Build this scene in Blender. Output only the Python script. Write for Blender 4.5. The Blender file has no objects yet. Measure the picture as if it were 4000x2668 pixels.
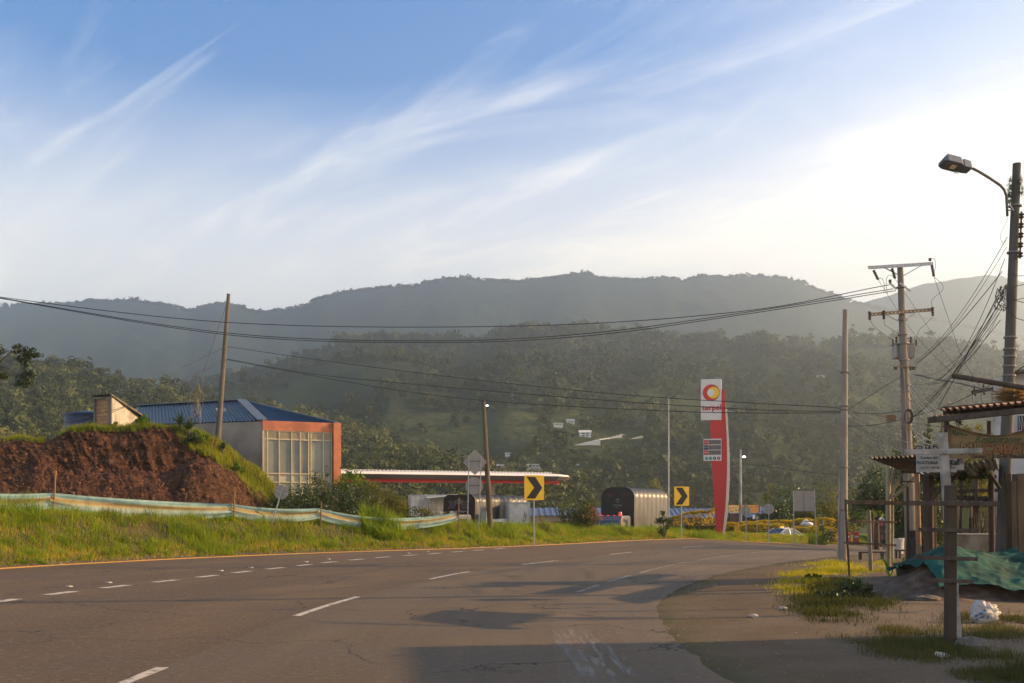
import bpy, math, random
import numpy as np
from math import radians, sin, cos, pi
from mathutils import Matrix, Vector, Euler
random.seed(7)
rng = np.random.default_rng(11)
scene = bpy.context.scene
COL = scene.collection
# ------------------------------------------------------------------ camera
F, CX, HY, EYE = 3889.0, 2000.0, 1995.0, 1.6      # focal (photo px), centre, horizon row, eye height
cam_data = bpy.data.cameras.new("camera")
cam = bpy.data.objects.new("camera", cam_data)
COL.objects.link(cam)
cam_data.sensor_width = 36.0
cam_data.lens = 35.0
cam_data.shift_y = (HY - 1334.0) / 4000.0
cam_data.clip_start = 0.1
cam_data.clip_end = 9000.0
cam.location = (0, 0, EYE)
cam.rotation_euler = (radians(90), 0, 0)
scene.camera = cam
# ------------------------------------------------------------------ sun, sky, exposure
SUN_EL, SUN_AZ = radians(21), radians(8)           # azimuth from +x towards +y
sdir = Vector((cos(SUN_EL) * cos(SUN_AZ), cos(SUN_EL) * sin(SUN_AZ), sin(SUN_EL)))
sd = bpy.data.lights.new("sun", 'SUN')
sd.energy = 5.0
sd.angle = radians(0.6)
sd.color = (1.0, 0.65, 0.31)
sun = bpy.data.objects.new("sun", sd)
COL.objects.link(sun)
sun.rotation_euler = sdir.to_track_quat('Z', 'Y').to_euler()
sun.location = (60, 10, 60)
world = bpy.data.worlds.new("World")
scene.world = world
world.use_nodes = True
nt = world.node_tree
nt.nodes.clear()
N, L = nt.nodes, nt.links
def nd(t, **kw):
 n = N.new(t)
 for k, v in kw.items():
  setattr(n, k, v)
 return n
def vmath(op, a, b=None, val=None):
 n = nd('ShaderNodeMath', operation=op)
 L.new(a, n.inputs[0])
 if b is not None: L.new(b, n.inputs[1])
 if val is not None: n.inputs[1].default_value = val
 return n.outputs[0]
sky = nd('ShaderNodeTexSky', sky_type='NISHITA')
sky.sun_disc = False
sky.sun_elevation = SUN_EL
sky.sun_rotation = radians(90) - SUN_AZ            # clockwise from +y
sky.altitude = 1700
sky.air_density = 1.0
sky.dust_density = 1.0
sky.ozone_density = 2.5
tc = nd('ShaderNodeTexCoord')
sep = nd('ShaderNodeSeparateXYZ')
L.new(tc.outputs['Generated'], sep.inputs[0])
zc = vmath('MAXIMUM', sep.outputs['Z'], val=0.0)
den = vmath('ADD', zc, val=0.16)
px_ = vmath('DIVIDE', sep.outputs['X'], den)
py_ = vmath('DIVIDE', sep.outputs['Y'], den)
comb = nd('ShaderNodeCombineXYZ')
L.new(px_, comb.inputs[0]); L.new(py_, comb.inputs[1])
def cloud(rot, scl, scale, detail, lo, hi, dist=0.6, loc=(0, 0, 0), rough=0.55):
 m0 = nd('ShaderNodeMapping')
 m0.inputs['Rotation'].default_value = (0, 0, radians(rot))
 L.new(comb.outputs[0], m0.inputs['Vector'])
 mp = nd('ShaderNodeMapping')
 mp.inputs['Scale'].default_value = scl
 mp.inputs['Location'].default_value = loc
 L.new(m0.outputs[0], mp.inputs['Vector'])
 nz = nd('ShaderNodeTexNoise')
 nz.inputs['Scale'].default_value = scale
 nz.inputs['Detail'].default_value = detail
 nz.inputs['Roughness'].default_value = rough
 nz.inputs['Distortion'].default_value = dist
 L.new(mp.outputs[0], nz.inputs['Vector'])
 mr = nd('ShaderNodeMapRange', interpolation_type='SMOOTHSTEP')
 mr.inputs['From Min'].default_value = lo
 mr.inputs['From Max'].default_value = hi
 L.new(nz.outputs['Fac'], mr.inputs['Value'])
 return mr.outputs[0]
c1 = cloud(30, (0.7, 1.5, 1), 1.25, 9, 0.38, 0.80, 0.9, (3.1, 0.4, 0), 0.6)
c2 = cloud(42, (0.5, 2.4, 1), 1.9, 10, 0.47, 0.80, 1.3, (0.7, 5.2, 0), 0.62)
c3 = cloud(20, (0.6, 1.0, 1), 0.55, 4, 0.38, 0.62, 0.3, (8.3, 1.2, 0))
cs = vmath('MULTIPLY', c1, c3)
cs = vmath('ADD', cs, vmath('MULTIPLY', c2, val=0.62))
veil = nd('ShaderNodeMapRange', interpolation_type='SMOOTHSTEP')
veil.inputs['From Min'].default_value = 0.44
veil.inputs['From Max'].default_value = 0.19
L.new(sep.outputs['Z'], veil.inputs['Value'])
vs = nd('ShaderNodeMapRange', interpolation_type='SMOOTHSTEP')
vs.inputs['From Min'].default_value = -0.15
vs.inputs['From Max'].default_value = 0.62
L.new(sep.outputs['X'], vs.inputs['Value'])
veil_s = vmath('MULTIPLY', veil.outputs[0], val=0.80)
vs_s = vmath('MULTIPLY', vs.outputs[0], val=0.34)
tot = vmath('ADD', vmath('MULTIPLY', cs, val=0.50), veil_s)
tot = vmath('ADD', tot, vs_s)
tot = vmath('MAXIMUM', vmath('SUBTRACT', tot, val=0.09), val=0.0)
tot = vmath('MINIMUM', vmath('MULTIPLY', tot, val=1.12), val=1.0)
mix = nd('ShaderNodeMix', data_type='RGBA')
L.new(tot, mix.inputs[0])
hsv = nd('ShaderNodeHueSaturation')
hsv.inputs['Saturation'].default_value = 1.25
hsv.inputs['Value'].default_value = 1.35
L.new(sky.outputs[0], hsv.inputs['Color'])
tint = nd('ShaderNodeVectorMath', operation='MULTIPLY')
tint.inputs[1].default_value = (0.08, 1.30, 1.60)
L.new(hsv.outputs[0], tint.inputs[0])
L.new(tint.outputs[0], mix.inputs[6])
mix.inputs[7].default_value = (15.6, 14.4, 12.6, 1)
CLOUDMIX = mix
bg = nd('ShaderNodeBackground')
bg.inputs['Strength'].default_value = 0.073
L.new(mix.outputs[2], bg.inputs['Color'])
wo = nd('ShaderNodeOutputWorld')
L.new(bg.outputs[0], wo.inputs['Surface'])
scene.view_settings.view_transform = 'Standard'
scene.view_settings.look = 'None'
scene.view_settings.gamma = 1.0
scene.view_settings.exposure = 0.76
try:
 scene.view_settings.use_curve_mapping = False
except Exception:
 pass
scene.cycles.max_bounces = 6
scene.cycles.transparent_max_bounces = 12
scene.cycles.volume_bounces = 1
scene.cycles.use_denoising = True
# ------------------------------------------------------------------ helpers
def P(px, py, d):
 """point that the photo shows at (px, py) at distance d along the view axis"""
 return Vector(((px - CX) / F * d, d, EYE - (py - HY) / F * d))
def tag(o, label=None, cat=None, group=None, kind=None):
 if label: o['label'] = label
 if cat: o['category'] = cat
 if group: o['group'] = group
 if kind: o['kind'] = kind
 return o
def thing(name, label, cat, loc=(0, 0, 0), rz=0.0, group=None, rot=None):
 o = bpy.data.objects.new(name, None)
 o.empty_display_size = 0.3
 COL.objects.link(o)
 o.location = loc
 o.rotation_euler = rot if rot else (0, 0, rz)
 return tag(o, label, cat, group)
def link_mesh(name, me, mat, parent=None, smooth=False):
 mats = mat if isinstance(mat, (list, tuple)) else [mat]
 for m in mats: me.materials.append(m)
 if smooth:
  me.polygons.foreach_set('use_smooth', [True] * len(me.polygons))
 o = bpy.data.objects.new(name, me)
 COL.objects.link(o)
 if parent is not None: o.parent = parent
 return o
class MB:
 def __init__(s): s.v, s.f, s.m = [], [], []
 def add(s, vs, fs, mi=0):
  b = len(s.v)
  s.v += [tuple(v) for v in vs]
  s.f += [tuple(b + i for i in f) for f in fs]
  s.m += [mi] * len(fs)
  return s
 def box(s, c, size, rz=0.0, mi=0, M=None, taper=1.0):
  hx, hy, hz = size[0] / 2, size[1] / 2, size[2] / 2
  vs = []
  for z in (-hz, hz):
   k = taper if z > 0 else 1.0
   for x, y in ((-hx, -hy), (hx, -hy), (hx, hy), (-hx, hy)):
    p = Vector((x * k, y * k, z))
    if M is not None: p = M @ p
    elif rz: p = Matrix.Rotation(rz, 3, 'Z') @ p
    vs.append(p + Vector(c))
  return s.add(vs, [(3, 2, 1, 0), (4, 5, 6, 7), (0, 1, 5, 4), (1, 2, 6, 5), (2, 3, 7, 6), (3, 0, 4, 7)], mi)
 def bar(s, a, b, w, h, mi=0, up=Vector((0, 0, 1))):
  a, b = Vector(a), Vector(b)
  d = (b - a)
  ln = d.length
  if ln < 1e-6: return s
  d.normalize()
  x = d.cross(up)
  if x.length < 1e-3: x = d.cross(Vector((0, 1, 0)))
  x.normalize(); u = x.cross(d)
  vs = []
  for p in (a, b):
   for i, j in ((-1, -1), (1, -1), (1, 1), (-1, 1)):
    vs.append(p + x * (w / 2 * i) + u * (h / 2 * j))
  return s.add(vs, [(0, 1, 2, 3), (7, 6, 5, 4), (0, 4, 5, 1), (1, 5, 6, 2), (2, 6, 7, 3), (3, 7, 4, 0)], mi)
 def tube(s, pts, r, n=8, mi=0, caps=True):
  pts = [Vector(p) for p in pts]
  rs = r if isinstance(r, (list, tuple)) else [r] * len(pts)
  vs, fs = [], []
  ref = None
  for i, p in enumerate(pts):
   d = (pts[min(i + 1, len(pts) - 1)] - pts[max(i - 1, 0)])
   if d.length < 1e-9: d = Vector((0, 0, 1))
   d.normalize()
   if ref is None:
    ref = Vector((1, 0, 0)) if abs(d.x) < 0.8 else Vector((0, 1, 0))
   x = (ref - d * ref.dot(d))
   if x.length < 1e-4: x = d.orthogonal()
   x.normalize(); ref = x
   y = d.cross(x)
   for k in range(n):
    a = 2 * pi * k / n
    vs.append(p + (x * cos(a) + y * sin(a)) * rs[i])
  for i in range(len(pts) - 1):
   for k in range(n):
    k2 = (k + 1) % n
    fs.append((i * n + k, i * n + k2, (i + 1) * n + k2, (i + 1) * n + k))
  if caps:
   fs.append(tuple(range(n - 1, -1, -1)))
   fs.append(tuple((len(pts) - 1) * n + k for k in range(n)))
  return s.add(vs, fs, mi)
 def prism(s, poly, t, M=None, mi=0):
  """poly = (x, z) outline facing -y, extruded from y=0 to y=t"""
  n = len(poly)
  vs = [Vector((x, 0, z)) for x, z in poly] + [Vector((x, t, z)) for x, z in poly]
  if M is not None: vs = [M @ v for v in vs]
  fs = [tuple(range(n)), tuple(range(2 * n - 1, n - 1, -1))]
  fs += [(i, i + n, (i + 1) % n + n, (i + 1) % n) for i in range(n)]
  return s.add(vs, fs, mi)
 def ball(s, c, r, n=10, m=7, mi=0, jit=0.0, rnd=None):
  c = Vector(c); r = Vector(r) if not isinstance(r, (int, float)) else Vector((r, r, r))
  vs, fs = [], []
  rnd = rnd or random
  for i in range(m + 1):
   th = pi * i / m
   for k in range(n):
    a = 2 * pi * k / n
    q = 1 + (rnd.uniform(-jit, jit) if 0 < i < m else 0)
    vs.append(c + Vector((r.x * sin(th) * cos(a) * q, r.y * sin(th) * sin(a) * q, r.z * cos(th) * q)))
  for i in range(m):
   for k in range(n):
    fs.append((i * n + k, (i + 1) * n + k, (i + 1) * n + (k + 1) % n, i * n + (k + 1) % n))
  return s.add(vs, fs, mi)
 def build(s, name, mat, parent=None, smooth=False, bevel=0.0):
  me = bpy.data.meshes.new(name)
  me.from_pydata(s.v, [], s.f)
  o = link_mesh(name, me, mat, parent, smooth)
  if isinstance(mat, (list, tuple)):
   me.polygons.foreach_set('material_index', s.m)
  me.update()
  if bevel:
   b = o.modifiers.new('bevel', 'BEVEL'); b.width = bevel; b.segments = 2; b.limit_method = 'ANGLE'
  return o
def np_mesh(name, V, Q, mat, parent=None, smooth=False, mi=None, attrs=None, uv=None):
 me = bpy.data.meshes.new(name)
 V = np.asarray(V, dtype=np.float32); Q = np.asarray(Q, dtype=np.int32)
 k = Q.shape[1]
 me.vertices.add(len(V)); me.vertices.foreach_set('co', V.ravel())
 me.loops.add(Q.size); me.loops.foreach_set('vertex_index', Q.ravel())
 me.polygons.add(len(Q))
 me.polygons.foreach_set('loop_start', np.arange(0, Q.size, k, dtype=np.int32))
 me.polygons.foreach_set('loop_total', np.full(len(Q), k, dtype=np.int32))
 me.update(calc_edges=True)
 if attrs:
  for a, vals in attrs.items():
   at = me.attributes.new(a, 'FLOAT', 'POINT')
   at.data.foreach_set('value', np.asarray(vals, dtype=np.float32).ravel())
 if uv is not None:
  lay = me.uv_layers.new(name='UVMap')
  lay.data.foreach_set('uv', np.asarray(uv, dtype=np.float32)[Q.ravel()].ravel())
 o = link_mesh(name, me, mat, parent, smooth)
 if mi is not None: me.polygons.foreach_set('material_index', np.asarray(mi, dtype=np.int32))
 return o
def grid_quads(m, n):
 i = np.arange(m - 1)[:, None] * n + np.arange(n - 1)[None, :]
 return np.stack([i, i + 1, i + n + 1, i + n], -1).reshape(-1, 4)
def hash2(ix, iy, seed):
 h = np.sin(ix * 127.1 + iy * 311.7 + seed * 74.7) * 43758.5453
 return h - np.floor(h)
def vnoise(x, y, seed=0):
 ix, iy = np.floor(x), np.floor(y)
 fx, fy = x - ix, y - iy
 fx = fx * fx * (3 - 2 * fx); fy = fy * fy * (3 - 2 * fy)
 a = hash2(ix, iy, seed); b = hash2(ix + 1, iy, seed)
 c = hash2(ix, iy + 1, seed); d = hash2(ix + 1, iy + 1, seed)
 return (a * (1 - fx) + b * fx) * (1 - fy) + (c * (1 - fx) + d * fx) * fy * 1.0
def fbm(x, y, seed=0, oct=5, gain=0.5):
 s, a, t = 0, 1.0, 0
 for o in range(oct):
  s = s + a * vnoise(x * 2 ** o, y * 2 ** o, seed + o * 13); t += a; a *= gain
 return s / t - 0.5
def smooth(a, b, x):
 t = np.clip((x - a) / (b - a), 0, 1)
 return t * t * (3 - 2 * t)
# ------------------------------------------------------------------ materials
MATS = {}
def mat(name, col, rough=0.8, metal=0.0, var=0.15, nscale=4.0, bump=0.0, bscale=30.0, col2=None, c2scale=1.0,
  c2lo=0.45, c2hi=0.6, spec=0.3, emit=None, estr=0.0, coat=0.0, stretch=None, alpha=1.0, trans=0.0):
 if name in MATS: return MATS[name]
 m = bpy.data.materials.new(name)
 m.use_nodes = True
 t = m.node_tree; b = t.nodes['Principled BSDF']
 tcn = t.nodes.new('ShaderNodeTexCoord')
 src = tcn.outputs['Object']
 if stretch:
  mp = t.nodes.new('ShaderNodeMapping'); mp.inputs['Scale'].default_value = stretch
  t.links.new(src, mp.inputs[0]); src = mp.outputs[0]
 n1 = t.nodes.new('ShaderNodeTexNoise'); n1.inputs['Scale'].default_value = nscale; n1.inputs['Detail'].default_value = 6
 t.links.new(src, n1.inputs['Vector'])
 mr = t.nodes.new('ShaderNodeMapRange'); mr.inputs['From Min'].default_value = 0.3; mr.inputs['From Max'].default_value = 0.7
 mr.inputs['To Min'].default_value = 1 - var; mr.inputs['To Max'].default_value = 1 + var
 t.links.new(n1.outputs['Fac'], mr.inputs['Value'])
 base = None
 if col2 is not None:
  n2 = t.nodes.new('ShaderNodeTexNoise'); n2.inputs['Scale'].default_value = c2scale; n2.inputs['Detail'].default_value = 8
  t.links.new(src, n2.inputs['Vector'])
  r2 = t.nodes.new('ShaderNodeMapRange'); r2.inputs['From Min'].default_value = c2lo; r2.inputs['From Max'].default_value = c2hi
  t.links.new(n2.outputs['Fac'], r2.inputs['Value'])
  mx = t.nodes.new('ShaderNodeMix'); mx.data_type = 'RGBA'
  mx.inputs[6].default_value = (*col, 1); mx.inputs[7].default_value = (*col2, 1)
  t.links.new(r2.outputs[0], mx.inputs[0]); base = mx.outputs[2]
 h = t.nodes.new('ShaderNodeVectorMath'); h.operation = 'SCALE'
 if base is not None: t.links.new(base, h.inputs[0])
 else: h.inputs[0].default_value = col
 t.links.new(mr.outputs[0], h.inputs['Scale'])
 t.links.new(h.outputs[0], b.inputs['Base Color'])
 b.inputs['Roughness'].default_value = rough
 b.inputs['Metallic'].default_value = metal
 b.inputs['Specular IOR Level'].default_value = spec
 b.inputs['Coat Weight'].default_value = coat
 if trans: b.inputs['Transmission Weight'].default_value = trans
 if emit:
  b.inputs['Emission Color'].default_value = (*emit, 1); b.inputs['Emission Strength'].default_value = estr
 if bump:
  n3 = t.nodes.new('ShaderNodeTexNoise'); n3.inputs['Scale'].default_value = bscale; n3.inputs['Detail'].default_value = 5
  t.links.new(src, n3.inputs['Vector'])
  bp = t.nodes.new('ShaderNodeBump'); bp.inputs['Strength'].default_value = min(1, bump); bp.inputs['Distance'].default_value = 0.02 * max(1, bump)
  t.links.new(n3.outputs['Fac'], bp.inputs['Height']); t.links.new(bp.outputs[0], b.inputs['Normal'])
 MATS[name] = m
 return m
def leafmat(name, cols, transl=0.45, rough=0.6, spec=0.12, nscale=0.6):
 """foliage: per-leaf random colour plus slow patches, partly translucent"""
 if name in MATS: return MATS[name]
 m = bpy.data.materials.new(name); m.use_nodes = True
 t = m.node_tree; b = t.nodes['Principled BSDF']
 g = t.nodes.new('ShaderNodeNewGeometry')
 cr = t.nodes.new('ShaderNodeValToRGB')
 cr.color_ramp.interpolation = 'LINEAR'
 while len(cr.color_ramp.elements) < len(cols): cr.color_ramp.elements.new(0.5)
 for i, c in enumerate(cols):
  cr.color_ramp.elements[i].position = i / max(1, len(cols) - 1)
  cr.color_ramp.elements[i].color = (*c, 1)
 nz = t.nodes.new('ShaderNodeTexNoise'); nz.inputs['Scale'].default_value = nscale; nz.inputs['Detail'].default_value = 4
 tcn = t.nodes.new('ShaderNodeTexCoord'); t.links.new(tcn.outputs['Object'], nz.inputs['Vector'])
 ad = t.nodes.new('ShaderNodeMath'); ad.operation = 'MULTIPLY_ADD'
 t.links.new(g.outputs['Random Per Island'], ad.inputs[0]); ad.inputs[1].default_value = 0.55
 mr = t.nodes.new('ShaderNodeMapRange'); mr.inputs['From Min'].default_value = 0.35; mr.inputs['From Max'].default_value = 0.65
 mr.inputs['To Min'].default_value = 0.0; mr.inputs['To Max'].default_value = 0.5
 t.links.new(nz.outputs['Fac'], mr.inputs['Value']); t.links.new(mr.outputs[0], ad.inputs[2])
 t.links.new(ad.outputs[0], cr.inputs[0])
 t.links.new(cr.outputs[0], b.inputs['Base Color'])
 b.inputs['Roughness'].default_value = rough; b.inputs['Specular IOR Level'].default_value = spec
 tr = t.nodes.new('ShaderNodeBsdfTranslucent')
 t.links.new(cr.outputs[0], tr.inputs['Color'])
 ms = t.nodes.new('ShaderNodeMixShader'); ms.inputs[0].default_value = transl
 t.links.new(b.outputs[0], ms.inputs[1]); t.links.new(tr.outputs[0], ms.inputs[2])
 t.links.new(ms.outputs[0], t.nodes['Material Output'].inputs['Surface'])
 MATS[name] = m
 return m
M_CONC = mat('concrete_pole', (0.34, 0.31, 0.27), 0.9, var=0.2, nscale=3, bump=0.3, bscale=25, col2=(0.2, 0.18, 0.15), c2scale=2.5, stretch=(1, 1, 0.3))
M_CONC_D = mat('dark_concrete', (0.13, 0.12, 0.10), 0.9, var=0.25, nscale=3, bump=0.3, bscale=25, stretch=(1, 1, 0.3))
M_WOOD = mat('weathered_wood', (0.17, 0.11, 0.065), 0.85, var=0.35, nscale=9, bump=0.4, bscale=18, stretch=(1, 1, 0.15))
M_WOOD_D = mat('dark_wood', (0.075, 0.052, 0.036), 0.85, var=0.35, nscale=9, bump=0.4, bscale=18, stretch=(1, 1, 0.15))
M_BAMBOO = mat('bamboo', (0.36, 0.29, 0.17), 0.6, var=0.25, nscale=6, bump=0.15, bscale=14, col2=(0.2, 0.15, 0.08), c2scale=3, stretch=(1, 1, 0.25))
M_WIRE = mat('black_cable', (0.03, 0.027, 0.025), 0.55, var=0.1)
M_WIRE_B = mat('bare_cable', (0.45, 0.4, 0.34), 0.3, metal=0.8, var=0.1)
M_STEEL = mat('galvanised_steel', (0.36, 0.35, 0.33), 0.5, metal=0.5, var=0.15, nscale=6)
M_SIGNBACK = mat('sign_back', (0.30, 0.26, 0.22), 0.7, metal=0.1, var=0.1, nscale=3)
M_BLACK = mat('black_paint', (0.018, 0.018, 0.018), 0.5, var=0.1)
M_WHITE = mat('white_paint', (0.68, 0.66, 0.62), 0.6, var=0.12, nscale=2, col2=(0.5, 0.47, 0.41), c2scale=3)
M_RED = mat('red_paint', (0.55, 0.035, 0.025), 0.5, var=0.1)
M_GLASS = mat('dark_glass', (0.03, 0.035, 0.04), 0.08, var=0.05, spec=0.8)
M_CERAMIC = mat('insulator', (0.07, 0.04, 0.03), 0.3, var=0.1, spec=0.6)
def text(body, size, loc, mt, parent, name='lettering', rot=(pi / 2, 0, 0), extrude=0.004, align='CENTER', shear=0.0, bold=0.0, spacing=1.0, sx=1.0):
 c = bpy.data.curves.new('txt', 'FONT')
 c.body = body; c.size = size; c.extrude = extrude; c.align_x = align; c.align_y = 'CENTER'
 c.shear = shear; c.offset = bold; c.space_character = spacing; c.resolution_u = 3
 t = bpy.data.objects.new('txt', c)
 me = bpy.data.meshes.new_from_object(t)
 bpy.data.objects.remove(t); bpy.data.curves.remove(c)
 me.name = name
 o = link_mesh(name, me, mt, parent)
 o.location = loc; o.rotation_euler = rot; o.scale = (sx, 1, 1)
 return o
# ------------------------------------------------------------------ road lines (plan view, metres)
def spline(pts, n):
 """Catmull-Rom through pts, resampled to n points evenly by length"""
 pts = np.asarray(pts, float)
 p = np.vstack([2 * pts[0] - pts[1], pts, 2 * pts[-1] - pts[-2]])
 out = []
 for i in range(1, len(p) - 2):
  t = np.linspace(0, 1, 24, endpoint=False)[:, None]
  a, b, c, d = p[i - 1], p[i], p[i + 1], p[i + 2]
  out.append(0.5 * ((2 * b) + (-a + c) * t + (2 * a - 5 * b + 4 * c - d) * t ** 2 + (-a + 3 * b - 3 * c + d) * t ** 3))
 out = np.vstack(out + [pts[-1:]])
 s = np.r_[0, np.cumsum(np.linalg.norm(np.diff(out, axis=0), axis=1))]
 q = np.linspace(0, s[-1], n)
 return np.stack([np.interp(q, s, out[:, k]) for k in range(out.shape[1])], 1)
O_pts = [(-20.5, -25), (-19.8, -5), (-18.6, 8), (-16.8, 18.5), (-14.3, 27.3), (-12.6, 30.9), (-10.4, 34.3), (-7.2, 38), (-3.2, 41.5), (0.1, 44.8),
   (3.0, 48.6), (6.6, 53.6), (10.6, 57.8), (15, 62.5), (21.6, 70), (28.8, 80), (37, 93), (46, 110)]
I_pts = [(3.0, -25), (2.35, -5), (2.15, 4), (2.05, 9.2), (2.1, 13.2), (2.55, 17.2), (4.2, 22.5), (6.9, 28.2), (11.2, 34.6), (15.5, 40.0),
   (22, 48.5), (29, 58), (37, 70), (46, 84), (55, 101)]
W_pts = [(1.4, -25), (0.6, -5), (0.45, 6), (0.5, 12), (0.8, 16.9), (1.57, 20.5), (3.87, 27.2), (5.5, 31.1), (8.4, 36.6), (11.6, 41.5), (18, 50), (26, 60.5), (34.5, 73), (43, 88), (52, 105)]
L_pts = [(-3.6, -25), (-3.75, -5), (-3.7, 4), (-3.6, 9.2), (-3.3, 14.8), (-2.86, 18.5), (-1.93, 23.1), (-1.16, 26), (0.4, 29.8), (1.6, 32.2), (4.2, 37.6), (7.2, 43), (9.6, 46.4),
   (15.5, 54.5), (23, 64.5), (31.5, 77), (40, 92), (49, 108)]
O_l, I_l, W_l, L_l = [spline(p, 320) for p in (O_pts, I_pts, W_pts, L_pts)]
def line_dist(x, y, line):
 """signed distance (+ = to the left of travel direction) and arc parameter index"""
 x = np.asarray(x, float); y = np.asarray(y, float)
 sh = x.shape
 x = x.ravel(); y = y.ravel()
 best = np.full(len(x), 1e18); idx = np.zeros(len(x), int); sg = np.ones(len(x)); fr = np.zeros(len(x))
 A = line[:-1]; B = line[1:]
 for c in range(0, len(x), 20000):
  X = x[c:c + 20000, None]; Y = y[c:c + 20000, None]
  d = B - A
  t = ((X - A[:, 0]) * d[:, 0] + (Y - A[:, 1]) * d[:, 1]) / (d ** 2).sum(1)
  t = np.clip(t, 0, 1)
  qx = X - (A[:, 0] + t * d[:, 0]); qy = Y - (A[:, 1] + t * d[:, 1])
  D = qx ** 2 + qy ** 2
  k = D.argmin(1); r = np.arange(len(k))
  best[c:c + 20000] = D[r, k]; idx[c:c + 20000] = k; fr[c:c + 20000] = t[r, k]
  sg[c:c + 20000] = np.sign(d[k, 0] * qy[r, k] - d[k, 1] * qx[r, k])
 return (np.sqrt(best) * np.where(sg == 0, 1, sg)).reshape(sh), (idx + fr).reshape(sh)
def zroad(x, y):
 x = np.asarray(x, float); y = np.asarray(y, float)
 return -0.06 * np.clip(x - 9.0, 0, 60) * smooth(30, 58, y) * smooth(9, 14, x) * 1.0
_cy = np.array([-30, 10, 27, 31, 34.5, 38, 42, 45, 48.6, 54, 58, 62.5, 70, 80, 95, 110])
_cz = np.array([1.7, 1.7, 1.62, 1.5, 1.35, 1.22, 1.05, 0.85, 0.72, 0.52, 0.40, 0.10, -0.28, -0.62, -1.0, -1.5])
_cw = np.array([4.6, 4.6, 4.8, 4.8, 4.6, 4.4, 4.0, 3.6, 3.4, 3.4, 3.2, 3.0, 2.6, 2.6, 2.6, 2.6])
def H(x, y, full=False):
 x = np.asarray(x, float); y = np.asarray(y, float)
 u, k = line_dist(x, y, O_l)
 ky = np.interp(k, np.arange(320), O_l[:, 1]); kx = np.interp(k, np.arange(320), O_l[:, 0])
 zr = zroad(x, y)
 zr_e = zroad(kx, ky)
 cz = np.interp(ky, _cy, _cz); cw = np.interp(ky, _cy, _cw)
 back = np.where(x < -6, np.interp(x, [-60, -14, -6], [0.6, 0.3, -0.9]), np.interp(x, [-6, 10, 40, 80], [-0.9, -1.1, -1.5, -2.2]))
 back = back * smooth(20, 45, y) + (1 - smooth(20, 45, y)) * 1.0
 back = np.where(y > 130, back - (np.clip(y, 0, 500) - 130) * 0.05, back)
 up = zr_e + (cz - zr_e) * smooth(0.55, 1.0, u / cw)* 0.55 + (cz - zr_e) * 0.45 * np.clip((u - 0.7) / (cw - 0.7), 0, 1)
 dn = cz + (back - cz) * smooth(cw + 1.2, cw + 6.5, u)
 out = np.where(u < cw, up, dn) + fbm(x * 0.8, y * 0.8, 3) * 0.22 * smooth(0.5, 2, u) * (1 - smooth(8, 14, u) * 0.7)
 ui, ki = line_dist(x, y, I_l)
 yard = zr + fbm(x * 0.5, y * 0.5, 9) * 0.10 * smooth(1.0, 5, -ui) + fbm(x * 2.5, y * 2.5, 5) * 0.05 * smooth(1.0, 3, -ui)
 yard = yard - 0.008 + 0.05 * smooth(0, 4, -ui)
 yard = yard - smooth(60, 160, x + 0.0 * y) * 2
 z = np.where(u > 0, out, np.where(ui < 0, yard, zr - 0.03))
 z = np.where((u <= 0) & (ui >= 0), zr - 0.012 - 0.045 * smooth(0.3, 1.2, ui), z)
 z = z - 0.05 * smooth(-0.6, -0.2, u) * (1 - smooth(0.2, 0.6, u))
 far = smooth(150, 230, np.hypot(x, y))
 z = z * (1 - far) + (-7.0) * far
 if full: return z, u, ui, ky
 return z
def h1(x, y): return float(H(np.array([x]), np.array([y]))[0])
def G(px, py):
 """ground point seen at (px, py)"""
 d = F * EYE / max(py - HY, 8)
 for _ in range(12):
  x = (px - CX) / F * d
  z = h1(x, d)
  nd_ = F * (EYE - z) / max(py - HY, 8)
  d = 0.5 * d + 0.5 * nd_
 x = (px - CX) / F * d
 return Vector((x, d, h1(x, d)))
def GD(px, d):
 x = (px - CX) / F * d
 return Vector((x, d, h1(x, d)))
def axis(segs):
 out = []
 for a, b, st in segs:
  out.append(np.arange(a, b, st))
 return np.concatenate(out)
gx = axis([(-2700, -300, 150), (-300, -60, 20), (-60, -30, 2), (-30, 34, 0.4), (34, 70, 2), (70, 300, 20), (300, 2401, 150)])
gy = axis([(-300, -40, 20), (-40, 4, 2), (4, 84, 0.4), (84, 140, 2), (140, 300, 20), (300, 2701, 150)])
GX, GY = np.meshgrid(gx, gy)
GZ, GU, GUI, GKY = H(GX, GY, True)
a_dirt = np.clip(smooth(0.2, -0.6, GUI) * (GU < 0) + (1 - smooth(0.5, 1.5, GU)) * (GU > -1), 0, 1)
a_pave = smooth(9, 10.5, GU) * (GX > -8) * (GX < 60) * (GY < 120) * 1.0
a_grass = np.zeros_like(GX)
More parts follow.
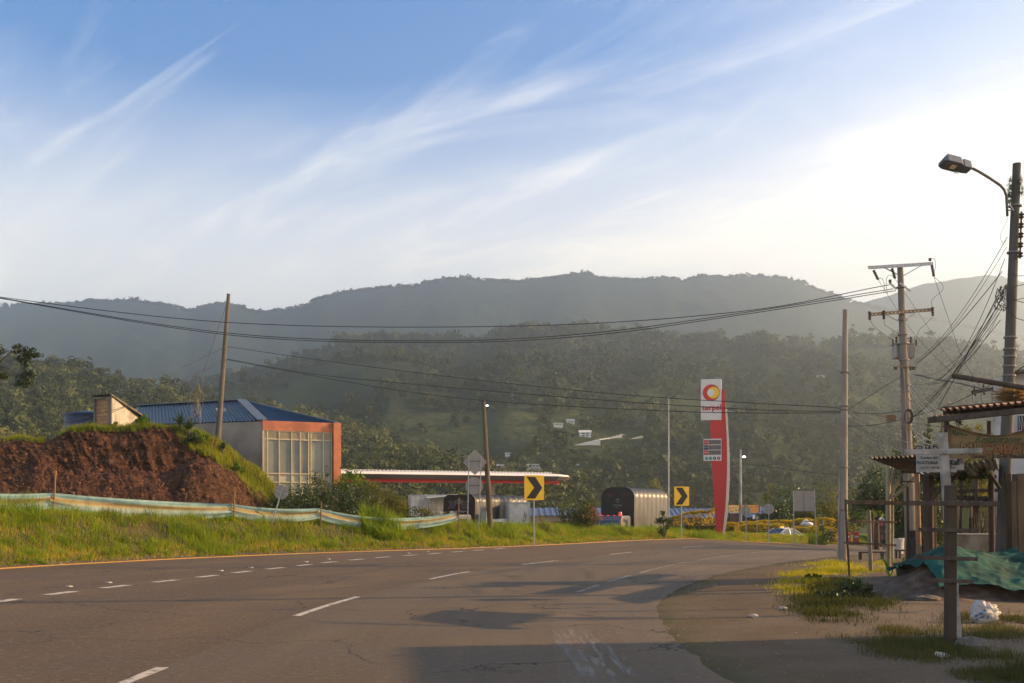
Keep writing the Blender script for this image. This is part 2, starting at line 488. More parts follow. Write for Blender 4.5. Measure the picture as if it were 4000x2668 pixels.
def ground_material():
 m = bpy.data.materials.new('ground_soil'); m.use_nodes = True
 t = m.node_tree; b = t.nodes['Principled BSDF']
 def tex(scale, det=6, rough=0.55):
  n = t.nodes.new('ShaderNodeTexNoise'); n.inputs['Scale'].default_value = scale; n.inputs['Detail'].default_value = det; n.inputs['Roughness'].default_value = rough
  t.links.new(geo.outputs['Position'], n.inputs['Vector']); return n.outputs['Fac']
 def mixc(f, a, bb):
  n = t.nodes.new('ShaderNodeMix'); n.data_type = 'RGBA'
  if isinstance(f, float): n.inputs[0].default_value = f
  else: t.links.new(f, n.inputs[0])
  for i, c in ((6, a), (7, bb)):
   if isinstance(c, tuple): n.inputs[i].default_value = (*c, 1)
   else: t.links.new(c, n.inputs[i])
  return n.outputs[2]
 def rng_(f, lo, hi):
  n = t.nodes.new('ShaderNodeMapRange'); n.inputs['From Min'].default_value = lo; n.inputs['From Max'].default_value = hi
  t.links.new(f, n.inputs['Value']); return n.outputs[0]
 geo = t.nodes.new('ShaderNodeNewGeometry')
 def attr(nm):
  n = t.nodes.new('ShaderNodeAttribute'); n.attribute_name = nm; return n.outputs['Fac']
 soil = mixc(rng_(tex(1.5), 0.4, 0.6), (0.055, 0.06, 0.02), (0.10, 0.08, 0.035))
 dirt = mixc(rng_(tex(0.7, 8), 0.38, 0.62), (0.115, 0.080, 0.047), (0.185, 0.134, 0.082))
 dirt = mixc(rng_(tex(2.2, 8, 0.7), 0.5, 0.66), dirt, (0.085, 0.06, 0.038))
 dirt = mixc(rng_(tex(28, 3), 0.35, 0.75), dirt, (0.24, 0.19, 0.13))
 dirt = mixc(rng_(tex(60, 2), 0.62, 0.7), dirt, (0.06, 0.045, 0.03))
 pave = mixc(rng_(tex(0.5), 0.4, 0.6), (0.20, 0.18, 0.155), (0.27, 0.245, 0.21))
 shd = mixc(rng_(tex(40, 3, 0.7), 0.45, 0.7), (0.098, 0.068, 0.038), (0.168, 0.118, 0.067))
 shd = mixc(rng_(tex(0.9, 6), 0.45, 0.62), shd, (0.135, 0.10, 0.064))
 dirt = mixc(attr('shoulder'), dirt, shd)
 c = mixc(attr('dirt'), soil, dirt)
 c = mixc(attr('pave'), c, pave)
 t.links.new(c, b.inputs['Base Color'])
 b.inputs['Roughness'].default_value = 0.92; b.inputs['Specular IOR Level'].default_value = 0.15
 bp = t.nodes.new('ShaderNodeBump'); bp.inputs['Strength'].default_value = 0.8; bp.inputs['Distance'].default_value = 0.03
 t.links.new(tex(22, 5, 0.7), bp.inputs['Height']); t.links.new(bp.outputs[0], b.inputs['Normal'])
 return m
V = np.stack([GX, GY, GZ], -1).reshape(-1, 3)
BOX_A = radians(26)                            # turn of haze box and ground, chosen so little haze dims the sun
def box_uv(x, y): return x * sin(BOX_A) + y * cos(BOX_A), x * cos(BOX_A) - y * sin(BOX_A)
gq = grid_quads(*GX.shape)
bu, bv = box_uv(V[:, 0], V[:, 1])
inside = (bu > -110) & (bu < 2780) & (bv > -2250) & (bv < 300)
gq = gq[inside[gq].all(1)]
g = np_mesh('ground', V, gq, ground_material(), smooth=True, attrs={'dirt': a_dirt, 'pave': a_pave, 'shoulder': (1 - smooth(1.0, 4.0, -GUI + fbm(GX * .8, GY * .8, 71, 4) * 2.2))})
tag(g, kind='structure')
# ------------------------------------------------------------------ road surface
def asphalt(name, c1, c2, fine, grime, bstr, speck=0.5, rough=0.85):
 m = bpy.data.materials.new(name); m.use_nodes = True
 t = m.node_tree; b = t.nodes['Principled BSDF']
 geo = t.nodes.new('ShaderNodeNewGeometry')
 def tex(scale, det=6, rough=0.55, vec=None):
  n = t.nodes.new('ShaderNodeTexNoise'); n.inputs['Scale'].default_value = scale; n.inputs['Detail'].default_value = det; n.inputs['Roughness'].default_value = rough
  t.links.new(vec or geo.outputs['Position'], n.inputs['Vector']); return n.outputs['Fac']
 def rng_(f, lo, hi):
  n = t.nodes.new('ShaderNodeMapRange'); n.inputs['From Min'].default_value = lo; n.inputs['From Max'].default_value = hi
  t.links.new(f, n.inputs['Value']); return n.outputs[0]
 def mixc(f, a, bb):
  n = t.nodes.new('ShaderNodeMix'); n.data_type = 'RGBA'; t.links.new(f, n.inputs[0])
  for i, c in ((6, a), (7, bb)):
   if isinstance(c, tuple): n.inputs[i].default_value = (*c, 1)
   else: t.links.new(c, n.inputs[i])
  return n.outputs[2]
 uvn = t.nodes.new('ShaderNodeUVMap')
 mp = t.nodes.new('ShaderNodeMapping'); mp.inputs['Scale'].default_value = (1.3, 0.06, 1)
 t.links.new(uvn.outputs[0], mp.inputs[0])
 c = mixc(rng_(tex(1.2, 5, 0.6, mp.outputs[0]), 0.38, 0.62), c1, c2)
 c = mixc(rng_(tex(0.35, 7), 0.42, 0.62), c, grime)
 c = mixc(rng_(tex(11, 5, 0.7), 0.52, 0.72), c, fine)
 c = mixc(rng_(tex(85, 2), 0.56, 0.66), c, tuple(v * 1.25 for v in fine))
 c = mixc(rng_(tex(60, 2), 0.60, 0.68), c, tuple(v * 0.35 for v in fine))
 vo = t.nodes.new('ShaderNodeTexVoronoi'); vo.feature = 'DISTANCE_TO_EDGE'; vo.inputs['Scale'].default_value = 0.28
 wv = t.nodes.new('ShaderNodeVectorMath'); wv.operation = 'ADD'
 ns = t.nodes.new('ShaderNodeTexNoise'); ns.inputs['Scale'].default_value = 1.1; ns.inputs['Detail'].default_value = 5
 t.links.new(geo.outputs['Position'], ns.inputs['Vector'])
 sc = t.nodes.new('ShaderNodeVectorMath'); sc.operation = 'SCALE'; sc.inputs['Scale'].default_value = 1.6
 t.links.new(ns.outputs['Color'], sc.inputs[0]); t.links.new(geo.outputs['Position'], wv.inputs[0]); t.links.new(sc.outputs[0], wv.inputs[1])
 t.links.new(wv.outputs[0], vo.inputs['Vector'])
 cr = t.nodes.new('ShaderNodeMath'); cr.operation = 'LESS_THAN'; cr.inputs[1].default_value = 0.0045
 t.links.new(vo.outputs['Distance'], cr.inputs[0])
 gate = t.nodes.new('ShaderNodeMath'); gate.operation = 'MULTIPLY'
 t.links.new(cr.outputs[0], gate.inputs[0]); t.links.new(rng_(tex(0.23, 2), 0.44, 0.52), gate.inputs[1])
 c = mixc(gate.outputs[0], c, (0.02, 0.017, 0.015))
 t.links.new(c, b.inputs['Base Color'])
 b.inputs['Roughness'].default_value = rough; b.inputs['Specular IOR Level'].default_value = 0.3
 bp = t.nodes.new('ShaderNodeBump'); bp.inputs['Strength'].default_value = bstr; bp.inputs['Distance'].default_value = 0.012
 t.links.new(tex(55, 3, 0.7), bp.inputs['Height']); t.links.new(bp.outputs[0], b.inputs['Normal'])
 return m
M_AS1 = asphalt('asphalt_outer', (0.072, 0.045, 0.021), (0.114, 0.073, 0.035), (0.19, 0.13, 0.073), (0.074, 0.050, 0.031), 0.9)
M_AS2 = asphalt('asphalt_inner', (0.081, 0.056, 0.030), (0.122, 0.085, 0.046), (0.155, 0.113, 0.066), (0.086, 0.064, 0.043), 0.5)
M_AS3 = asphalt('asphalt_gutter', (0.093, 0.064, 0.035), (0.135, 0.094, 0.052), (0.19, 0.145, 0.10), (0.09, 0.067, 0.045), 0.6)
def offset(line, off):
 d = np.gradient(line, axis=0); d /= np.linalg.norm(d, axis=1)[:, None]
 return line + np.stack([-d[:, 1], d[:, 0]], 1) * off
O_e = offset(O_l, 0.45)
O_e = O_e + (np.stack([hash2(np.arange(320), 0, 3), hash2(np.arange(320), 5, 3)], 1) - 0.5) * 0.12
rows = []
mids = []
def between(a, b, n, last=False): return [a + (b - a) * k / n for k in range(n + (1 if last else 0))]
lines = between(O_e, O_l, 1) + between(O_l, L_l, 5) + between(L_l, W_l, 3) + between(W_l, I_l, 2, True)
mid_of = [0] + [0] * 5 + [1] * 3 + [2] * 2
RG = np.stack(lines, 1)                      # 320 x n x 2
RG[:, -1] += ((hash2(np.arange(320), 1, 8) - 0.5) * 0.12)[:, None]
arc = np.r_[0, np.cumsum(np.linalg.norm(np.diff(L_l, axis=0), axis=1))]
zz = zroad(RG[..., 0], RG[..., 1])
V = np.concatenate([RG, zz[..., None]], -1)
n = RG.shape[1]
uvv = np.stack([np.repeat((np.arange(n))[None, :], 320, 0) * 1.0, np.repeat(arc[:, None], n, 1)], -1).reshape(-1, 2)
mi = np.tile(np.array(mid_of[:n - 1]), 319)
rd = np_mesh('road', V.reshape(-1, 3), grid_quads(320, n), [M_AS1, M_AS2, M_AS3], smooth=True, mi=mi, uv=uvv)
tag(rd, kind='structure')
def paintmat(name, col, col2, wear=0.5, alo=0.36, ahi=0.50):
 """worn road paint: base colour broken up by the asphalt showing through"""
 return mat(name, col, 0.75, var=0.18, nscale=9, col2=col2, c2scale=7, c2lo=wear, c2hi=wear + 0.12)
M_YEL = paintmat('yellow_paint', (0.80, 0.38, 0.03), (0.42, 0.22, 0.05), 0.62)
M_WHT = paintmat('white_road_paint', (0.46, 0.40, 0.32), (0.19, 0.155, 0.115), 0.52)
M_WORN = paintmat('worn_paint', (0.26, 0.225, 0.18), (0.13, 0.108, 0.085), 0.46)
def ribbon(mb, line, s0, s1, w, dz=0.004, step=0.4, taper=False, jit=0.0):
 ln = np.asarray(line)
 s = np.r_[0, np.cumsum(np.linalg.norm(np.diff(ln, axis=0), axis=1))]
 q = np.arange(s0, s1 + 1e-6, min(step, (s1 - s0) / 2))
 if q[-1] < s1 - 1e-3: q = np.r_[q, s1]
 c = np.stack([np.interp(q, s, ln[:, k]) for k in (0, 1)], 1)
 d = np.gradient(c, axis=0); d /= np.linalg.norm(d, axis=1)[:, None]
 nrm = np.stack([-d[:, 1], d[:, 0]], 1)
 vs = []
 for i in range(len(q)):
  ww = w * (1 + random.uniform(-jit, jit))
  for sg in (-1, 1):
   p = c[i] + nrm[i] * sg * ww / 2
   vs.append((p[0], p[1], float(zroad(p[0], p[1])) + dz))
 mb.add(vs, [(2 * i, 2 * i + 2, 2 * i + 3, 2 * i + 1) for i in range(len(q) - 1)])
def arc_at_y(line, y):
 s = np.r_[0, np.cumsum(np.linalg.norm(np.diff(line, axis=0), axis=1))]
 return float(np.interp(y, line[:, 1], s))
YL = offset(O_l, -0.10)
mb = MB(); ribbon(mb, YL, arc_at_y(YL, -10), arc_at_y(YL, 66), 0.42, jit=0.12)
tag(mb.build('yellow_edge_line', M_YEL), kind='structure')
DASH = spline([(-9.9, 6), (-9.5, 12), (-8.95, 18.1), (-8.33, 21.1), (-7.6, 23.6), (-7.0, 26.2), (-6.3, 28.5), (-5.6, 31.2), (-4.6, 33.8), (-3.5, 36.0), (-2.4, 38.2), (-1.2, 40.6), (-0.2, 42.4)], 200)
mb = MB()
s_ = arc_at_y(DASH, 17.2)
s_list = []
while s_ < arc_at_y(DASH, 41.8):
 ribbon(mb, DASH, s_, s_ + 0.85, 0.24, jit=0.1); s_list.append(s_ - 0.15); s_ += 1.72
s_ = arc_at_y(DASH, 7)
while s_ < arc_at_y(DASH, 16.6):
 ribbon(mb, DASH, s_, s_ + 0.85, 0.24, jit=0.1); s_ += 1.72
tag(mb.build('dashed_merge_marking', M_WHT), kind='structure')
mb = MB()
for y0, y1 in ((1.5, 4.5), (7.0, 10.15), (15.1, 18.5), (23.2, 26.1), (29.6, 31.9), (36.4, 38.4), (43.4, 45.2), (52, 54)):
 ribbon(mb, L_l, arc_at_y(L_l, y0), arc_at_y(L_l, y1), 0.13, dz=0.005, jit=0.08)
tag(mb.build('lane_marking', M_WHT), kind='structure')
mb = MB()
for y0, y1 in ((19.5, 21.5), (22.3, 24.5), (25.6, 31), (32, 40)):
 ribbon(mb, W_l, arc_at_y(W_l, y0), arc_at_y(W_l, y1), 0.10, dz=0.005, jit=0.5)
tag(mb.build('worn_edge_marking', M_WORN), kind='structure')
def smear():
 n, m_ = 26, 10
 V = []
 for i in range(n):
  y = 8.6 + 5.4 * i / (n - 1)
  xc = 0.62 + 0.10 * (13.5 - y) * 0.55
  for j in range(m_):
   V.append((xc - 0.18 + (0.55 + 0.04 * (13 - y)) * j / (m_ - 1), y, 0.0045))
 m = bpy.data.materials.new('rubbed_paint'); m.use_nodes = True
 t = m.node_tree; b = t.nodes['Principled BSDF']
 b.inputs['Base Color'].default_value = (0.25, 0.22, 0.18, 1); b.inputs['Roughness'].default_value = 0.85
 tcn = t.nodes.new('ShaderNodeTexCoord')
 mp = t.nodes.new('ShaderNodeMapping'); mp.inputs['Scale'].default_value = (9, 0.9, 1); mp.inputs['Rotation'].default_value = (0, 0, 0.12)
 t.links.new(tcn.outputs['Object'], mp.inputs[0])
 n1 = t.nodes.new('ShaderNodeTexNoise'); n1.inputs['Scale'].default_value = 1.3; n1.inputs['Detail'].default_value = 8; n1.inputs['Distortion'].default_value = 0.4
 t.links.new(mp.outputs[0], n1.inputs['Vector'])
 r1 = t.nodes.new('ShaderNodeMapRange'); r1.inputs['From Min'].default_value = 0.46; r1.inputs['From Max'].default_value = 0.66
 t.links.new(n1.outputs['Fac'], r1.inputs['Value'])
 sp = t.nodes.new('ShaderNodeSeparateXYZ'); t.links.new(tcn.outputs['Generated'], sp.inputs[0])
 def hump(o):
  a = t.nodes.new('ShaderNodeMath'); a.operation = 'SUBTRACT'; a.inputs[0].default_value = 1.0; t.links.new(o, a.inputs[1])
  c = t.nodes.new('ShaderNodeMath'); c.operation = 'MULTIPLY'; t.links.new(o, c.inputs[0]); t.links.new(a.outputs[0], c.inputs[1])
  d = t.nodes.new('ShaderNodeMath'); d.operation = 'MULTIPLY'; d.use_clamp = True; t.links.new(c.outputs[0], d.inputs[0]); d.inputs[1].default_value = 4.5
  return d.outputs[0]
 e = t.nodes.new('ShaderNodeMath'); e.operation = 'MULTIPLY'; t.links.new(hump(sp.outputs['X']), e.inputs[0]); t.links.new(hump(sp.outputs['Y']), e.inputs[1])
 f = t.nodes.new('ShaderNodeMath'); f.operation = 'MULTIPLY'; t.links.new(e.outputs[0], f.inputs[0]); t.links.new(r1.outputs[0], f.inputs[1])
 g_ = t.nodes.new('ShaderNodeMath'); g_.operation = 'MULTIPLY'; t.links.new(f.outputs[0], g_.inputs[0]); g_.inputs[1].default_value = 0.8
 t.links.new(g_.outputs[0], b.inputs['Alpha'])
 tag(np_mesh('rubbed_paint', V, grid_quads(n, m_), m), kind='structure')
smear()
M_STUD = mat('stud_white', (0.32, 0.28, 0.22), 0.6, var=0.15, nscale=20)
s_arr = np.r_[0, np.cumsum(np.linalg.norm(np.diff(DASH, axis=0), axis=1))]
names = ['nearest the left edge of the photo', 'second from the left edge', 'third from the left edge', 'fourth from the left edge', 'fifth from the left edge', 'sixth from the left edge', 'seventh from the left edge', 'eighth from the left edge', 'ninth from the left edge', 'farthest along the row']
stud_px = [(270, 2303), (425, 2287), (862, 2239), (980, 2226), (1195, 2203), (1283, 2192), (1594, 2168), (1670, 2161), (1812, 2151), (1880, 2145)]
me0 = None
for i, (a, b) in enumerate(stud_px):
 g_ = G(a, b)
 if me0 is None:
  mb = MB(); mb.box((0, 0, 0.0125), (0.15, 0.10, 0.025), taper=0.75)
  o = mb.build('road_stud', M_STUD, bevel=0.005); me0 = o
  mr_ = MB(); mr_.box((0, -0.046, 0.014), (0.08, 0.01, 0.012)); rf = mr_.build('reflector', M_WHITE, o)
 else:
  o = me0.copy(); COL.objects.link(o); r2 = rf.copy(); COL.objects.link(r2); r2.parent = o
 o.location = (g_.x, g_.y, float(zroad(g_.x, g_.y)) + 0.001)
 o.rotation_euler = (0, 0, radians(-28 - i))
 tag(o, 'raised pale road stud on the dashed merge line, ' + names[i], 'road stud', 'raised studs along the dashed line')
# ------------------------------------------------------------------ mountains and hills
def hill_mesh(name, ridge, d_r, d_b, z_b, nA=260, nR=60, amp=0.1, seed=1, back=1.5, matl=None, treeh=0.0, pw=1.0, jag=0.0, rough=1.0):
 """a real landform: ridge outline at distance d_r, foot at d_b, falling again behind"""
 rp = np.array(ridge, float)
 px = np.linspace(rp[0, 0], rp[-1, 0], nA)
 py = np.interp(px, rp[:, 0], rp[:, 1])
 kk = np.ones(5) / 5
 py = np.convolve(np.r_[[py[0]] * 2, py, [py[-1]] * 2], kk, 'valid')
 zr = EYE - (py - HY) / F * d_r - treeh
 tx = (px - CX) / F
 r = np.concatenate([np.linspace(0, 1, nR), np.linspace(1, back, 14)[1:] if back > 1 else []])
 D = np.where(r <= 1, d_b + (d_r - d_b) * r, d_r + (r - 1) * (d_r) )
 prof = np.where(r <= 1, np.clip(r, 0, 1) ** pw, 1 - ((r - 1) / max(back - 1, 0.01)) ** 1.2)
 DD, TX = np.meshgrid(D, tx)
 X, Y = TX * DD, DD
 PR, ZR = np.meshgrid(prof, zr)
 scale = (d_r - d_b) / 3.2
 nz = fbm(X / scale, Y / scale, seed, 6)
 rid = np.abs(fbm(X / scale * 1.3 + 3, Y / scale * 0.5, seed + 5, 5)) * 2
 env = 4 * PR * (1 - PR) + 0.05
 Z = z_b + (ZR - z_b) * PR + (nz - rid * 0.8 + 0.25) * env * amp * (d_r - d_b)
 Z = Z + fbm(X / (scale * 0.08), Y / (scale * 0.08), seed + 9, 4) * jag * np.clip(PR * 2, 0, 1)
 V = np.stack([X, Y, Z], -1)
 o = np_mesh(name, V.reshape(-1, 3), grid_quads(*X.shape), matl, smooth=True)
 tag(o, kind='structure')
 return V
def hillmat(name, forest, forest2, field, fscale, flo, fhi, tscale=0.15, bump=3.0):
 m = bpy.data.materials.new(name); m.use_nodes = True
 t = m.node_tree; b = t.nodes['Principled BSDF']
 geo = t.nodes.new('ShaderNodeNewGeometry')
 def tex(scale, det=6):
  n = t.nodes.new('ShaderNodeTexNoise'); n.inputs['Scale'].default_value = scale; n.inputs['Detail'].default_value = det
  t.links.new(geo.outputs['Position'], n.inputs['Vector']); return n.outputs['Fac']
 def rng_(f, lo, hi):
  n = t.nodes.new('ShaderNodeMapRange'); n.inputs['From Min'].default_value = lo; n.inputs['From Max'].default_value = hi
  t.links.new(f, n.inputs['Value']); return n.outputs[0]
 def mixc(f, a, bb):
  n = t.nodes.new('ShaderNodeMix'); n.data_type = 'RGBA'; t.links.new(f, n.inputs[0])
  for i, c in ((6, a), (7, bb)):
   if isinstance(c, tuple): n.inputs[i].default_value = (*c, 1)
   else: t.links.new(c, n.inputs[i])
  return n.outputs[2]
 c = mixc(rng_(tex(tscale, 4), 0.35, 0.65), forest, forest2)
 c = mixc(rng_(tex(fscale, 5), flo, fhi), c, field)
 t.links.new(c, b.inputs['Base Color'])
 b.inputs['Roughness'].default_value = 0.95; b.inputs['Specular IOR Level'].default_value = 0.05
 bp = t.nodes.new('ShaderNodeBump'); bp.inputs['Strength'].default_value = 1.0; bp.inputs['Distance'].default_value = bump
 t.links.new(tex(tscale * 1.2, 5), bp.inputs['Height']); t.links.new(bp.outputs[0], b.inputs['Normal'])
 return m
K = 1.70145
def kk_(l): return [(a * K, b * K) for a, b in l]
M_FAR = hillmat('far_mountain', (0.032, 0.05, 0.03), (0.038, 0.057, 0.033), (0.045, 0.062, 0.035), 0.006, 0.56, 0.66, 0.10, 1)
M_MID = hillmat('mid_hill', (0.035, 0.045, 0.018), (0.05, 0.06, 0.024), (0.065, 0.075, 0.03), 0.012, 0.50, 0.64, 0.2, 2)
M_NEARH = hillmat('near_hill', (0.035, 0.046, 0.016), (0.05, 0.06, 0.02), (0.09, 0.10, 0.04), 0.02, 0.56, 0.66, 0.3, 1)
ridgeB = kk_([(1500, 800), (1700, 770), (1850, 735), (1905, 716), (1990, 692), (2060, 673), (2110, 655), (2200, 640), (2240, 634), (2290, 632), (2340, 645), (2430, 650)])
hill_mesh('far_ridge', ridgeB, 2150, 1500, 60, nA=200, nR=40, amp=0.06, seed=21, back=1.12, matl=M_FAR, jag=6)
ridgeA = kk_([(-250, 715), (-100, 708), (0, 703), (30, 703), (60, 700), (95, 702), (130, 703), (200, 695), (245, 693), (280, 691), (310, 691), (350, 698), (385, 700), (400, 704), (425, 714), (445, 716), (470, 708), (490, 700), (502, 698), (520, 703), (545, 709), (570, 716), (600, 723), (620, 718), (640, 713), (680, 711), (700, 706), (715, 695), (740, 685), (765, 681), (800, 673), (850, 666), (880, 661), (910, 660), (960, 660), (990, 652), (1020, 646), (1060, 643), (1130, 646), (1200, 651), (1240, 644), (1275, 641), (1300, 635), (1330, 631), (1355, 633), (1380, 641), (1440, 645), (1500, 644), (1530, 642), (1570, 650), (1600, 641), (1640, 637), (1680, 640), (1730, 638), (1800, 640), (1835, 648), (1860, 659), (1890, 672), (1920, 683), (1960, 697), (2030, 712), (2100, 730), (2250, 760), (2400, 790)])
VA = hill_mesh('far_mountains', ridgeA, 1750, 900, 10, nA=420, nR=90, amp=0.06, seed=4, back=1.12, matl=M_FAR, jag=7)
ridgeM = kk_([(350, 880), (500, 850), (640, 812), (700, 792), (780, 770), (860, 766), (960, 764), (1040, 765), (1105, 775), (1125, 765), (1150, 748), (1190, 742), (1230, 738), (1270, 741), (1310, 743), (1350, 748), (1400, 753), (1440, 757), (1500, 758), (1560, 764), (1600, 766), (1650, 770), (1700, 776), (1720, 766), (1750, 764), (1790, 775), (1830, 780), (1880, 784), (1920, 780), (1950, 762), (1990, 768), (2040, 772), (2100, 778), (2160, 782), (2220, 788), (2300, 800), (2351, 806), (2450, 812)])
VM = hill_mesh('valley_hill', ridgeM, 820, 300, -8, nA=300, nR=90, amp=0.055, seed=8, back=1.18, matl=M_MID, treeh=7.0, jag=2.0, pw=0.9)
ridgeN = kk_([(-500, 770), (-250, 780), (0, 803), (50, 806), (100, 812), (150, 818), (200, 830), (250, 838), (300, 850), (350, 860), (400, 872), (450, 884), (500, 895), (560, 910), (600, 920), (660, 930), (720, 945), (780, 958), (840, 985), (900, 1010), (1000, 1040), (1150, 1075), (1350, 1110)])
VN = hill_mesh('wooded_hill', ridgeN, 360, 150, -6, nA=220, nR=60, amp=0.05, seed=15, back=1.22, matl=M_NEARH, treeh=5.0, jag=1.0, pw=0.95)
# ------------------------------------------------------------------ forest (uncountable: one object per hillside)
def crown_template(rs, n, flat=0.8, leaf=0.16, clumps=7):
 """unit crown: leaf quads on several overlapping clumps"""
 C = []
 for k in range(clumps):
  a = rs.uniform(0, 2 * pi); rr = rs.uniform(0.15, 0.62)
  C.append((rr * cos(a), rr * sin(a), rs.uniform(-0.35, 0.55) * flat, rs.uniform(0.3, 0.52)))
 C = np.array(C)
 idx = rs.integers(0, clumps, n)
 d = rs.normal(size=(n, 3)); d[:, 2] = np.abs(d[:, 2]) * 0.9 - 0.25; d /= np.linalg.norm(d, axis=1)[:, None]
 rad = C[idx, 3] * rs.uniform(0.75, 1.08, n)
 p = C[idx, :3] + d * rad[:, None] * np.array([1, 1, 0.8])
 nrm = d + rs.normal(size=(n, 3)) * 0.35; nrm /= np.linalg.norm(nrm, axis=1)[:, None]
 return p, nrm, rs.uniform(0.6, 1.4, n) * leaf
def quads_from(p, nrm, size, rs, aspect=0.7):
 up = rs.normal(size=p.shape)
 t1 = np.cross(nrm, up); t1 /= np.linalg.norm(t1, axis=1)[:, None] + 1e-9
 t2 = np.cross(nrm, t1)
 s = size[:, None]
 V = np.stack([p - t1 * s, p - t2 * s * aspect, p + t1 * s, p + t2 * s * aspect], 1)
 return V.reshape(-1, 3), np.arange(len(p) * 4).reshape(-1, 4)
def forest(name, base, sizes, label, mats_, nleaf=120, leaf=0.17, seed=0, tmpl=6, lift=0.75):
 rs = np.random.default_rng(seed)
 T = [crown_template(rs, nleaf, leaf=leaf, flat=rs.uniform(0.6, 1.3)) for _ in range(tmpl)]
 vs = []; total = 0; mis = []
 for i, (b, s) in enumerate(zip(base, sizes)):
  p, nr, ls = T[rs.integers(0, tmpl)]
  a = rs.uniform(0, 2 * pi); ca, sa = cos(a), sin(a)
  R = np.array([[ca, -sa, 0], [sa, ca, 0], [0, 0, 1]])
  sc = np.array([s, s, s * rs.uniform(0.85, 1.35)])
  q = (p * sc) @ R.T + b + np.array([0, 0, s * lift])
  v, _ = quads_from(q, nr @ R.T, ls * s, rs)
  vs.append(v); mis.append(np.full(len(p), rs.integers(0, len(mats_))))
 V = np.concatenate(vs); Q = np.arange(len(V)).reshape(-1, 4)
 o = np_mesh(name, V, Q, mats_, mi=np.concatenate(mis))
 return tag(o, label, 'forest', kind='stuff')
def sample_grid(V, n, rs, rmin, rmax, pxmin=-200, pxmax=4200, fld=None):
 m, k, _ = V.shape
 out = []
 while len(out) < n:
  a = rs.uniform(0, m - 1.001, n); r = rs.uniform(rmin, rmax, n) * (k - 1.001)
  i = a.astype(int); j = r.astype(int); fa = (a - i)[:, None]; fj = (r - j)[:, None]
  p = (V[i, j] * (1 - fa) + V[i + 1, j] * fa) * (1 - fj) + (V[i, j + 1] * (1 - fa) + V[i + 1, j + 1] * fa) * fj
  px = CX + p[:, 0] / p[:, 1] * F
  ok = (px > pxmin) & (px < pxmax)
  if fld is not None: ok &= fld(p)
  out += list(p[ok])
 return np.array(out[:n])
FM = [leafmat('forest_a', [(0.04, 0.048, 0.012), (0.065, 0.075, 0.018), (0.105, 0.108, 0.026)], 0.12, nscale=0.02),
   leafmat('forest_b', [(0.03, 0.038, 0.01), (0.043, 0.053, 0.014), (0.062, 0.072, 0.02)], 0.12, nscale=0.02),
   leafmat('forest_c', [(0.07, 0.075, 0.02), (0.11, 0.12, 0.03), (0.16, 0.155, 0.045)], 0.15, nscale=0.02)]
rs = np.random.default_rng(3)
tN = 60 / 73.0
bN = sample_grid(VN, 3600, rs, 0.05, 0.86, -150, 2300)
forest('hillside_forest', bN, rs.uniform(1.0, 3.2, len(bN)) * np.where(rs.random(len(bN)) < 0.12, 1.5, 1), 'dense mixed woodland covering the sunlit slope on the left below the far mountains', FM, 210, 0.115, 5)
CLEAR = [(2205, 2440, 1690, 1775), (2425, 2520, 1685, 1750), (1695, 1775, 1728, 1775), (2205, 2255, 1640, 1680), (2155, 2205, 1652, 1680), (1675, 1745, 1770, 1805), (1970, 2002, 1768, 1800), (1938, 1994, 1818, 1850), (2050, 2120, 1815, 1850), (2248, 2282, 1815, 1845), (3190, 3222, 1468, 1490)]
def unclear(p):
 px = CX + p[:, 0] / p[:, 1] * F; py = HY - (p[:, 2] - EYE) / p[:, 1] * F; bad = np.zeros(len(p), bool)
 for a, b, c, d in CLEAR: bad |= (px > a) & (px < b) & (py > c) & (py < d + 14)
 return ~bad
bM = sample_grid(VM, 6500, rs, 0.04, 0.90, -50, 4150, fld=lambda p: (fbm(p[:, 0] / 90, p[:, 1] / 60, 31, 4) > -0.16) & unclear(p))
forest('valley_forest', bM, rs.uniform(1.4, 3.3, len(bM)) * np.where(rs.random(len(bM)) < 0.15, 1.7, 1), 'hazy patchwork of woods and fields on the hill across the valley', [FM[1], FM[1], FM[0]], 120, 0.15, 6)
nr_ = 300
kidx = int(round(0.985 * 89))
cr_ = []
rs2 = np.random.default_rng(17)
for _ in range(520):
 a = rs2.uniform(60, VM.shape[0] - 2); i = int(a); j = int(rs2.uniform(84, 91))
 p = VM[i, j] * (1 - (a - i)) + VM[i + 1, j] * (a - i)
 cr_.append(p)
forest('crest_woods', np.array(cr_), rs2.uniform(2.5, 6.2, len(cr_)), 'uneven line of backlit treetops along the crest of the valley hill', FM, 130, 0.17, 9)
cr_ = []
for _ in range(1500):
 a = rs2.uniform(30, VA.shape[0] - 2); i = int(a)
 cr_.append(VA[i, 89] * (1 - (a - i)) + VA[i + 1, 89] * (a - i))
forest('skyline_woods', np.array(cr_), rs2.uniform(2.5, 6.5, len(cr_)) , 'tiny ragged treetops along the skyline of the far mountains', [FM[1]], 26, 0.36, 10, lift=0.1)
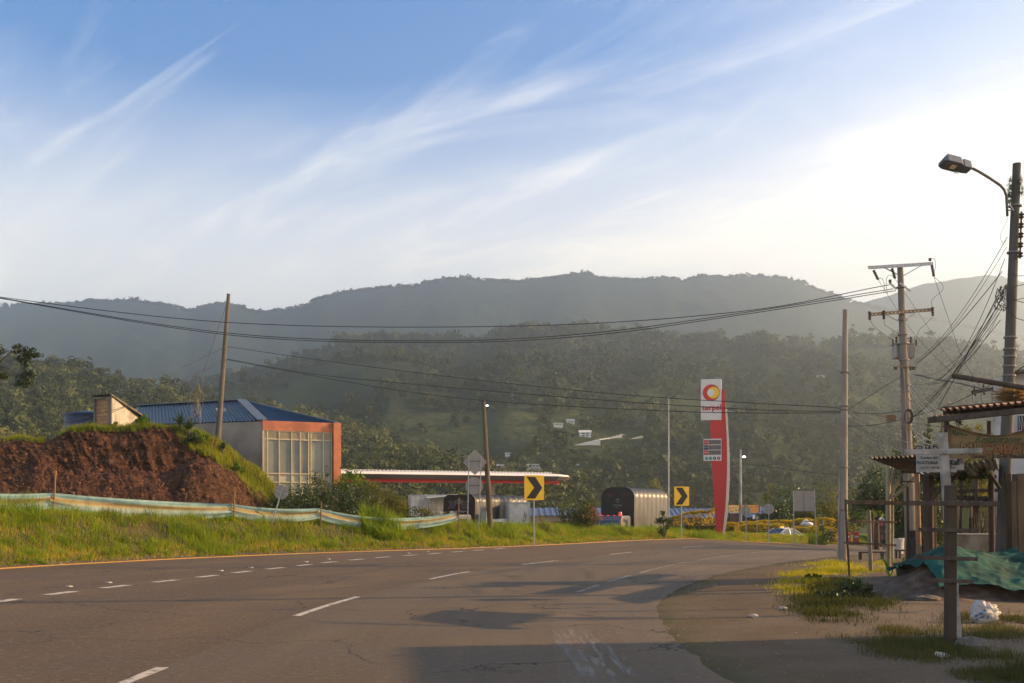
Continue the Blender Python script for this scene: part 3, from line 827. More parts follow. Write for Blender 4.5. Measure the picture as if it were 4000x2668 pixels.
# ------------------------------------------------------------------ haze: real air between here and the mountains
def haze_box():
 u0, u1, v0, v1, z0, z1 = -130, 2850, -2300, 320, -12, 585
 mb = MB(); uc, vc = (u0 + u1) / 2, (v0 + v1) / 2
 c = (uc * sin(BOX_A) + vc * cos(BOX_A), uc * cos(BOX_A) - vc * sin(BOX_A), (z0 + z1) / 2)
 mb.box(c, (v1 - v0, u1 - u0, z1 - z0), rz=-BOX_A)
 m = bpy.data.materials.new('haze_air'); m.use_nodes = True
 t = m.node_tree; t.nodes.clear()
 v = t.nodes.new('ShaderNodeVolumePrincipled')
 v.inputs['Color'].default_value = (0.77, 0.83, 0.85, 1)
 v.inputs['Density'].default_value = 0.00052
 v.inputs['Anisotropy'].default_value = 0.78
 o_ = t.nodes.new('ShaderNodeOutputMaterial'); t.links.new(v.outputs[0], o_.inputs['Volume'])
 o = mb.build('haze', m)
 tag(o, 'thin bluish morning haze filling the whole valley', 'haze', kind='stuff')
 return o
haze_box()
# ------------------------------------------------------------------ dug earth mound on the left
def mound():
 cols = np.array([
  (-500, 1.25, 2.6, 4.0), (-200, 1.3, 2.9, 4.6), (0, 1.35, 3.45, 4.85), (60, 1.35, 3.5, 4.9), (110, 1.35, 3.62, 4.86), (146, 1.35, 3.72, 4.84), (180, 1.3, 3.6, 4.9),
  (233, 1.3, 3.45, 5.15), (250, 1.3, 3.42, 5.3), (285, 1.3, 3.40, 5.38), (400, 1.3, 3.36, 5.48), (540, 1.25, 3.34, 5.62), (612, 1.25, 3.34, 5.72), (683, 1.2, 3.45, 5.6),
  (748, 1.2, 4.0, 5.55), (813, 1.1, 4.1, 5.3), (845, 1.1, 3.95, 5.1), (921, 1.0, 3.3, 4.45), (1000, 0.9, 2.7, 3.7), (1040, 0.9, 2.35, 3.3), (1080, 0.8, 2.0, 2.75), (1150, 0.6, 1.7, 2.2), (1250, 0.4, 1.3, 1.7),
  (1400, 0.2, 0.9, 1.2), (1560, 0.0, 0.5, 0.7), (1660, -0.6, -0.1, 0.0), (1720, -1.4, -1.2, -1.2)])
 px = np.linspace(-500, 1720, 470)
 c = [np.interp(px, cols[:, 0], cols[:, k]) for k in (1, 2, 3)]
 prof_t = np.array([0, .02, 0.22, 0.30, 0.42, 0.50, 0.75, 1.0])
 nR = 150
 t = np.linspace(0, 1, nR)
 dfoot = np.interp(px, [-500, 0, 600, 1000, 1400, 1720], [35.5, 38.5, 40.5, 42.6, 46.5, 49.5])
 T, PX = np.meshgrid(t, px)
 FZ, TZ, PZ = [np.repeat(a[:, None], nR, 1) for a in c]
 DF = np.repeat(dfoot[:, None], nR, 1)
 D = DF + np.interp(T, [0, 0.30, 0.36, 0.62, 1.0], [0, 4.6, 6.0, 7.6, 16.0])
 lump = fbm(PX / 60, T * 6, 77, 4)
 s1 = np.clip(T / 0.30, 0, 1)
 Z = FZ - 0.5 + (TZ - FZ + 0.5) * (s1 ** 0.85)
 s2 = smooth(0.0, 1.0, np.clip((T - 0.36) / 0.26, 0, 1)) * 0.5 + 0.5 * np.clip((T - 0.36) / 0.26, 0, 1)
 Z = np.where(T > 0.30, TZ + (PZ - TZ) * s2, Z)
 Z = np.where(T > 0.62, PZ - (T - 0.62) / 0.38 * 0.8, Z)
 Z = Z - smooth(0.93, 1.0, T) * (PZ + 1.5)
 X = (PX - CX) / F * D
 low = smooth(0.02, 0.08, T) * (1 - smooth(0.60, 0.66, T))
 rills = np.abs(fbm((PX + T * 260) / 16, T * 3.0, 5, 4)) * 2
 clods = fbm(X * 3.2, (D + Z) * 3.2, 9, 5)
 big = fbm(X * 0.7, (D + Z) * 0.9, 29, 4)
 lowpart = 1 - smooth(0.28, 0.38, T)
 Z = Z + low * (clods * 0.36 * (0.12 + lowpart * 1.1) + big * 0.7 * (0.4 + lowpart * 0.6) - rills * 0.30 * (0.4 + 0.6 * lowpart))
 Y = D - low * (rills * 0.35 - clods * 0.45) * (1 - lowpart * 0.5)
 V = np.stack([X, Y, Z], -1)
 m = bpy.data.materials.new('red_earth'); m.use_nodes = True
 tt = m.node_tree; b = tt.nodes['Principled BSDF']
 geo = tt.nodes.new('ShaderNodeNewGeometry')
 def tex(scale, det=6, stretch=None):
  n = tt.nodes.new('ShaderNodeTexNoise'); n.inputs['Scale'].default_value = scale; n.inputs['Detail'].default_value = det; n.inputs['Roughness'].default_value = 0.65
  if stretch:
   mp = tt.nodes.new('ShaderNodeMapping'); mp.inputs['Scale'].default_value = stretch; mp.inputs['Rotation'].default_value = (0, radians(-28), 0)
   tt.links.new(geo.outputs['Position'], mp.inputs[0]); tt.links.new(mp.outputs[0], n.inputs['Vector'])
  else: tt.links.new(geo.outputs['Position'], n.inputs['Vector'])
  return n.outputs['Fac']
 def rr(f, lo, hi):
  n = tt.nodes.new('ShaderNodeMapRange'); n.inputs['From Min'].default_value = lo; n.inputs['From Max'].default_value = hi; tt.links.new(f, n.inputs['Value']); return n.outputs[0]
 def mx(f, a, c2):
  n = tt.nodes.new('ShaderNodeMix'); n.data_type = 'RGBA'; tt.links.new(f, n.inputs[0])
  for i, q in ((6, a), (7, c2)):
   if isinstance(q, tuple): n.inputs[i].default_value = (*q, 1)
   else: tt.links.new(q, n.inputs[i])
  return n.outputs[2]
 c_ = mx(rr(tex(0.6, 7), 0.4, 0.6), (0.038, 0.018, 0.010), (0.070, 0.032, 0.017))
 c_ = mx(rr(tex(5, 6), 0.5, 0.7), c_, (0.125, 0.062, 0.033))
 c_ = mx(rr(tex(2.0, 5, (2.2, 2.2, 0.25)), 0.56, 0.63), c_, (0.125, 0.066, 0.038))
 c_ = mx(rr(tex(14, 3), 0.60, 0.70), c_, (0.04, 0.018, 0.011))
 tt.links.new(c_, b.inputs['Base Color']); b.inputs['Roughness'].default_value = 0.95; b.inputs['Specular IOR Level'].default_value = 0.1
 bp = tt.nodes.new('ShaderNodeBump'); bp.inputs['Strength'].default_value = 1.0; bp.inputs['Distance'].default_value = 0.12
 tt.links.new(tex(4, 10), bp.inputs['Height']); tt.links.new(bp.outputs[0], b.inputs['Normal'])
 o = np_mesh('earth_mound', V.reshape(-1, 3), grid_quads(*X.shape), m, smooth=True)
 tag(o, kind='structure')
 return V, px, t
VMO, MPX, MT = mound()
def mound_pt(px, t):
 a = np.interp(px, MPX, np.arange(len(MPX))); j = t * (len(MT) - 1)
 i0 = int(a); j0 = int(min(j, len(MT) - 2)); i0 = min(i0, len(MPX) - 2)
 fa, fj = a - i0, j - j0
 p = (VMO[i0, j0] * (1 - fa) + VMO[i0 + 1, j0] * fa) * (1 - fj) + (VMO[i0, j0 + 1] * (1 - fa) + VMO[i0 + 1, j0 + 1] * fa) * fj
 return Vector(p)
# ------------------------------------------------------------------ roof / wall materials
def corrugated(name, col, col2, pitch=0.2, axis='X', rough=0.5, metal=0.2, stain=0.55):
 m = mat(name, col, rough, metal, var=0.15, nscale=1.5, col2=col2, c2scale=1.6, c2lo=stain, c2hi=stain + 0.12, stretch=(1, 1, 1))
 t = m.node_tree; b = t.nodes['Principled BSDF']
 w = t.nodes.new('ShaderNodeTexWave'); w.wave_type = 'BANDS'; w.bands_direction = axis; w.inputs['Scale'].default_value = 0.314 / pitch; w.inputs['Distortion'].default_value = 0
 tcn = t.nodes.new('ShaderNodeTexCoord'); t.links.new(tcn.outputs['Object'], w.inputs['Vector'])
 bp = t.nodes.new('ShaderNodeBump'); bp.inputs['Strength'].default_value = 1; bp.inputs['Distance'].default_value = 0.04
 t.links.new(w.outputs['Fac'], bp.inputs['Height']); t.links.new(bp.outputs[0], b.inputs['Normal'])
 return m
M_BLUER = mat('blue_metal_roof', (0.014, 0.036, 0.056), 0.45, 0.15, var=0.18, nscale=0.8, col2=(0.012, 0.025, 0.04), c2scale=0.9, c2lo=0.5, c2hi=0.62, stretch=(1, 1, 1))
M_PLASTER = mat('grey_plaster', (0.28, 0.245, 0.20), 0.9, var=0.12, nscale=1.2, bump=0.2, bscale=30, col2=(0.22, 0.19, 0.15), c2scale=0.8)
M_TERRA = mat('terracotta_paint', (0.48, 0.165, 0.085), 0.8, var=0.12, nscale=2, bump=0.15, bscale=30, col2=(0.37, 0.13, 0.07), c2scale=1.4)
M_FRAME = mat('cream_frame', (0.50, 0.42, 0.27), 0.55, var=0.1)
M_PANE = mat('dusty_pane', (0.20, 0.20, 0.15), 0.22, var=0.2, nscale=0.8, spec=0.6, col2=(0.13, 0.135, 0.11), c2scale=0.5)
M_PANE2 = mat('frosted_pane', (0.38, 0.36, 0.26), 0.5, var=0.15, nscale=1.5)
M_LOUVRE = mat('louvre', (0.36, 0.30, 0.20), 0.6, var=0.1)
# ------------------------------------------------------------------ building with the blue hipped roof
def wall_quad(mb, a, b, z0, z1, mi=0, t=0.0):
 a, b = Vector(a), Vector(b)
 mb.add([(a.x, a.y, z0), (b.x, b.y, z0), (b.x, b.y, z1), (a.x, a.y, z1)], [(0, 1, 2, 3)], mi)
def blue_building():
 zt = 6.27
 C = Vector((-13.04, 52, 0)); R = Vector((-9.40, 53.7, 0)); Lc = Vector((-20.6, 54.7, 0)); BL = Vector((-24.5, 67, 0)); BR = Vector((-11.6, 62.5, 0))
 t = thing('blue_roofed_building', 'grey building with blue hipped roof, terracotta fascia and tall windows behind the earth mound', 'building', (C.x, C.y, 0))
 o0 = Vector((C.x, C.y, 0))
 pts = [C, R, BR, BL, Lc]
 mb = MB()
 for i in range(5):
  a, b = pts[i] - o0, pts[(i + 1) % 5] - o0
  wall_quad(mb, a, b, -1.2, zt)
 mb.build('wall', M_PLASTER, t)
 A = Vector((-15.98, 58.8, 8.1)) - o0; B = Vector((-23.2, 61.9, 8.1)) - o0
 zt2 = zt + 0.02
 def e(p, k=1.03):
  cen = Vector((-17, 58.5, 0)); q = cen + (p - cen) * k; return Vector((q.x, q.y, zt2)) - o0
 c_, r_, br_, bl_, l_ = e(C, 1.0), e(R, 1.0), e(BR), e(BL), e(Lc)
 def slope(name, e0, e1, r0, r1, nrib, h=0.055):
  m2 = MB()
  nrm = (e1 - e0).cross(r0 - e0).normalized()
  if nrm.z < 0: nrm = -nrm
  prev = None
  vs, fs = [], []
  for k in range(nrib * 3 + 1):
   u = k / (nrib * 3)
   up = h if k % 3 == 1 else 0.0
   p = e0 + (e1 - e0) * u + nrm * up; q = r0 + (r1 - r0) * u + nrm * up
   vs += [p, q]
   if k: fs.append((2 * k - 2, 2 * k, 2 * k + 1, 2 * k - 1))
  m2.add(vs, fs)
  return m2
 mL = slope('roof', l_, c_, B, A, 34)
 mR = slope('roof', c_, r_, A, A + (Vector((0.3, 0.2, 0))), 22)
 mB = slope('roof', r_, br_, A + Vector((0.3, 0.2, 0)), A + Vector((0.4, 0.5, 0)), 18)
 mC = slope('roof', br_, bl_, A + Vector((0.4, 0.5, 0)), B, 20); mD = slope('roof', bl_, l_, B, B, 14)
 for q in (mR, mB, mC, mD): mL.add(q.v, q.f)
 rf = mL.build('roof', M_BLUER, t)
 M_CAP = mat('ridge_cap', (0.10, 0.12, 0.14), 0.5, 0.3, var=0.15)
 mb = MB(); up = Vector((0, 0, 0.06))
 mb.bar(c_ + up, A + up, 0.55, 0.06); mb.bar(A + up, B + up, 0.40, 0.06); mb.bar(r_ + up, A + up, 0.14, 0.06)
 mb.build('ridge_cap', M_CAP, rf)
 d = (R - C); Lw = d.length; d.normalize(); n = Vector((d.y, -d.x, 0))
 M = Matrix(((d.x, -n.x, 0, 0), (d.y, -n.y, 0, 0), (0, 0, 1, 0), (0, 0, 0, 1)))
 def F_(x, y, z): return M @ Vector((x, y, z))     # y<0 = out of the wall
 def fb(mb, x0, x1, y0, y1, z0, z1, mi=0):
  mb.box(M @ Vector(((x0 + x1) / 2, (y0 + y1) / 2, (z0 + z1) / 2)), (x1 - x0, abs(y1 - y0), z1 - z0), M=M.to_3x3(), mi=mi)
 mb = MB(); fb(mb, 0.0, Lw - 0.02, -0.12, -0.003, zt - 0.47, zt + 0.04); mb.build('fascia', M_TERRA, t)
 mb = MB(); fb(mb, Lw - 0.30, Lw + 0.10, -0.32, 0.10, -1, zt + 0.05); mb.build('column', M_TERRA, t)
 W = Lw - 0.32
 ztop = zt - 0.49; rows = [ztop, ztop - 0.42, 3.55, 3.10, 2.45]
 xs = [0.06, 0.30, 0.95, 1.58, 2.02, 2.48, 2.62, 3.28, W]
 cols = [0.26, 0.92, 1.52, 1.96, 2.42, 2.56, 3.26]
 u = W / 3.72
 vx = [0.02, 0.24, 0.86, 1.52, 1.98, 2.42, 2.56, 3.22, 3.68]
 vx = [v * u for v in vx]
 wn = thing('tmp', None, None) if False else None
 fr = MB()
 for v in vx: fb(fr, v - 0.025, v + 0.025, -0.10, -0.004, 2.0, ztop)
 for z in rows + [2.05]: fb(fr, vx[0] - 0.02, vx[-1] + 0.02, -0.085, -0.006, z - 0.03, z + 0.03)
 wf = fr.build('window_frame', M_FRAME, t)
 for i in range(len(vx) - 1):
  a, b = vx[i] + 0.03, vx[i + 1] - 0.03
  if b - a < 0.2 and i in (0, 5):
   p = MB(); fb(p, a, b, -0.03, -0.010, 2.05, ztop - 0.02); p.build('mullion_panel', M_FRAME, t); continue
  for z0, z1 in ((rows[1] + 0.035, ztop - 0.035), (2.09, 2.42)):
   lv = MB(); fb(lv, a, b, -0.024, -0.018, z0, z1); z = z0 + 0.03
   while z < z1:
    fb(lv, a, b, -0.06, -0.022, z - 0.012, z + 0.018); z += 0.062
   lv.build('louvre', M_LOUVRE, wf)
  p = MB(); fb(p, a, b, -0.02, -0.008, rows[2] + 0.03, rows[1] - 0.03); p.build('pane', M_PANE, wf)
  p = MB(); fb(p, a, b, -0.02, -0.008, 2.48, rows[2] - 0.03) ; p.build('lower_pane', M_PANE2, wf)
 ds = thing('satellite_dish', 'small grey satellite dish on the blue roof beside the leaning pole', 'satellite dish', P(872, 1612, 56.0))
 mb = MB(); R2 = 0.30
 vs, fs = [], []
 for i in range(6):
  for k in range(18):
   a = 2 * pi * k / 18; r = R2 * i / 5
   vs.append((r * cos(a), -0.10 + 0.35 * (r ** 2) * 2, r * sin(a)))
 for i in range(5):
  for k in range(18):
   fs.append((i * 18 + k, i * 18 + (k + 1) % 18, (i + 1) * 18 + (k + 1) % 18, (i + 1) * 18 + k))
 Mt = Matrix.Rotation(radians(-40), 4, 'Z') @ Matrix.Rotation(radians(-25), 4, 'X')
 mb.add([Mt @ Vector(v) for v in vs], fs); mb.build('dish', M_SIGNBACK, ds, smooth=True)
 mb = MB(); mb.tube([(0, 0.05, 0), (0, 0.12, -0.35), (0, 0.12, -0.9)], 0.02, 6); mb.build('mount', M_STEEL, ds)
 mb = MB(); mb.tube([Mt @ Vector((0, -0.1, -0.28)), Mt @ Vector((0, -0.45, -0.05))], 0.012, 5); mb.ball(Mt @ Vector((0, -0.47, -0.03)), 0.05, 8, 5); mb.build('feed_arm', M_STEEL, ds)
blue_building()
# ------------------------------------------------------------------ brick hut, water tank
def bricks(name, c1, c2, mortar, scale=1.0, bw=0.33, rh=0.2):
 m = bpy.data.materials.new(name); m.use_nodes = True
 t = m.node_tree; b = t.nodes['Principled BSDF']
 tcn = t.nodes.new('ShaderNodeTexCoord'); mp = t.nodes.new('ShaderNodeMapping'); mp.inputs['Rotation'].default_value = (radians(90), 0, 0)
 t.links.new(tcn.outputs['Object'], mp.inputs[0])
 br = t.nodes.new('ShaderNodeTexBrick'); br.inputs['Color1'].default_value = (*c1, 1); br.inputs['Color2'].default_value = (*c2, 1); br.inputs['Mortar'].default_value = (*mortar, 1)
 br.inputs['Scale'].default_value = scale; br.inputs['Brick Width'].default_value = bw; br.inputs['Row Height'].default_value = rh; br.inputs['Mortar Size'].default_value = 0.012
 t.links.new(mp.outputs[0], br.inputs['Vector']); t.links.new(br.outputs['Color'], b.inputs['Base Color'])
 bp = t.nodes.new('ShaderNodeBump'); bp.inputs['Distance'].default_value = 0.01; t.links.new(br.outputs['Fac'], bp.inputs['Height']); bp.invert = True; t.links.new(bp.outputs[0], b.inputs['Normal'])
 b.inputs['Roughness'].default_value = 0.9
 return m
def hut():
 d0 = 53.0; s = d0 / F
 a = P(372, 1640, d0); b = P(432, 1640, d0 - 0.5); c = P(552, 1640, d0 + 4.2)
 z0 = 3.6
 o = Vector((b.x, b.y, 0))
 t = thing('brick_hut', 'small brick and plaster hut with steep corrugated roof on top of the mound', 'hut', (b.x, b.y, 0))
 zt = P(0, 1552, d0).z; zl = P(0, 1625, d0 + 4).z
 al, bl, cl = a - o, Vector((0, 0, 0)), c - o
 MBk = bricks('hollow_brick', (0.42, 0.24, 0.09), (0.30, 0.17, 0.07), (0.12, 0.095, 0.07))
 d1 = (Vector((al.x, al.y, 0))).normalized()
 mb = MB(); mb.add([(al.x, al.y, z0), (0, 0, z0), (0, 0, zt), (al.x, al.y, zt - 0.02)], [(0, 1, 2, 3)])
 back = Vector((0.2, 3.0, 0))
 mb.add([(al.x, al.y, z0), (al.x + back.x, al.y + back.y, z0), (al.x + back.x, al.y + back.y, zt - .02), (al.x, al.y, zt - .02)], [(0, 1, 2, 3)])
 mb.build('brick_wall', MBk, t)
 mb = MB()
 mb.box((0.0, -0.06, (z0 + zt) / 2), (0.16, 0.16, zt - z0 - 0.03)); mb.box((al.x, al.y - 0.06, (z0 + zt) / 2), (0.10, 0.14, zt - z0 - 0.05)); mb.box(((al.x) / 2, al.y / 2 - 0.04, zt - 0.08), (abs(al.x) - 0.1, 0.14, 0.12))
 mb.build('concrete_frame', M_CONC_D, t)
 mb = MB(); mb.add([(0.085, 0, z0), (cl.x, cl.y, z0), (cl.x, cl.y, zl), (0.085, 0, zt)], [(0, 1, 2, 3)])
 mb.build('plaster_wall', mat('hut_plaster', (0.42, 0.37, 0.30), 0.9, var=0.12, nscale=1.5, col2=(0.3, 0.26, 0.2), c2scale=1.2), t)
 M_ROOF = mat('fibre_cement', (0.115, 0.098, 0.078), 0.9, var=0.25, nscale=3)
 e0 = Vector((al.x - 0.12, al.y - 0.25, zt + 0.10)); e1 = Vector((0.12, -0.25, zt + 0.13)); n1 = Vector((cl.x + 0.25, cl.y - 0.2, zl + 0.02)); n0 = n1 + (e0 - e1)
 vs, fs = [], []
 nW = 40
 for k in range(nW + 1):
  u = k / nW; w = 0.035 * sin(u * 2 * pi * 6)
  vs += [e0 + (e1 - e0) * u + Vector((0, 0, w)), n0 + (n1 - n0) * u + Vector((0, 0, w)), e0 + (e1 - e0) * u + Vector((0, 0, w - 0.03)), n0 + (n1 - n0) * u + Vector((0, 0, w - 0.03))]
  if k:
   b_ = 4 * k
   fs += [(b_ - 4, b_, b_ + 1, b_ - 3), (b_ - 2, b_ - 1, b_ + 3, b_ + 2), (b_ - 4, b_ - 2, b_ + 2, b_)]
 m2 = MB(); m2.add(vs, fs); m2.bar(e1 + Vector((0, 0, -.07)), n1 + Vector((0, 0, -.07)), 0.08, 0.10)
 m2.build('roof', M_ROOF, t)
 c0 = P(345, 1640, 56.0); r = 1.18
 t = thing('water_tank', 'round dark blue plastic water tank standing behind the grassy mound, left of the brick hut', 'water tank', (c0.x, c0.y, 3.2))
 prof = [(0.94, 0), (1.0, 1.0), (1.06, 3.42), (1.12, 3.44), (1.12, 3.56), (1.0, 3.58), (0.25, 3.72), (0.0, 3.74)]
 top = P(0, 1605, 56).z - 3.2
 prof = [(a_ * r, z / 3.74 * top) for a_, z in prof]
 vs, fs = [], []
 nn = 32
 for rr_, z in prof:
  for k in range(nn): vs.append((rr_ * cos(2 * pi * k / nn), rr_ * sin(2 * pi * k / nn), z))
 for i in range(len(prof) - 1):
  for k in range(nn): fs.append((i * nn + k, i * nn + (k + 1) % nn, (i + 1) * nn + (k + 1) % nn, (i + 1) * nn + k))
 mt = mat('tank_blue', (0.012, 0.035, 0.085), 0.5, var=0.15)
 b1 = MB(); b1.add(vs[:3 * nn] , [f for f in fs if max(f) < 3 * nn]); b1.build('tank_body', mt, t, smooth=True)
 b2 = MB(); b2.add(vs[2 * nn:], [tuple(i - 2 * nn for i in f) for f in fs if min(f) >= 2 * nn]); b2.build('lid', mt, t)
hut()
# ------------------------------------------------------------------ fabric barrier on stakes
def banner_mat():
 m = bpy.data.materials.new('printed_fabric'); m.use_nodes = True
 t = m.node_tree; b = t.nodes['Principled BSDF']
 uvn = t.nodes.new('ShaderNodeUVMap'); sp = t.nodes.new('ShaderNodeSeparateXYZ'); t.links.new(uvn.outputs[0], sp.inputs[0])
 cr = t.nodes.new('ShaderNodeValToRGB'); e = cr.color_ramp
 cols = [(0.0, (0.24, 0.42, 0.36)), (0.10, (0.46, 0.58, 0.48)), (0.22, (0.26, 0.44, 0.38)), (0.30, (0.55, 0.62, 0.52)), (0.44, (0.48, 0.58, 0.48)), (0.50, (0.55, 0.46, 0.26)), (0.55, (0.55, 0.42, 0.16)),
   (0.60, (0.28, 0.14, 0.05)), (0.66, (0.27, 0.14, 0.05)), (0.70, (0.55, 0.42, 0.18)), (0.74, (0.52, 0.4, 0.2)), (0.77, (0.36, 0.52, 0.45)), (0.86, (0.22, 0.40, 0.36)), (0.92, (0.44, 0.56, 0.48)), (1.0, (0.24, 0.42, 0.37))]
 while len(e.elements) < len(cols): e.elements.new(0.5)
 for i, (p, c) in enumerate(cols): e.elements[i].position = p; e.elements[i].color = (*c, 1)
 t.links.new(sp.outputs['Y'], cr.inputs[0])
 br = t.nodes.new('ShaderNodeTexBrick'); br.inputs['Scale'].default_value = 1.0; br.inputs['Brick Width'].default_value = 0.13; br.inputs['Row Height'].default_value = 0.055; br.inputs['Mortar Size'].default_value = 0.016
 br.inputs['Color1'].default_value = (0, 0, 0, 1); br.inputs['Color2'].default_value = (0, 0, 0, 1); br.inputs['Mortar'].default_value = (1, 1, 1, 1)
 t.links.new(uvn.outputs[0], br.inputs['Vector'])
 g1 = t.nodes.new('ShaderNodeMath'); g1.operation = 'GREATER_THAN'; g1.inputs[1].default_value = 0.575; t.links.new(sp.outputs['Y'], g1.inputs[0])
 g2 = t.nodes.new('ShaderNodeMath'); g2.operation = 'LESS_THAN'; g2.inputs[1].default_value = 0.69; t.links.new(sp.outputs['Y'], g2.inputs[0])
 a = t.nodes.new('ShaderNodeMath'); a.operation = 'MULTIPLY'; t.links.new(g1.outputs[0], a.inputs[0]); t.links.new(g2.outputs[0], a.inputs[1])
 a2 = t.nodes.new('ShaderNodeMath'); a2.operation = 'MULTIPLY'; t.links.new(a.outputs[0], a2.inputs[0]); t.links.new(br.outputs['Color'], a2.inputs[1])
 mx = t.nodes.new('ShaderNodeMix'); mx.data_type = 'RGBA'; t.links.new(a2.outputs[0], mx.inputs[0]); t.links.new(cr.outputs[0], mx.inputs[6]); mx.inputs[7].default_value = (0.5, 0.38, 0.16, 1)
 nz = t.nodes.new('ShaderNodeTexNoise'); nz.inputs['Scale'].default_value = 3; tcn = t.nodes.new('ShaderNodeTexCoord'); t.links.new(tcn.outputs['Object'], nz.inputs['Vector'])
 mr = t.nodes.new('ShaderNodeMapRange'); mr.inputs['From Min'].default_value = .3; mr.inputs['From Max'].default_value = .7; mr.inputs['To Min'].default_value = .75; mr.inputs['To Max'].default_value = 1.1; t.links.new(nz.outputs['Fac'], mr.inputs['Value'])
 sc = t.nodes.new('ShaderNodeVectorMath'); sc.operation = 'SCALE'; t.links.new(mx.outputs[2], sc.inputs[0]); t.links.new(mr.outputs[0], sc.inputs['Scale'])
 t.links.new(sc.outputs[0], b.inputs['Base Color']); b.inputs['Roughness'].default_value = 0.7
 tr = t.nodes.new('ShaderNodeBsdfTranslucent'); t.links.new(sc.outputs[0], tr.inputs['Color'])
 ms = t.nodes.new('ShaderNodeMixShader'); ms.inputs[0].default_value = 0.45; t.links.new(b.outputs[0], ms.inputs[1]); t.links.new(tr.outputs[0], ms.inputs[2])
 t.links.new(ms.outputs[0], t.nodes['Material Output'].inputs['Surface'])
 return m
M_BAN = banner_mat()
def banner():
 st = [(-330, 1905, 33.5, .82), (212, 1925, 36.2, .76), (915, 1968, 40.2, .64), (1252, 1985, 42.2, .58), (1792, 2000, 46.0, 0.50)]
 lab = ['long strip of aqua fabric with an ochre printed band, left of the first stake', 'long sagging strip of aqua fabric with an ochre band between the first two stakes',
     'aqua fabric strip with ochre band in front of the parked off-road wagon roof', 'sagging faded aqua fabric strip ending at the rusty stake below the double sign']
 for k in range(4):
  a, b = st[k], st[k + 1]
  n, m_ = 70, 14
  pa, pb = P(a[0], a[1], a[2]), P(b[0], b[1], b[2])
  V, UV = [], []
  sag = 0.10 if k < 3 else 0.34
  if k == 1: sag = 0.06
  Lg = (pb - pa).length
  for i in range(n):
   u = i / (n - 1); w = a[3] + (b[3] - a[3]) * u
   top = pa.lerp(pb, u); top.z -= sag * 4 * u * (1 - u)
   pinch = 1 - 0.25 * (math.exp(-u * Lg * 1.5) + math.exp(-(1 - u) * Lg * 1.5))
   for j in range(m_):
    v = j / (m_ - 1)
    off = 0.05 * sin(v * 9 + u * Lg * 1.1) + 0.03 * sin(v * 17 + u * Lg * 0.6 + 2) + 0.09 * float(vnoise(np.array(u * Lg * 0.5), np.array(v * 1.5 + k * 9), 3))
    V.append((top.x - 0.10, top.y - 0.06 + off, top.z - w * pinch * (1 - v))); UV.append((u * Lg, v))
  o = np_mesh('fabric_banner', V, grid_quads(n, m_), M_BAN, smooth=True, uv=UV)
  tag(o, lab[k], 'banner', 'fabric barrier strips along the verge')
 M_STK = mat('stake_wood', (0.25, 0.13, 0.06), 0.85, var=0.3, nscale=8, stretch=(1, 1, .2))
 labs = ['thin wooden stake holding the fabric, leftmost in the photo', 'thin brown wooden stake between two long fabric strips in front of the red earth', 'short stake holding the fabric, left of the big grass tuft', 'rusty stake at the far end of the fabric beside the double sign']
 sx = [(213, 1838, 36.2, 3, .05), (915, 1902, 40.2, 2, 0.045), (1254, 1962, 42.2, 0, .05), (1792, 1944, 46.0, 0, .05)]
 for i, (x, y, d, lean, w) in enumerate(sx):
  tp = P(x + (4 if i == 0 else 1), y, d); g_ = GD(x - (6 if i == 0 else 2), d)
  mb = MB(); mb.bar(Vector((0, 0, -0.2)), tp - Vector((g_.x, g_.y, g_.z)), w, w); o = mb.build('stake', M_STK); o.location = g_
  tag(o, labs[i], 'stake', 'stakes of the fabric barrier')
banner()
# ------------------------------------------------------------------ signs
def rounded(w, h, r, n=5):
 pts = []
 for cx_, cz_, a0 in ((w / 2 - r, h / 2 - r, 0), (-w / 2 + r, h / 2 - r, 90), (-w / 2 + r, -h / 2 + r, 180), (w / 2 - r, -h / 2 + r, 270)):
  for k in range(n + 1):
   a = radians(a0 + 90 * k / n); pts.append((cx_ + r * cos(a), cz_ + r * sin(a)))
 return pts[::-1]
def disc(r, n=36): return [(r * cos(-2 * pi * k / n), r * sin(-2 * pi * k / n)) for k in range(n)]
M_YSIGN = mat('sign_yellow', (0.72, 0.42, 0.015), 0.45, var=0.1, nscale=5, col2=(0.55, 0.32, 0.02), c2scale=6, c2lo=0.6, c2hi=0.7)
def chevron(px, py_mid, d, w, h, label, rz):
 g_ = GD(px, d); zc_ = P(px, py_mid, d).z
 t = thing('chevron_sign', label, 'road sign', (g_.x, g_.y, g_.z), rz, 'yellow chevron signs along the outside of the bend')
 zz_ = zc_ - g_.z
 M = Matrix.Translation((0, 0, zz_))
 mb = MB(); mb.prism(rounded(w, h, 0.05), 0.006, M); mb.build('sign_panel', M_YSIGN, t)
 hw, hh = w * 0.40, h * 0.44
 pts = [(-hw, hh), (hw * 0.12, hh), (hw * 1.02, 0), (hw * 0.12, -hh), (-hw, -hh), (-hw * 0.02, 0)]
 M2 = Matrix.Translation((0, -0.004, zz_))
 mb = MB(); mb.prism(pts, 0.003, M2); mb.build('chevron_arrow', M_BLACK, t)
 mb = MB(); mb.box((0, 0.035, (zz_ + h * 0.4) / 2 - 0.1), (0.055, 0.055, zz_ + h * 0.4 + .2)); mb.build('post', M_STEEL, t)
chevron(2087, 1905, 45.6, 0.93, 1.13, 'larger yellow and black chevron sign on a steel post beside the white box truck', radians(14))
chevron(2663, 1938, 57.5, 0.92, 1.11, 'smaller yellow and black chevron sign right behind the tarpaulin covered truck', radians(14))
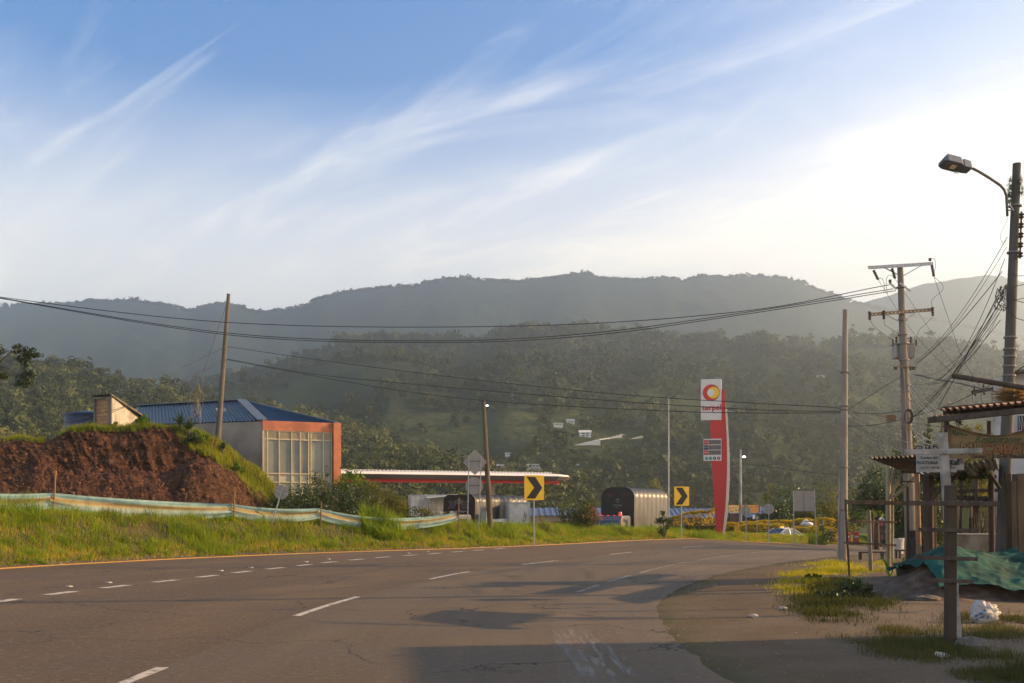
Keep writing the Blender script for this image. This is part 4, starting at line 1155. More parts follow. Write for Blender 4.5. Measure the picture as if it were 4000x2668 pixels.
def round_back(px, py, d, r, label, tilt=0, h2=True, name='round_sign', g0=None, cross=True):
 g_ = GD(px, d) if g0 is None else g0; zc_ = P(px, py, d).z - g_.z
 t = thing(name, label, 'road sign', g_)
 t.rotation_euler = (0, 0, radians(-6))
 R = Matrix.Rotation(radians(tilt), 4, 'Y')
 M = Matrix.Translation((0, 0, zc_)) @ R
 if tilt:
  ofs = sin(radians(tilt)) * zc_
  t.location.x -= ofs
  M = Matrix.Translation((ofs, 0, zc_)) @ R
 mb = MB(); mb.prism(disc(r), 0.005, M); mb.build('sign_panel', M_SIGNBACK, t)
 mb = MB()
 top = M @ Vector((0, -0.03, r * 0.9)); bot = Vector((0, -0.03, -0.3))
 mb.bar(bot, top, 0.05, 0.04)
 if cross: mb.bar(M @ Vector((-r * 0.93, -0.022, 0)), M @ Vector((r * 0.93, -0.022, 0)), 0.035, 0.03)
 mb.build('post', M_STEEL, t)
round_back(1100, 1923, 41.0, 0.30, 'round sign seen from the back, tilted, in front of the dark bushes', 22)
round_back(3003, 1988, 62.0, 0.335, 'large round sign seen from the back with a crossbar, beside the blue roof end', 0)
round_back(2957, 2022, 74.0, 0.14, 'smallest round sign seen from the back, low behind the diamond sign', 0, cross=False)
def diamond_back():
 d = 63.0; g_ = GD(2914, d); zc_ = P(0, 1995, d).z - g_.z
 t = thing('diamond_sign', 'diamond road sign seen from the back in front of the orange restaurant board', 'road sign', g_)
 r = 0.40; M = Matrix.Translation((0, 0, zc_))
 mb = MB(); mb.prism([(r * .83, 0), (0, -r * 1.22), (-r * .83, 0), (0, r * 1.22)], 0.006, M); mb.build('sign_panel', mat('diamond_back', (0.26, 0.25, 0.2), 0.7, var=0.1), t)
 mb = MB(); mb.bar((0, -0.03, -0.2), (0, -0.03, zc_ + r), 0.045, 0.04); mb.bar((-r * .8, -0.02, zc_), (r * .8, -0.02, zc_), 0.03, 0.03); mb.build('post', M_STEEL, t)
diamond_back()
def twin_sign():
 d = 47.5; g_ = GD(1855, d)
 t = thing('double_sign', 'diamond and round signs seen from the back, one above the other on twin steel posts', 'road sign', g_)
 s = d / F
 def lp(px, py): p = P(px, py, d); return Vector((p.x - g_.x, 0, p.z - g_.z))
 c1 = lp(1855, 1805); c2 = lp(1852, 1898)
 r = 47 * s; pts = []
 for k in range(4):
  a0 = pi / 2 * k
  tip = Vector((cos(a0), sin(a0))) * r * 1.03
  for q in (-1, 0, 1):
   an = Vector((cos(a0 + q * 0.10), sin(a0 + q * 0.10))) * r * (0.985 if q == 0 else 0.93)
   pts.append((an.x, an.y * 1.08))
 pts = pts[::-1]
 mb = MB(); mb.prism(pts, 0.006, Matrix.Translation(c1)); mb.build('diamond_panel', M_SIGNBACK, t)
 mb = MB(); mb.prism(disc(34.5 * s), 0.006, Matrix.Translation(c2 + Vector((0, 0.01, 0)))); mb.build('round_panel', M_SIGNBACK, t)
 for x0, x1, yt in ((1832, 1826, 1779), (1880, 1870, 1779)):
  a = lp(x1, 2060); a.z = -0.2; b = lp(x0, yt); a.y = b.y = -0.04
  mb = MB(); mb.bar(a, b, 0.05, 0.045); mb.build('post', M_STEEL, t)
 a, b = lp(1831, 1801), lp(1879, 1801)
 mb = MB(); mb.bar(a + Vector((0, -.025, 0)), b + Vector((0, -.025, 0)), 0.035, 0.03); mb.build('crossbar', M_CONC_D, t); mb = MB(); a, b = lp(1828, 1896), lp(1876, 1896); mb.bar(a + Vector((0, -.02, 0)), b + Vector((0, -.02, 0)), 0.035, 0.03)
 mb.build('crossbar', M_CONC_D, t)
twin_sign()
def panel_back():
 d = 66.0; g_ = GD(3137, d)
 t = thing('panel_sign', 'large blank rectangular sign panel seen from the back on two steel posts', 'road sign', g_)
 def lp(px, py): p = P(px, py, d); return Vector((p.x - g_.x, 0, p.z - g_.z))
 a, b = lp(3100, 1918), lp(3181, 1997)
 mb = MB(); mb.box(((a.x + b.x) / 2, 0, (a.z + b.z) / 2), (b.x - a.x - .04, 0.01, a.z - b.z)); mb.build('sign_panel', M_SIGNBACK, t)
 mb = MB(); mb.bar(lp(3140, 1919) + Vector((0, -.015, 0)), lp(3141, 1996) + Vector((0, -.015, 0)), 0.03, 0.015); mb.bar(lp(3100, 1917), lp(3181, 1914), 0.05, 0.04); mb.bar(lp(3101, 1997), lp(3183, 1997), 0.04, 0.03); mb.build('rail', M_CONC_D, t)
 for x0, x1, yt in ((3099, 3103, 1917), (3181, 3190, 1913)):
  q = lp(x1, 2100); q.z = -0.4
  mb = MB(); mb.bar(q, lp(x0, yt), 0.055, 0.055); mb.build('post', M_STEEL, t)
panel_back()
# ------------------------------------------------------------------ petrol station
M_CANOPY = mat('canopy_white', (0.62, 0.58, 0.52), 0.4, 0.0, var=0.06, nscale=0.5)
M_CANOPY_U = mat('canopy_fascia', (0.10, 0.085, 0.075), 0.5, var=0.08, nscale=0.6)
M_CRED = mat('canopy_red', (0.60, 0.03, 0.02), 0.45, var=0.06)
def canopy():
 z1 = 4.55
 A = P(1330, 1895, 66.0); Bp = P(2085, 1872, 74.0)
 a = Vector((A.x - 2.5, 67.0, 0)); b = Vector((P(2168, 0, 79).x + 2.7, 79.5, 0))
 d = (b - a); Lg = d.length; d.normalize(); n = Vector((-d.y, d.x, 0))
 t = thing('station_canopy', 'long white wing shaped fuel station canopy with a thin red band underneath', 'canopy', (a.x, a.y, 0))
 zt, zm, zb = 4.50, 4.22, 3.88
 def ring(x, k, w):
  c = d * x
  cy = w / 2
  dz = -0.10 + 0.0075 * x
  pts = [(-0.2, zb + 0.02), (-0.55, zm), (-0.35, zt - 0.12), (0.9, zt), (w - 0.9, zt), (w + .35, zt - .12), (w + .55, zm), (w + 0.2, zb + 0.02)]
  zc = zm
  return [c + n * ((p[0] - cy) * k + cy) + Vector((0, 0, zc + (p[1] - zc) * k + dz)) for p in pts]
 W = 8.5
 secs = [(0, 1), (Lg * 0.25, 1), (Lg * 0.5, 1), (Lg * 0.75, 1), (Lg - 3.2, 1), (Lg - 1.6, 0.80), (Lg - 0.5, 0.5), (Lg, 0.12)]
 vs = []; fs = []
 for x, k in secs: vs += ring(x, k, W)
 for i in range(len(secs) - 1):
  for j in range(8): fs.append((i * 8 + j, (i + 1) * 8 + j, (i + 1) * 8 + (j + 1) % 8, i * 8 + (j + 1) % 8))
 fs += [tuple(range(7, -1, -1)), tuple((len(secs) - 1) * 8 + j for j in range(8))]
 mb = MB(); mb.add(vs, fs)
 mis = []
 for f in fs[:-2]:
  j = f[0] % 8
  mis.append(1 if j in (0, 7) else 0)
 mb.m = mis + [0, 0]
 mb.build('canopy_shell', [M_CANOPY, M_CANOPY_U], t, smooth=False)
 mb = MB()
 for k in range(70):
  x = Lg * 0.01 + (Lg * 0.86) * k / 69
  mb.box(d * x + n * (W / 2) + Vector((0, 0, zt - 0.06 + 0.0075 * x)), (0.10, W - 1.6, 0.07), rz=math.atan2(d.y, d.x))
 base = d * (Lg * 0.44) + n * (W / 2) + Vector((0, 0, zt - 0.085 + 0.0075 * Lg * 0.44))
 mb.box(base, (Lg * 0.86, W - 1.8, 0.03), M=Matrix.Rotation(math.atan2(d.y, d.x), 3, 'Z'))
 mb.build('ribbed_roof', M_CANOPY, t)
 mb = MB()
 for s0, s1, o0 in ((0.0, Lg - 3.6, 0.35), (Lg - 3.6, Lg - 1.2, 1.6)):
  mb.bar(d * s0 + n * o0 + Vector((0, 0, zb - 0.17 + .0075 * s0)), d * s1 + n * (o0 if s0 == 0 else 2.4) + Vector((0, 0, zb - 0.17 + .0075 * s1)), 0.06, 0.26)
 mb.bar(d * 0 + n * 4.2 + Vector((0, 0, zb - 0.06)), d * (Lg - 2) + n * 4.2 + Vector((0, 0, zb - 0.06 + .0075 * Lg)), W - 1.6, 0.06)
 mb.build('red_band', M_CRED, t)
 for x in (Lg * 0.22, Lg * 0.72):
  p = d * x + n * 4.2; gz = h1(a.x + p.x, a.y + p.y)
  mb = MB(); mb.box((p.x, p.y, (gz + zb - .1) / 2), (0.42, 0.55, zb - gz - .1), rz=math.atan2(d.y, d.x)); mb.build('column', mat('column_cream', (0.5, 0.44, 0.34), 0.7), t)
canopy()
def pump():
 d = 58.0; g_ = GD(1893, d); s = d / F
 t = thing('fuel_dispenser', 'grey fuel dispenser with red mark between the double sign and leaning pole', 'fuel pump', g_, radians(-12))
 z1 = P(0, 1980, d).z - g_.z
 w = 34 * s
 mb = MB(); mb.box((0, 0, (z1 - .25) / 2), (w * 0.72, 0.5, z1 - .25)); mb.build('cabinet', mat('pump_grey', (0.32, 0.30, 0.27), 0.4, 0.3, var=0.1), t, bevel=0.03)
 mb = MB(); mb.box((0, 0, z1 - 0.12), (w * 1.05, 0.6, 0.24)); mb.build('cap', M_SIGNBACK, t, bevel=0.03)
 mb = MB(); mb.box((w * 0.36, -0.302, z1 - 0.12), (0.12, 0.006, 0.16)); mb.build('red_mark', M_RED, t)
 mb = MB(); mb.box((-w * .08, -0.255, z1 * .55), (w * 0.4, 0.012, 0.34)); mb.build('screen', M_GLASS, t)
 mb = MB(); mb.tube([(w * .34, -0.28, z1 * .62), (w * .42, -.38, z1 * .4), (w * .3, -.36, z1 * .22), (w * .2, -.28, z1 * .3)], 0.018, 6); mb.build('hose', M_BLACK, t)
 g2 = GD(1855, 57); t2 = thing('crash_rail', 'bent tubular steel guard rail in the grass below the double sign', 'guard rail', g2)
 mb = MB(); x = 0
 for k in range(2):
  x0 = -0.9 + k * 1.15
  mb.tube([(x0, 0, -.1), (x0, 0, .5), (x0 + .08, 0, .62), (x0 + .8, 0, .62), (x0 + .9, 0, .5), (x0 + .9, 0, -.1)], 0.04, 8)
 mb.bar((-.9, 0, .3), (1.15, 0, .3), .03, .03); mb.build('rail', M_STEEL, t2)
pump()
# ------------------------------------------------------------------ vehicles
M_TYRE = mat('tyre', (0.02, 0.02, 0.02), 0.9, var=0.2)
M_RIM = mat('rim', (0.4, 0.4, 0.4), 0.35, 0.8)
M_CHROME = mat('chrome', (0.6, 0.6, 0.58), 0.15, 0.95, var=0.05)
M_LAMP = mat('lamp_lens', (0.5, 0.5, 0.45), 0.1, var=0.05, spec=0.8)
M_REDL = mat('red_lamp', (0.7, 0.02, 0.01), 0.3, emit=(1, 0.03, 0.01), estr=0.9, var=0.05)
def wheel(parent, x, y, r, w, side=1):
 mb = MB(); n = 22
 prof = [(r * 0.62, -w / 2), (r * 0.94, -w / 2), (r, -w * 0.32), (r, w * 0.32), (r * 0.94, w / 2), (r * 0.62, w / 2)]
 vs, fs = [], []
 for rr_, ww in prof:
  for k in range(n): a = 2 * pi * k / n; vs.append((x + ww, y + rr_ * cos(a), r + rr_ * sin(a)))
 m_ = len(prof)
 for i in range(m_):
  for k in range(n): fs.append((i * n + k, i * n + (k + 1) % n, ((i + 1) % m_) * n + (k + 1) % n, ((i + 1) % m_) * n + k))
 mb.add(vs, fs); w_ = mb.build('wheel', M_TYRE, parent, smooth=False)
 mb = MB(); mb.tube([(x - w * .3, y, r), (x + w * .3, y, r)], r * .6, 14); mb.tube([(x - w * .42, y, r), (x + w * .42, y, r)], r * .2, 8); mb.build('rim', M_RIM, w_)
 return w_
def tarp_truck(name, label, loc, rz, w, h, lg, cabw, logo, ridge=0.05, nr=8, arch=0.75, bed=0.95, lit=True):
 """cargo truck, cab towards -y, arched glossy black tarpaulin over hoops"""
 t = thing(name, label, 'truck', loc, rz)
 M_TARP = mat('glossy_tarp', (0.050, 0.044, 0.036), 0.42, var=0.25, nscale=2.5, bump=0.5, bscale=3.5, spec=0.55, stretch=(1, 1, 0.35))
 M_TSHADE = mat('tarp_end_shade', (0.022, 0.018, 0.016), 0.55, var=0.15)  # darker than the side cover: shade on the ends is put into the colour
 y0 = 1.9
 def sect(y, k, sag):
  pts = []
  hw = w / 2 + k
  r = arch
  top = h + k
  pts.append((-hw, y, bed))
  pts.append((-hw, y, (bed + top - r) / 2))
  for q in range(9):
   a = pi - (pi / 2) * q / 8
   pts.append((-hw + r + r * cos(a), y, top - r * 0.86 + r * 0.86 * sin(a) - sag * (q / 8)))
  for q in range(9):
   a = pi / 2 - (pi / 2) * q / 8
   pts.append((hw - r + r * cos(a), y, top - r * 0.86 + r * 0.86 * sin(a) - sag * (1 - q / 8)))
  pts.append((hw, y, (bed + top - r) / 2)); pts.append((hw, y, bed))
  return pts
 ys, ks = [], []
 seg = lg / nr
 for i in range(nr):
  for q, kk in ((0.0, ridge), (0.10, ridge * .35), (0.3, -ridge * .2), (0.6, -ridge * .3), (0.9, ridge * .3)):
   ys.append(y0 + seg * (i + q)); ks.append(kk)
 ys.append(y0 + lg); ks.append(ridge)
 V = []
 rs_ = random.Random(len(name) + nr)
 for y, k in zip(ys, ks):
  row = sect(y, k, 0.04)
  V += [(p[0] + (0.03 * sin(p[2] * 3 + y * 2.3) if abs(p[0]) > w / 2 - .1 and p[2] < h - arch else 0), p[1], p[2]) for p in row]
 nn = len(row)
 o = np_mesh('tarpaulin', V, grid_quads(len(ys), nn), M_TARP, t, smooth=True)
 s0 = sect(y0 - 0.02, -0.01, 0.0); s1 = sect(y0 + lg + 0.02, -0.01, 0)
 mb = MB(); mb.add(s0, [tuple(range(nn))]); fr = mb.build('tarpaulin_front', M_TSHADE, t)
 mb = MB(); mb.add(s1, [tuple(range(nn - 1, -1, -1))]); mb.build('tarpaulin_back', M_TSHADE, t)
 mb = MB(); mb.box((0, y0 + lg / 2, bed - .06), (w + .06, lg, 0.12)); mb.box((0, y0 + lg / 2 - .4, bed - .28), (w * .4, lg + 1.6, 0.26)); mb.build('bed_frame', M_BLACK, t)
 mb = MB(); mb.bar((w / 2 + .05, y0, bed + .02), (w / 2 + .05, y0 + lg, bed + .02), 0.03, 0.10); mb.bar((-w / 2 - .05, y0, bed + .02), (-w / 2 - .05, y0 + lg, bed + .02), 0.03, 0.10); mb.build('side_rail', M_STEEL, t)
 ch = 2.35; cw = cabw
 prof = [(-0.15, 0.55), (-0.12, 1.25), (0.10, 2.05), (0.32, ch), (1.62, ch), (1.72, ch - .12), (1.72, 0.55)]
 M_CAB = mat('cab_white_' + name, lit, 0.35, 0.0, var=0.06, coat=0.3)
 mb = MB(); k = len(prof)
 vs = [(-cw / 2, y, z) for y, z in prof] + [(cw / 2, y, z) for y, z in prof]
 mb.add(vs, [tuple(range(k)), tuple(range(2 * k - 1, k - 1, -1))] + [(i, i + k, (i + 1) % k + k, (i + 1) % k) for i in range(k)])
 cab = mb.build('cab', M_CAB, t, bevel=0.07)
 def fp(x, f, o=0.0):
  y = -0.12 + (0.10 + 0.12) * f; z = 1.25 + 0.8 * f
  return Vector((x, y - o * 0.96, z + o * 0.27))
 mb = MB(); hw = cw / 2 - .12
 q = [fp(-hw, .06, .02), fp(hw, .06, .02), fp(hw - .05, .97, .02), fp(-hw + .05, .97, .02)]
 q2 = [p + Vector((0, .03, 0)) for p in q]
 mb.add(q + q2, [(0, 1, 2, 3), (0, 4, 5, 1), (1, 5, 6, 2), (2, 6, 7, 3), (3, 7, 4, 0)]); ws = mb.build('windscreen', M_GLASS, cab)
 for sx in (-1, 1):
  mb = MB(); x = sx * (cw / 2 + .006)
  q = [(x, .25, 1.35), (x, 1.2, 1.35), (x, 1.2, 2.1), (x, .42, 2.1)]
  mb.add(q + [(x - sx * .012, a_[1], a_[2]) for a_ in q], [(0, 1, 2, 3), (0, 4, 5, 1), (1, 5, 6, 2), (2, 6, 7, 3), (3, 7, 4, 0)]); mb.build('side_window', M_GLASS, cab)
  mb = MB(); mb.tube([(sx * cw / 2, 0.05, 2.15), (sx * (cw / 2 + .28), -0.12, 2.12), (sx * (cw / 2 + .28), -0.12, 1.25), (sx * cw / 2, 0.0, 1.2)], 0.018, 6); mb.box((sx * (cw / 2 + .28), -0.14, 1.72), (0.20, 0.06, 0.42)); mb.build('mirror', M_CHROME, t)
  mb = MB(); mb.box((sx * (cw / 2 - .28), -0.17, 0.82), (0.32, 0.06, 0.2)); mb.build('headlight', M_LAMP, t, bevel=.02)
  wheel(t, sx * (cw / 2 - .12), 0.85, 0.46, 0.26); wheel(t, sx * (w / 2 - .2), y0 + lg - 1.5, 0.46, 0.42)
 mb = MB(); mb.box((0, -0.24, 0.5), (cw + .1, 0.16, 0.26)); mb.build('bumper', M_CHROME, t, bevel=.03)
 mb = MB()
 for k in range(4): mb.box((0, -.155, 0.72 + k * .11), (cw * .5, .03, .05))
 mb.box((0, -.143, 0.88), (cw * .5, .02, .42)); mb.build('grille', M_BLACK, t)
 return t, cab, fr, y0, ch, cw
def lpos(px, py, d): return P(px, py, d)
M_LOGO = mat('tarp_print_grey', (0.30, 0.27, 0.24), 0.7, var=0.2)
M_LOGO_R = mat('tarp_print_rust', (0.22, 0.05, 0.025), 0.7, var=0.2)
def truck_right():
 d = 68.0; c = GD(2413, d)
 rz = radians(-30)
 h = P(0, 1901, d).z - c.z
 t, cab, fr, y0, ch, cw = tarp_truck('tarpaulin_truck', 'grey cargo truck with red roof lights and ribbed glossy black tarpaulin, beside the smaller chevron', (0, 0, 0), rz, 2.35, h, 6.2, 2.1, None, lit=(0.12, 0.125, 0.13), arch=0.85, bed=0.85)
 f = Matrix.Rotation(rz, 3, 'Z') @ Vector((0, y0, 0))
 t.location = (c.x - f.x + .0, d - f.y, c.z - .05)
 yf = y0 - 0.03
 mb = MB(); pts = []
 for k in range(25):
  a = 2 * pi * k / 24; pts.append((0.13 * 16 * sin(a) ** 3 / 16, yf, h - 0.92 + 0.13 * (13 * cos(a) - 5 * cos(2 * a) - 2 * cos(3 * a) - cos(4 * a)) / 16))
 mb.tube(pts, 0.012, 5); mb.tube([(0, yf, h - .83), (0.01, yf, h - .76), (0.05, yf, h - .71)], 0.012, 5); mb.build('heart_emblem', M_LOGO, fr)
 text('Colombia', 0.17, (0, yf, h - 1.22), M_LOGO, fr, extrude=.002); text('es pasion', 0.07, (0, yf, h - 1.36), M_LOGO, fr, extrude=.002)
 mb = MB()
 for sx in (-1, 1):
  for k in range(4):
   x = sx * (0.32 + k * 0.11)
   mb.bar((x, yf, h - 0.62), (x + sx * .22, yf, h - .36), 0.015, 0.035, up=Vector((0, 1, 0)))
 mb.bar((-.12, yf, h - .34), (0.12, yf, h - .34), .015, .12, up=Vector((0, 1, 0)))
 mb.build('printed_stripes', M_LOGO_R, fr)
 for x in (-.85, -.45, 0.0, .45, .85):
  mb = MB(); mb.box((x, 0.32, ch + .02), (0.13, 0.05, 0.035)); mb.build('marker_light', M_REDL, cab)
 mb = MB(); mb.tube([(.80, 0.5, ch), (.80, .5, ch + .12), (.80, .5, ch + .25)], [.13, .12, .09], 12); mb.build('beacon', mat('beacon', (0.30, 0.09, 0.06), .3, emit=(1, .1, .05), estr=.25), cab)
 for sx in (-1, 1):
  mb = MB(); mb.bar((sx * (cw / 2 + .02), -.02, 1.3), (sx * (cw / 2 + .02), .16, 2.2), .02, .025); mb.build('red_strip', M_REDL, cab)
  mb = MB(); mb.ball((sx * (cw / 2 - .3), -.22, 1.18), .06, 8, 6); mb.build('red_lamp', M_REDL, cab)
truck_right()
def truck_left():
 d = 61.0; c = GD(1790, d)
 rz = radians(-32)
 h = P(0, 1930, d).z - c.z
 t, cab, fr, y0, ch, cw = tarp_truck('tarpaulin_truck', 'white cargo truck with ribbed silvery black tarpaulin behind the double sign and leaning pole', (0, 0, 0), rz, 2.25, h, 6.2, 2.15, None, lit=(0.55, 0.54, 0.5), arch=0.5, bed=0.85, nr=9, ridge=.06)
 fpos = Matrix.Rotation(rz, 3, 'Z') @ Vector((0, y0, 0))
 t.location = (c.x - fpos.x + .05, d - fpos.y, c.z - .05)
 yf = y0 - 0.03
 mb = MB(); pts = [(0.27 * cos(2 * pi * k / 24) , yf, h - .42 + 0.13 * sin(2 * pi * k / 24)) for k in range(25)]; mb.tube(pts, .014, 5); mb.build('oval_badge', M_LOGO, fr)
 text('RANGER', 0.13, (0, yf, h - .42), M_LOGO, fr, extrude=.002)
 mb = MB(); z = h - 1.0
 mb.bar((-.62, yf, z), (.62, yf, z), .012, .05, up=Vector((0, 0, 1))); mb.ball((0, yf, z + .04), (.09, .012, .1), 10, 6); mb.bar((0, yf, z + .1), (0, yf, z + .38), .02, .012)
 for x in (-.36, -.2, .2, .36): mb.ball((x, yf, z - .07), (.045, .012, .045), 8, 5)
 mb.build('airliner_print', M_LOGO, fr)
 mb = MB()
 for sx in (-1, 1):
  for k in range(4):
   x = sx * (.38 + k * .13)
   mb.bar((x, yf, h - .62), (x + sx * -.16, yf, h - .42) if False else (x - sx * .16, yf, h - .62 - .0), .001, .001)
   mb.bar((x, yf, h - .35), (x - sx * .14, yf, h - .60), .012, .03, up=Vector((0, 1, 0))); mb.bar((x, yf, h - .85), (x - sx * .14, yf, h - .60), .012, .03, up=Vector((0, 1, 0)))
 mb.build('printed_arrows', M_LOGO, fr)
 mb = MB(); mb.box((0, 0.04, ch - .22), (cw - .2, .05, .22)); v = mb.build('visor', M_BLACK, cab)
 text('El Consentido', 0.17, (0, 0.01, ch - .22), M_WHITE, v, extrude=.002, shear=.3)
 for x in (-.7, -.1, .6):
  mb = MB(); mb.tube([(x, .2, ch + .12), (x, .6, ch + .12)], [.10, .04], 10); mb.ball((x, .28, ch + .12), .09, 8, 6); mb.build('horn', M_CHROME, cab)
truck_left()
def box_truck(name, label, px0, px1, pt, d, rz, side, w=2.2, lg=4.0, colr=(0.62, 0.58, 0.5)):
 g_ = GD((px0 + px1) / 2, d)
 t = thing(name, label, 'truck', g_, rz)
 h = P(0, pt, d).z - g_.z
 M_BOX = mat('ribbed_box_' + name, colr, 0.6, var=0.12, nscale=1.5, col2=tuple(c * .8 for c in colr), c2scale=2)
 b0 = 0.75
 mb = MB()
 def ribs(p0, p1, n):
  vs, fs = [], []
  p0, p1 = Vector(p0), Vector(p1); dn = (p1 - p0).normalized(); nn = Vector((dn.y, -dn.x, 0))
  for k in range(n * 4 + 1):
   u = k / (n * 4); o = nn * (0.035 if k % 4 in (1, 2) else 0)
   p = p0.lerp(p1, u) + o
   vs += [(p.x, p.y, b0), (p.x, p.y, h)]
   if k: fs.append((2 * k - 2, 2 * k, 2 * k + 1, 2 * k - 1))
  mb.add(vs, fs)
 ribs((-lg / 2, -w / 2, 0), (lg / 2, -w / 2, 0), 13); ribs((lg / 2, -w / 2, 0), (lg / 2, w / 2, 0), 5); ribs((lg / 2, w / 2, 0), (-lg / 2, w / 2, 0), 13); ribs((-lg / 2, w / 2, 0), (-lg / 2, -w / 2, 0), 5)
 mb.box((0, 0, h), (lg + .06, w + .06, .04))
 mb.build('cargo_box', M_BOX, t)
 mb = MB()
 for x, y in ((-lg / 2, -w / 2), (lg / 2, -w / 2)): mb.box((x, y - .04, (h + b0) / 2), (.08, .05, h - b0))
 mb.box((0, -w / 2 - .045, h - .04), (lg, .05, .09)); mb.box((0, -w / 2 - .045, b0 + .03), (lg, .05, .09)); mb.build('box_frame', M_STEEL, t)
 mb = MB(); mb.box((0, 0, .6), (lg + .2, .8, .2)); mb.build('chassis', M_BLACK, t)
 sgn = -1 if side == 'L' else 1
 x0 = sgn * (lg / 2 + .1)
 mb = MB(); pr = [(0, .5), (sgn * 1.5, .5), (sgn * 1.55, 1.2), (sgn * 1.2, 2.0), (0, 2.05)]
 vs = [(x0 + a_, -w / 2 + .1, z) for a_, z in pr] + [(x0 + a_, w / 2 - .1, z) for a_, z in pr]; k = 5
 mb.add(vs, [tuple(range(k)), tuple(range(2 * k - 1, k - 1, -1))] + [(i, i + k, (i + 1) % k + k, (i + 1) % k) for i in range(k)]); cb = mb.build('cab', M_WHITE, t, bevel=.05)
 mb = MB(); y = -w / 2 + .09; mb.add([(x0 + sgn * .3, y, 1.2), (x0 + sgn * 1.3, y, 1.2), (x0 + sgn * 1.1, y, 1.85), (x0 + sgn * .3, y, 1.85)], [(0, 1, 2, 3)]); mb.build('side_window', M_GLASS, cb)
 for xx in (x0 + sgn * .8, -sgn * (lg / 2 - .8)):
  for yy in (-w / 2 + .15, w / 2 - .15):
   wh = wheel(t, 0, 0, .42, .24); wh.rotation_euler = (0, 0, pi / 2); wh.location = (xx, yy, 0)
 return t, h
t_, h_ = box_truck('box_truck', 'white ribbed box truck with a black scribble, left of the larger chevron', 1995, 2050, 1963, 62.0, radians(5), 'L', 2.1, 1.25, (0.66, 0.62, 0.54))
mb = MB(); z = h_ - 1.0
for q in (((.30, .45), (.38, -.1), (.2, -.2)), ((.34, .3), (.24, .1)), ((.18, -.05), (.3, -.18)), ((.40, .05), (.42, .3))):
 mb.tube([(a_, -1.105, z + b_) for a_, b_ in q], .013, 4)
mb.build('scribble', M_BLACK, t_)
box_truck('box_truck', 'long pale ribbed trailer truck at the far left of the station, behind the bushes', 1655, 1800, 1935, 69.0, radians(8), 'L', 2.4, 4.6, (0.66, 0.60, 0.48))
def awning():
 g_ = GD(1720, 67.5)
 t = thing('shed_roof', 'low pale sloping shed roof above the long trailer at the left of the station', 'roof', g_)
 a = P(1668, 1944, 66) - g_; b = P(1788, 1932, 66) - g_; c = P(1788, 1930, 71) - g_; e = P(1650, 1938, 71) - g_
 mb = MB(); dn = Vector((0, 0, -.06)); mb.add([a, b, c, e, a + dn, b + dn, c + dn, e + dn], [(0, 1, 2, 3), (7, 6, 5, 4), (0, 4, 5, 1), (1, 5, 6, 2), (2, 6, 7, 3), (3, 7, 4, 0)]); mb.build('roof_sheet', M_WHITE, t)
 for p in (a, c):
  mb = MB(); mb.bar((p.x + .1, p.y, -.3), (p.x + .1, p.y, p.z - .07), .08, .08); mb.build('post', M_STEEL, t)
awning()
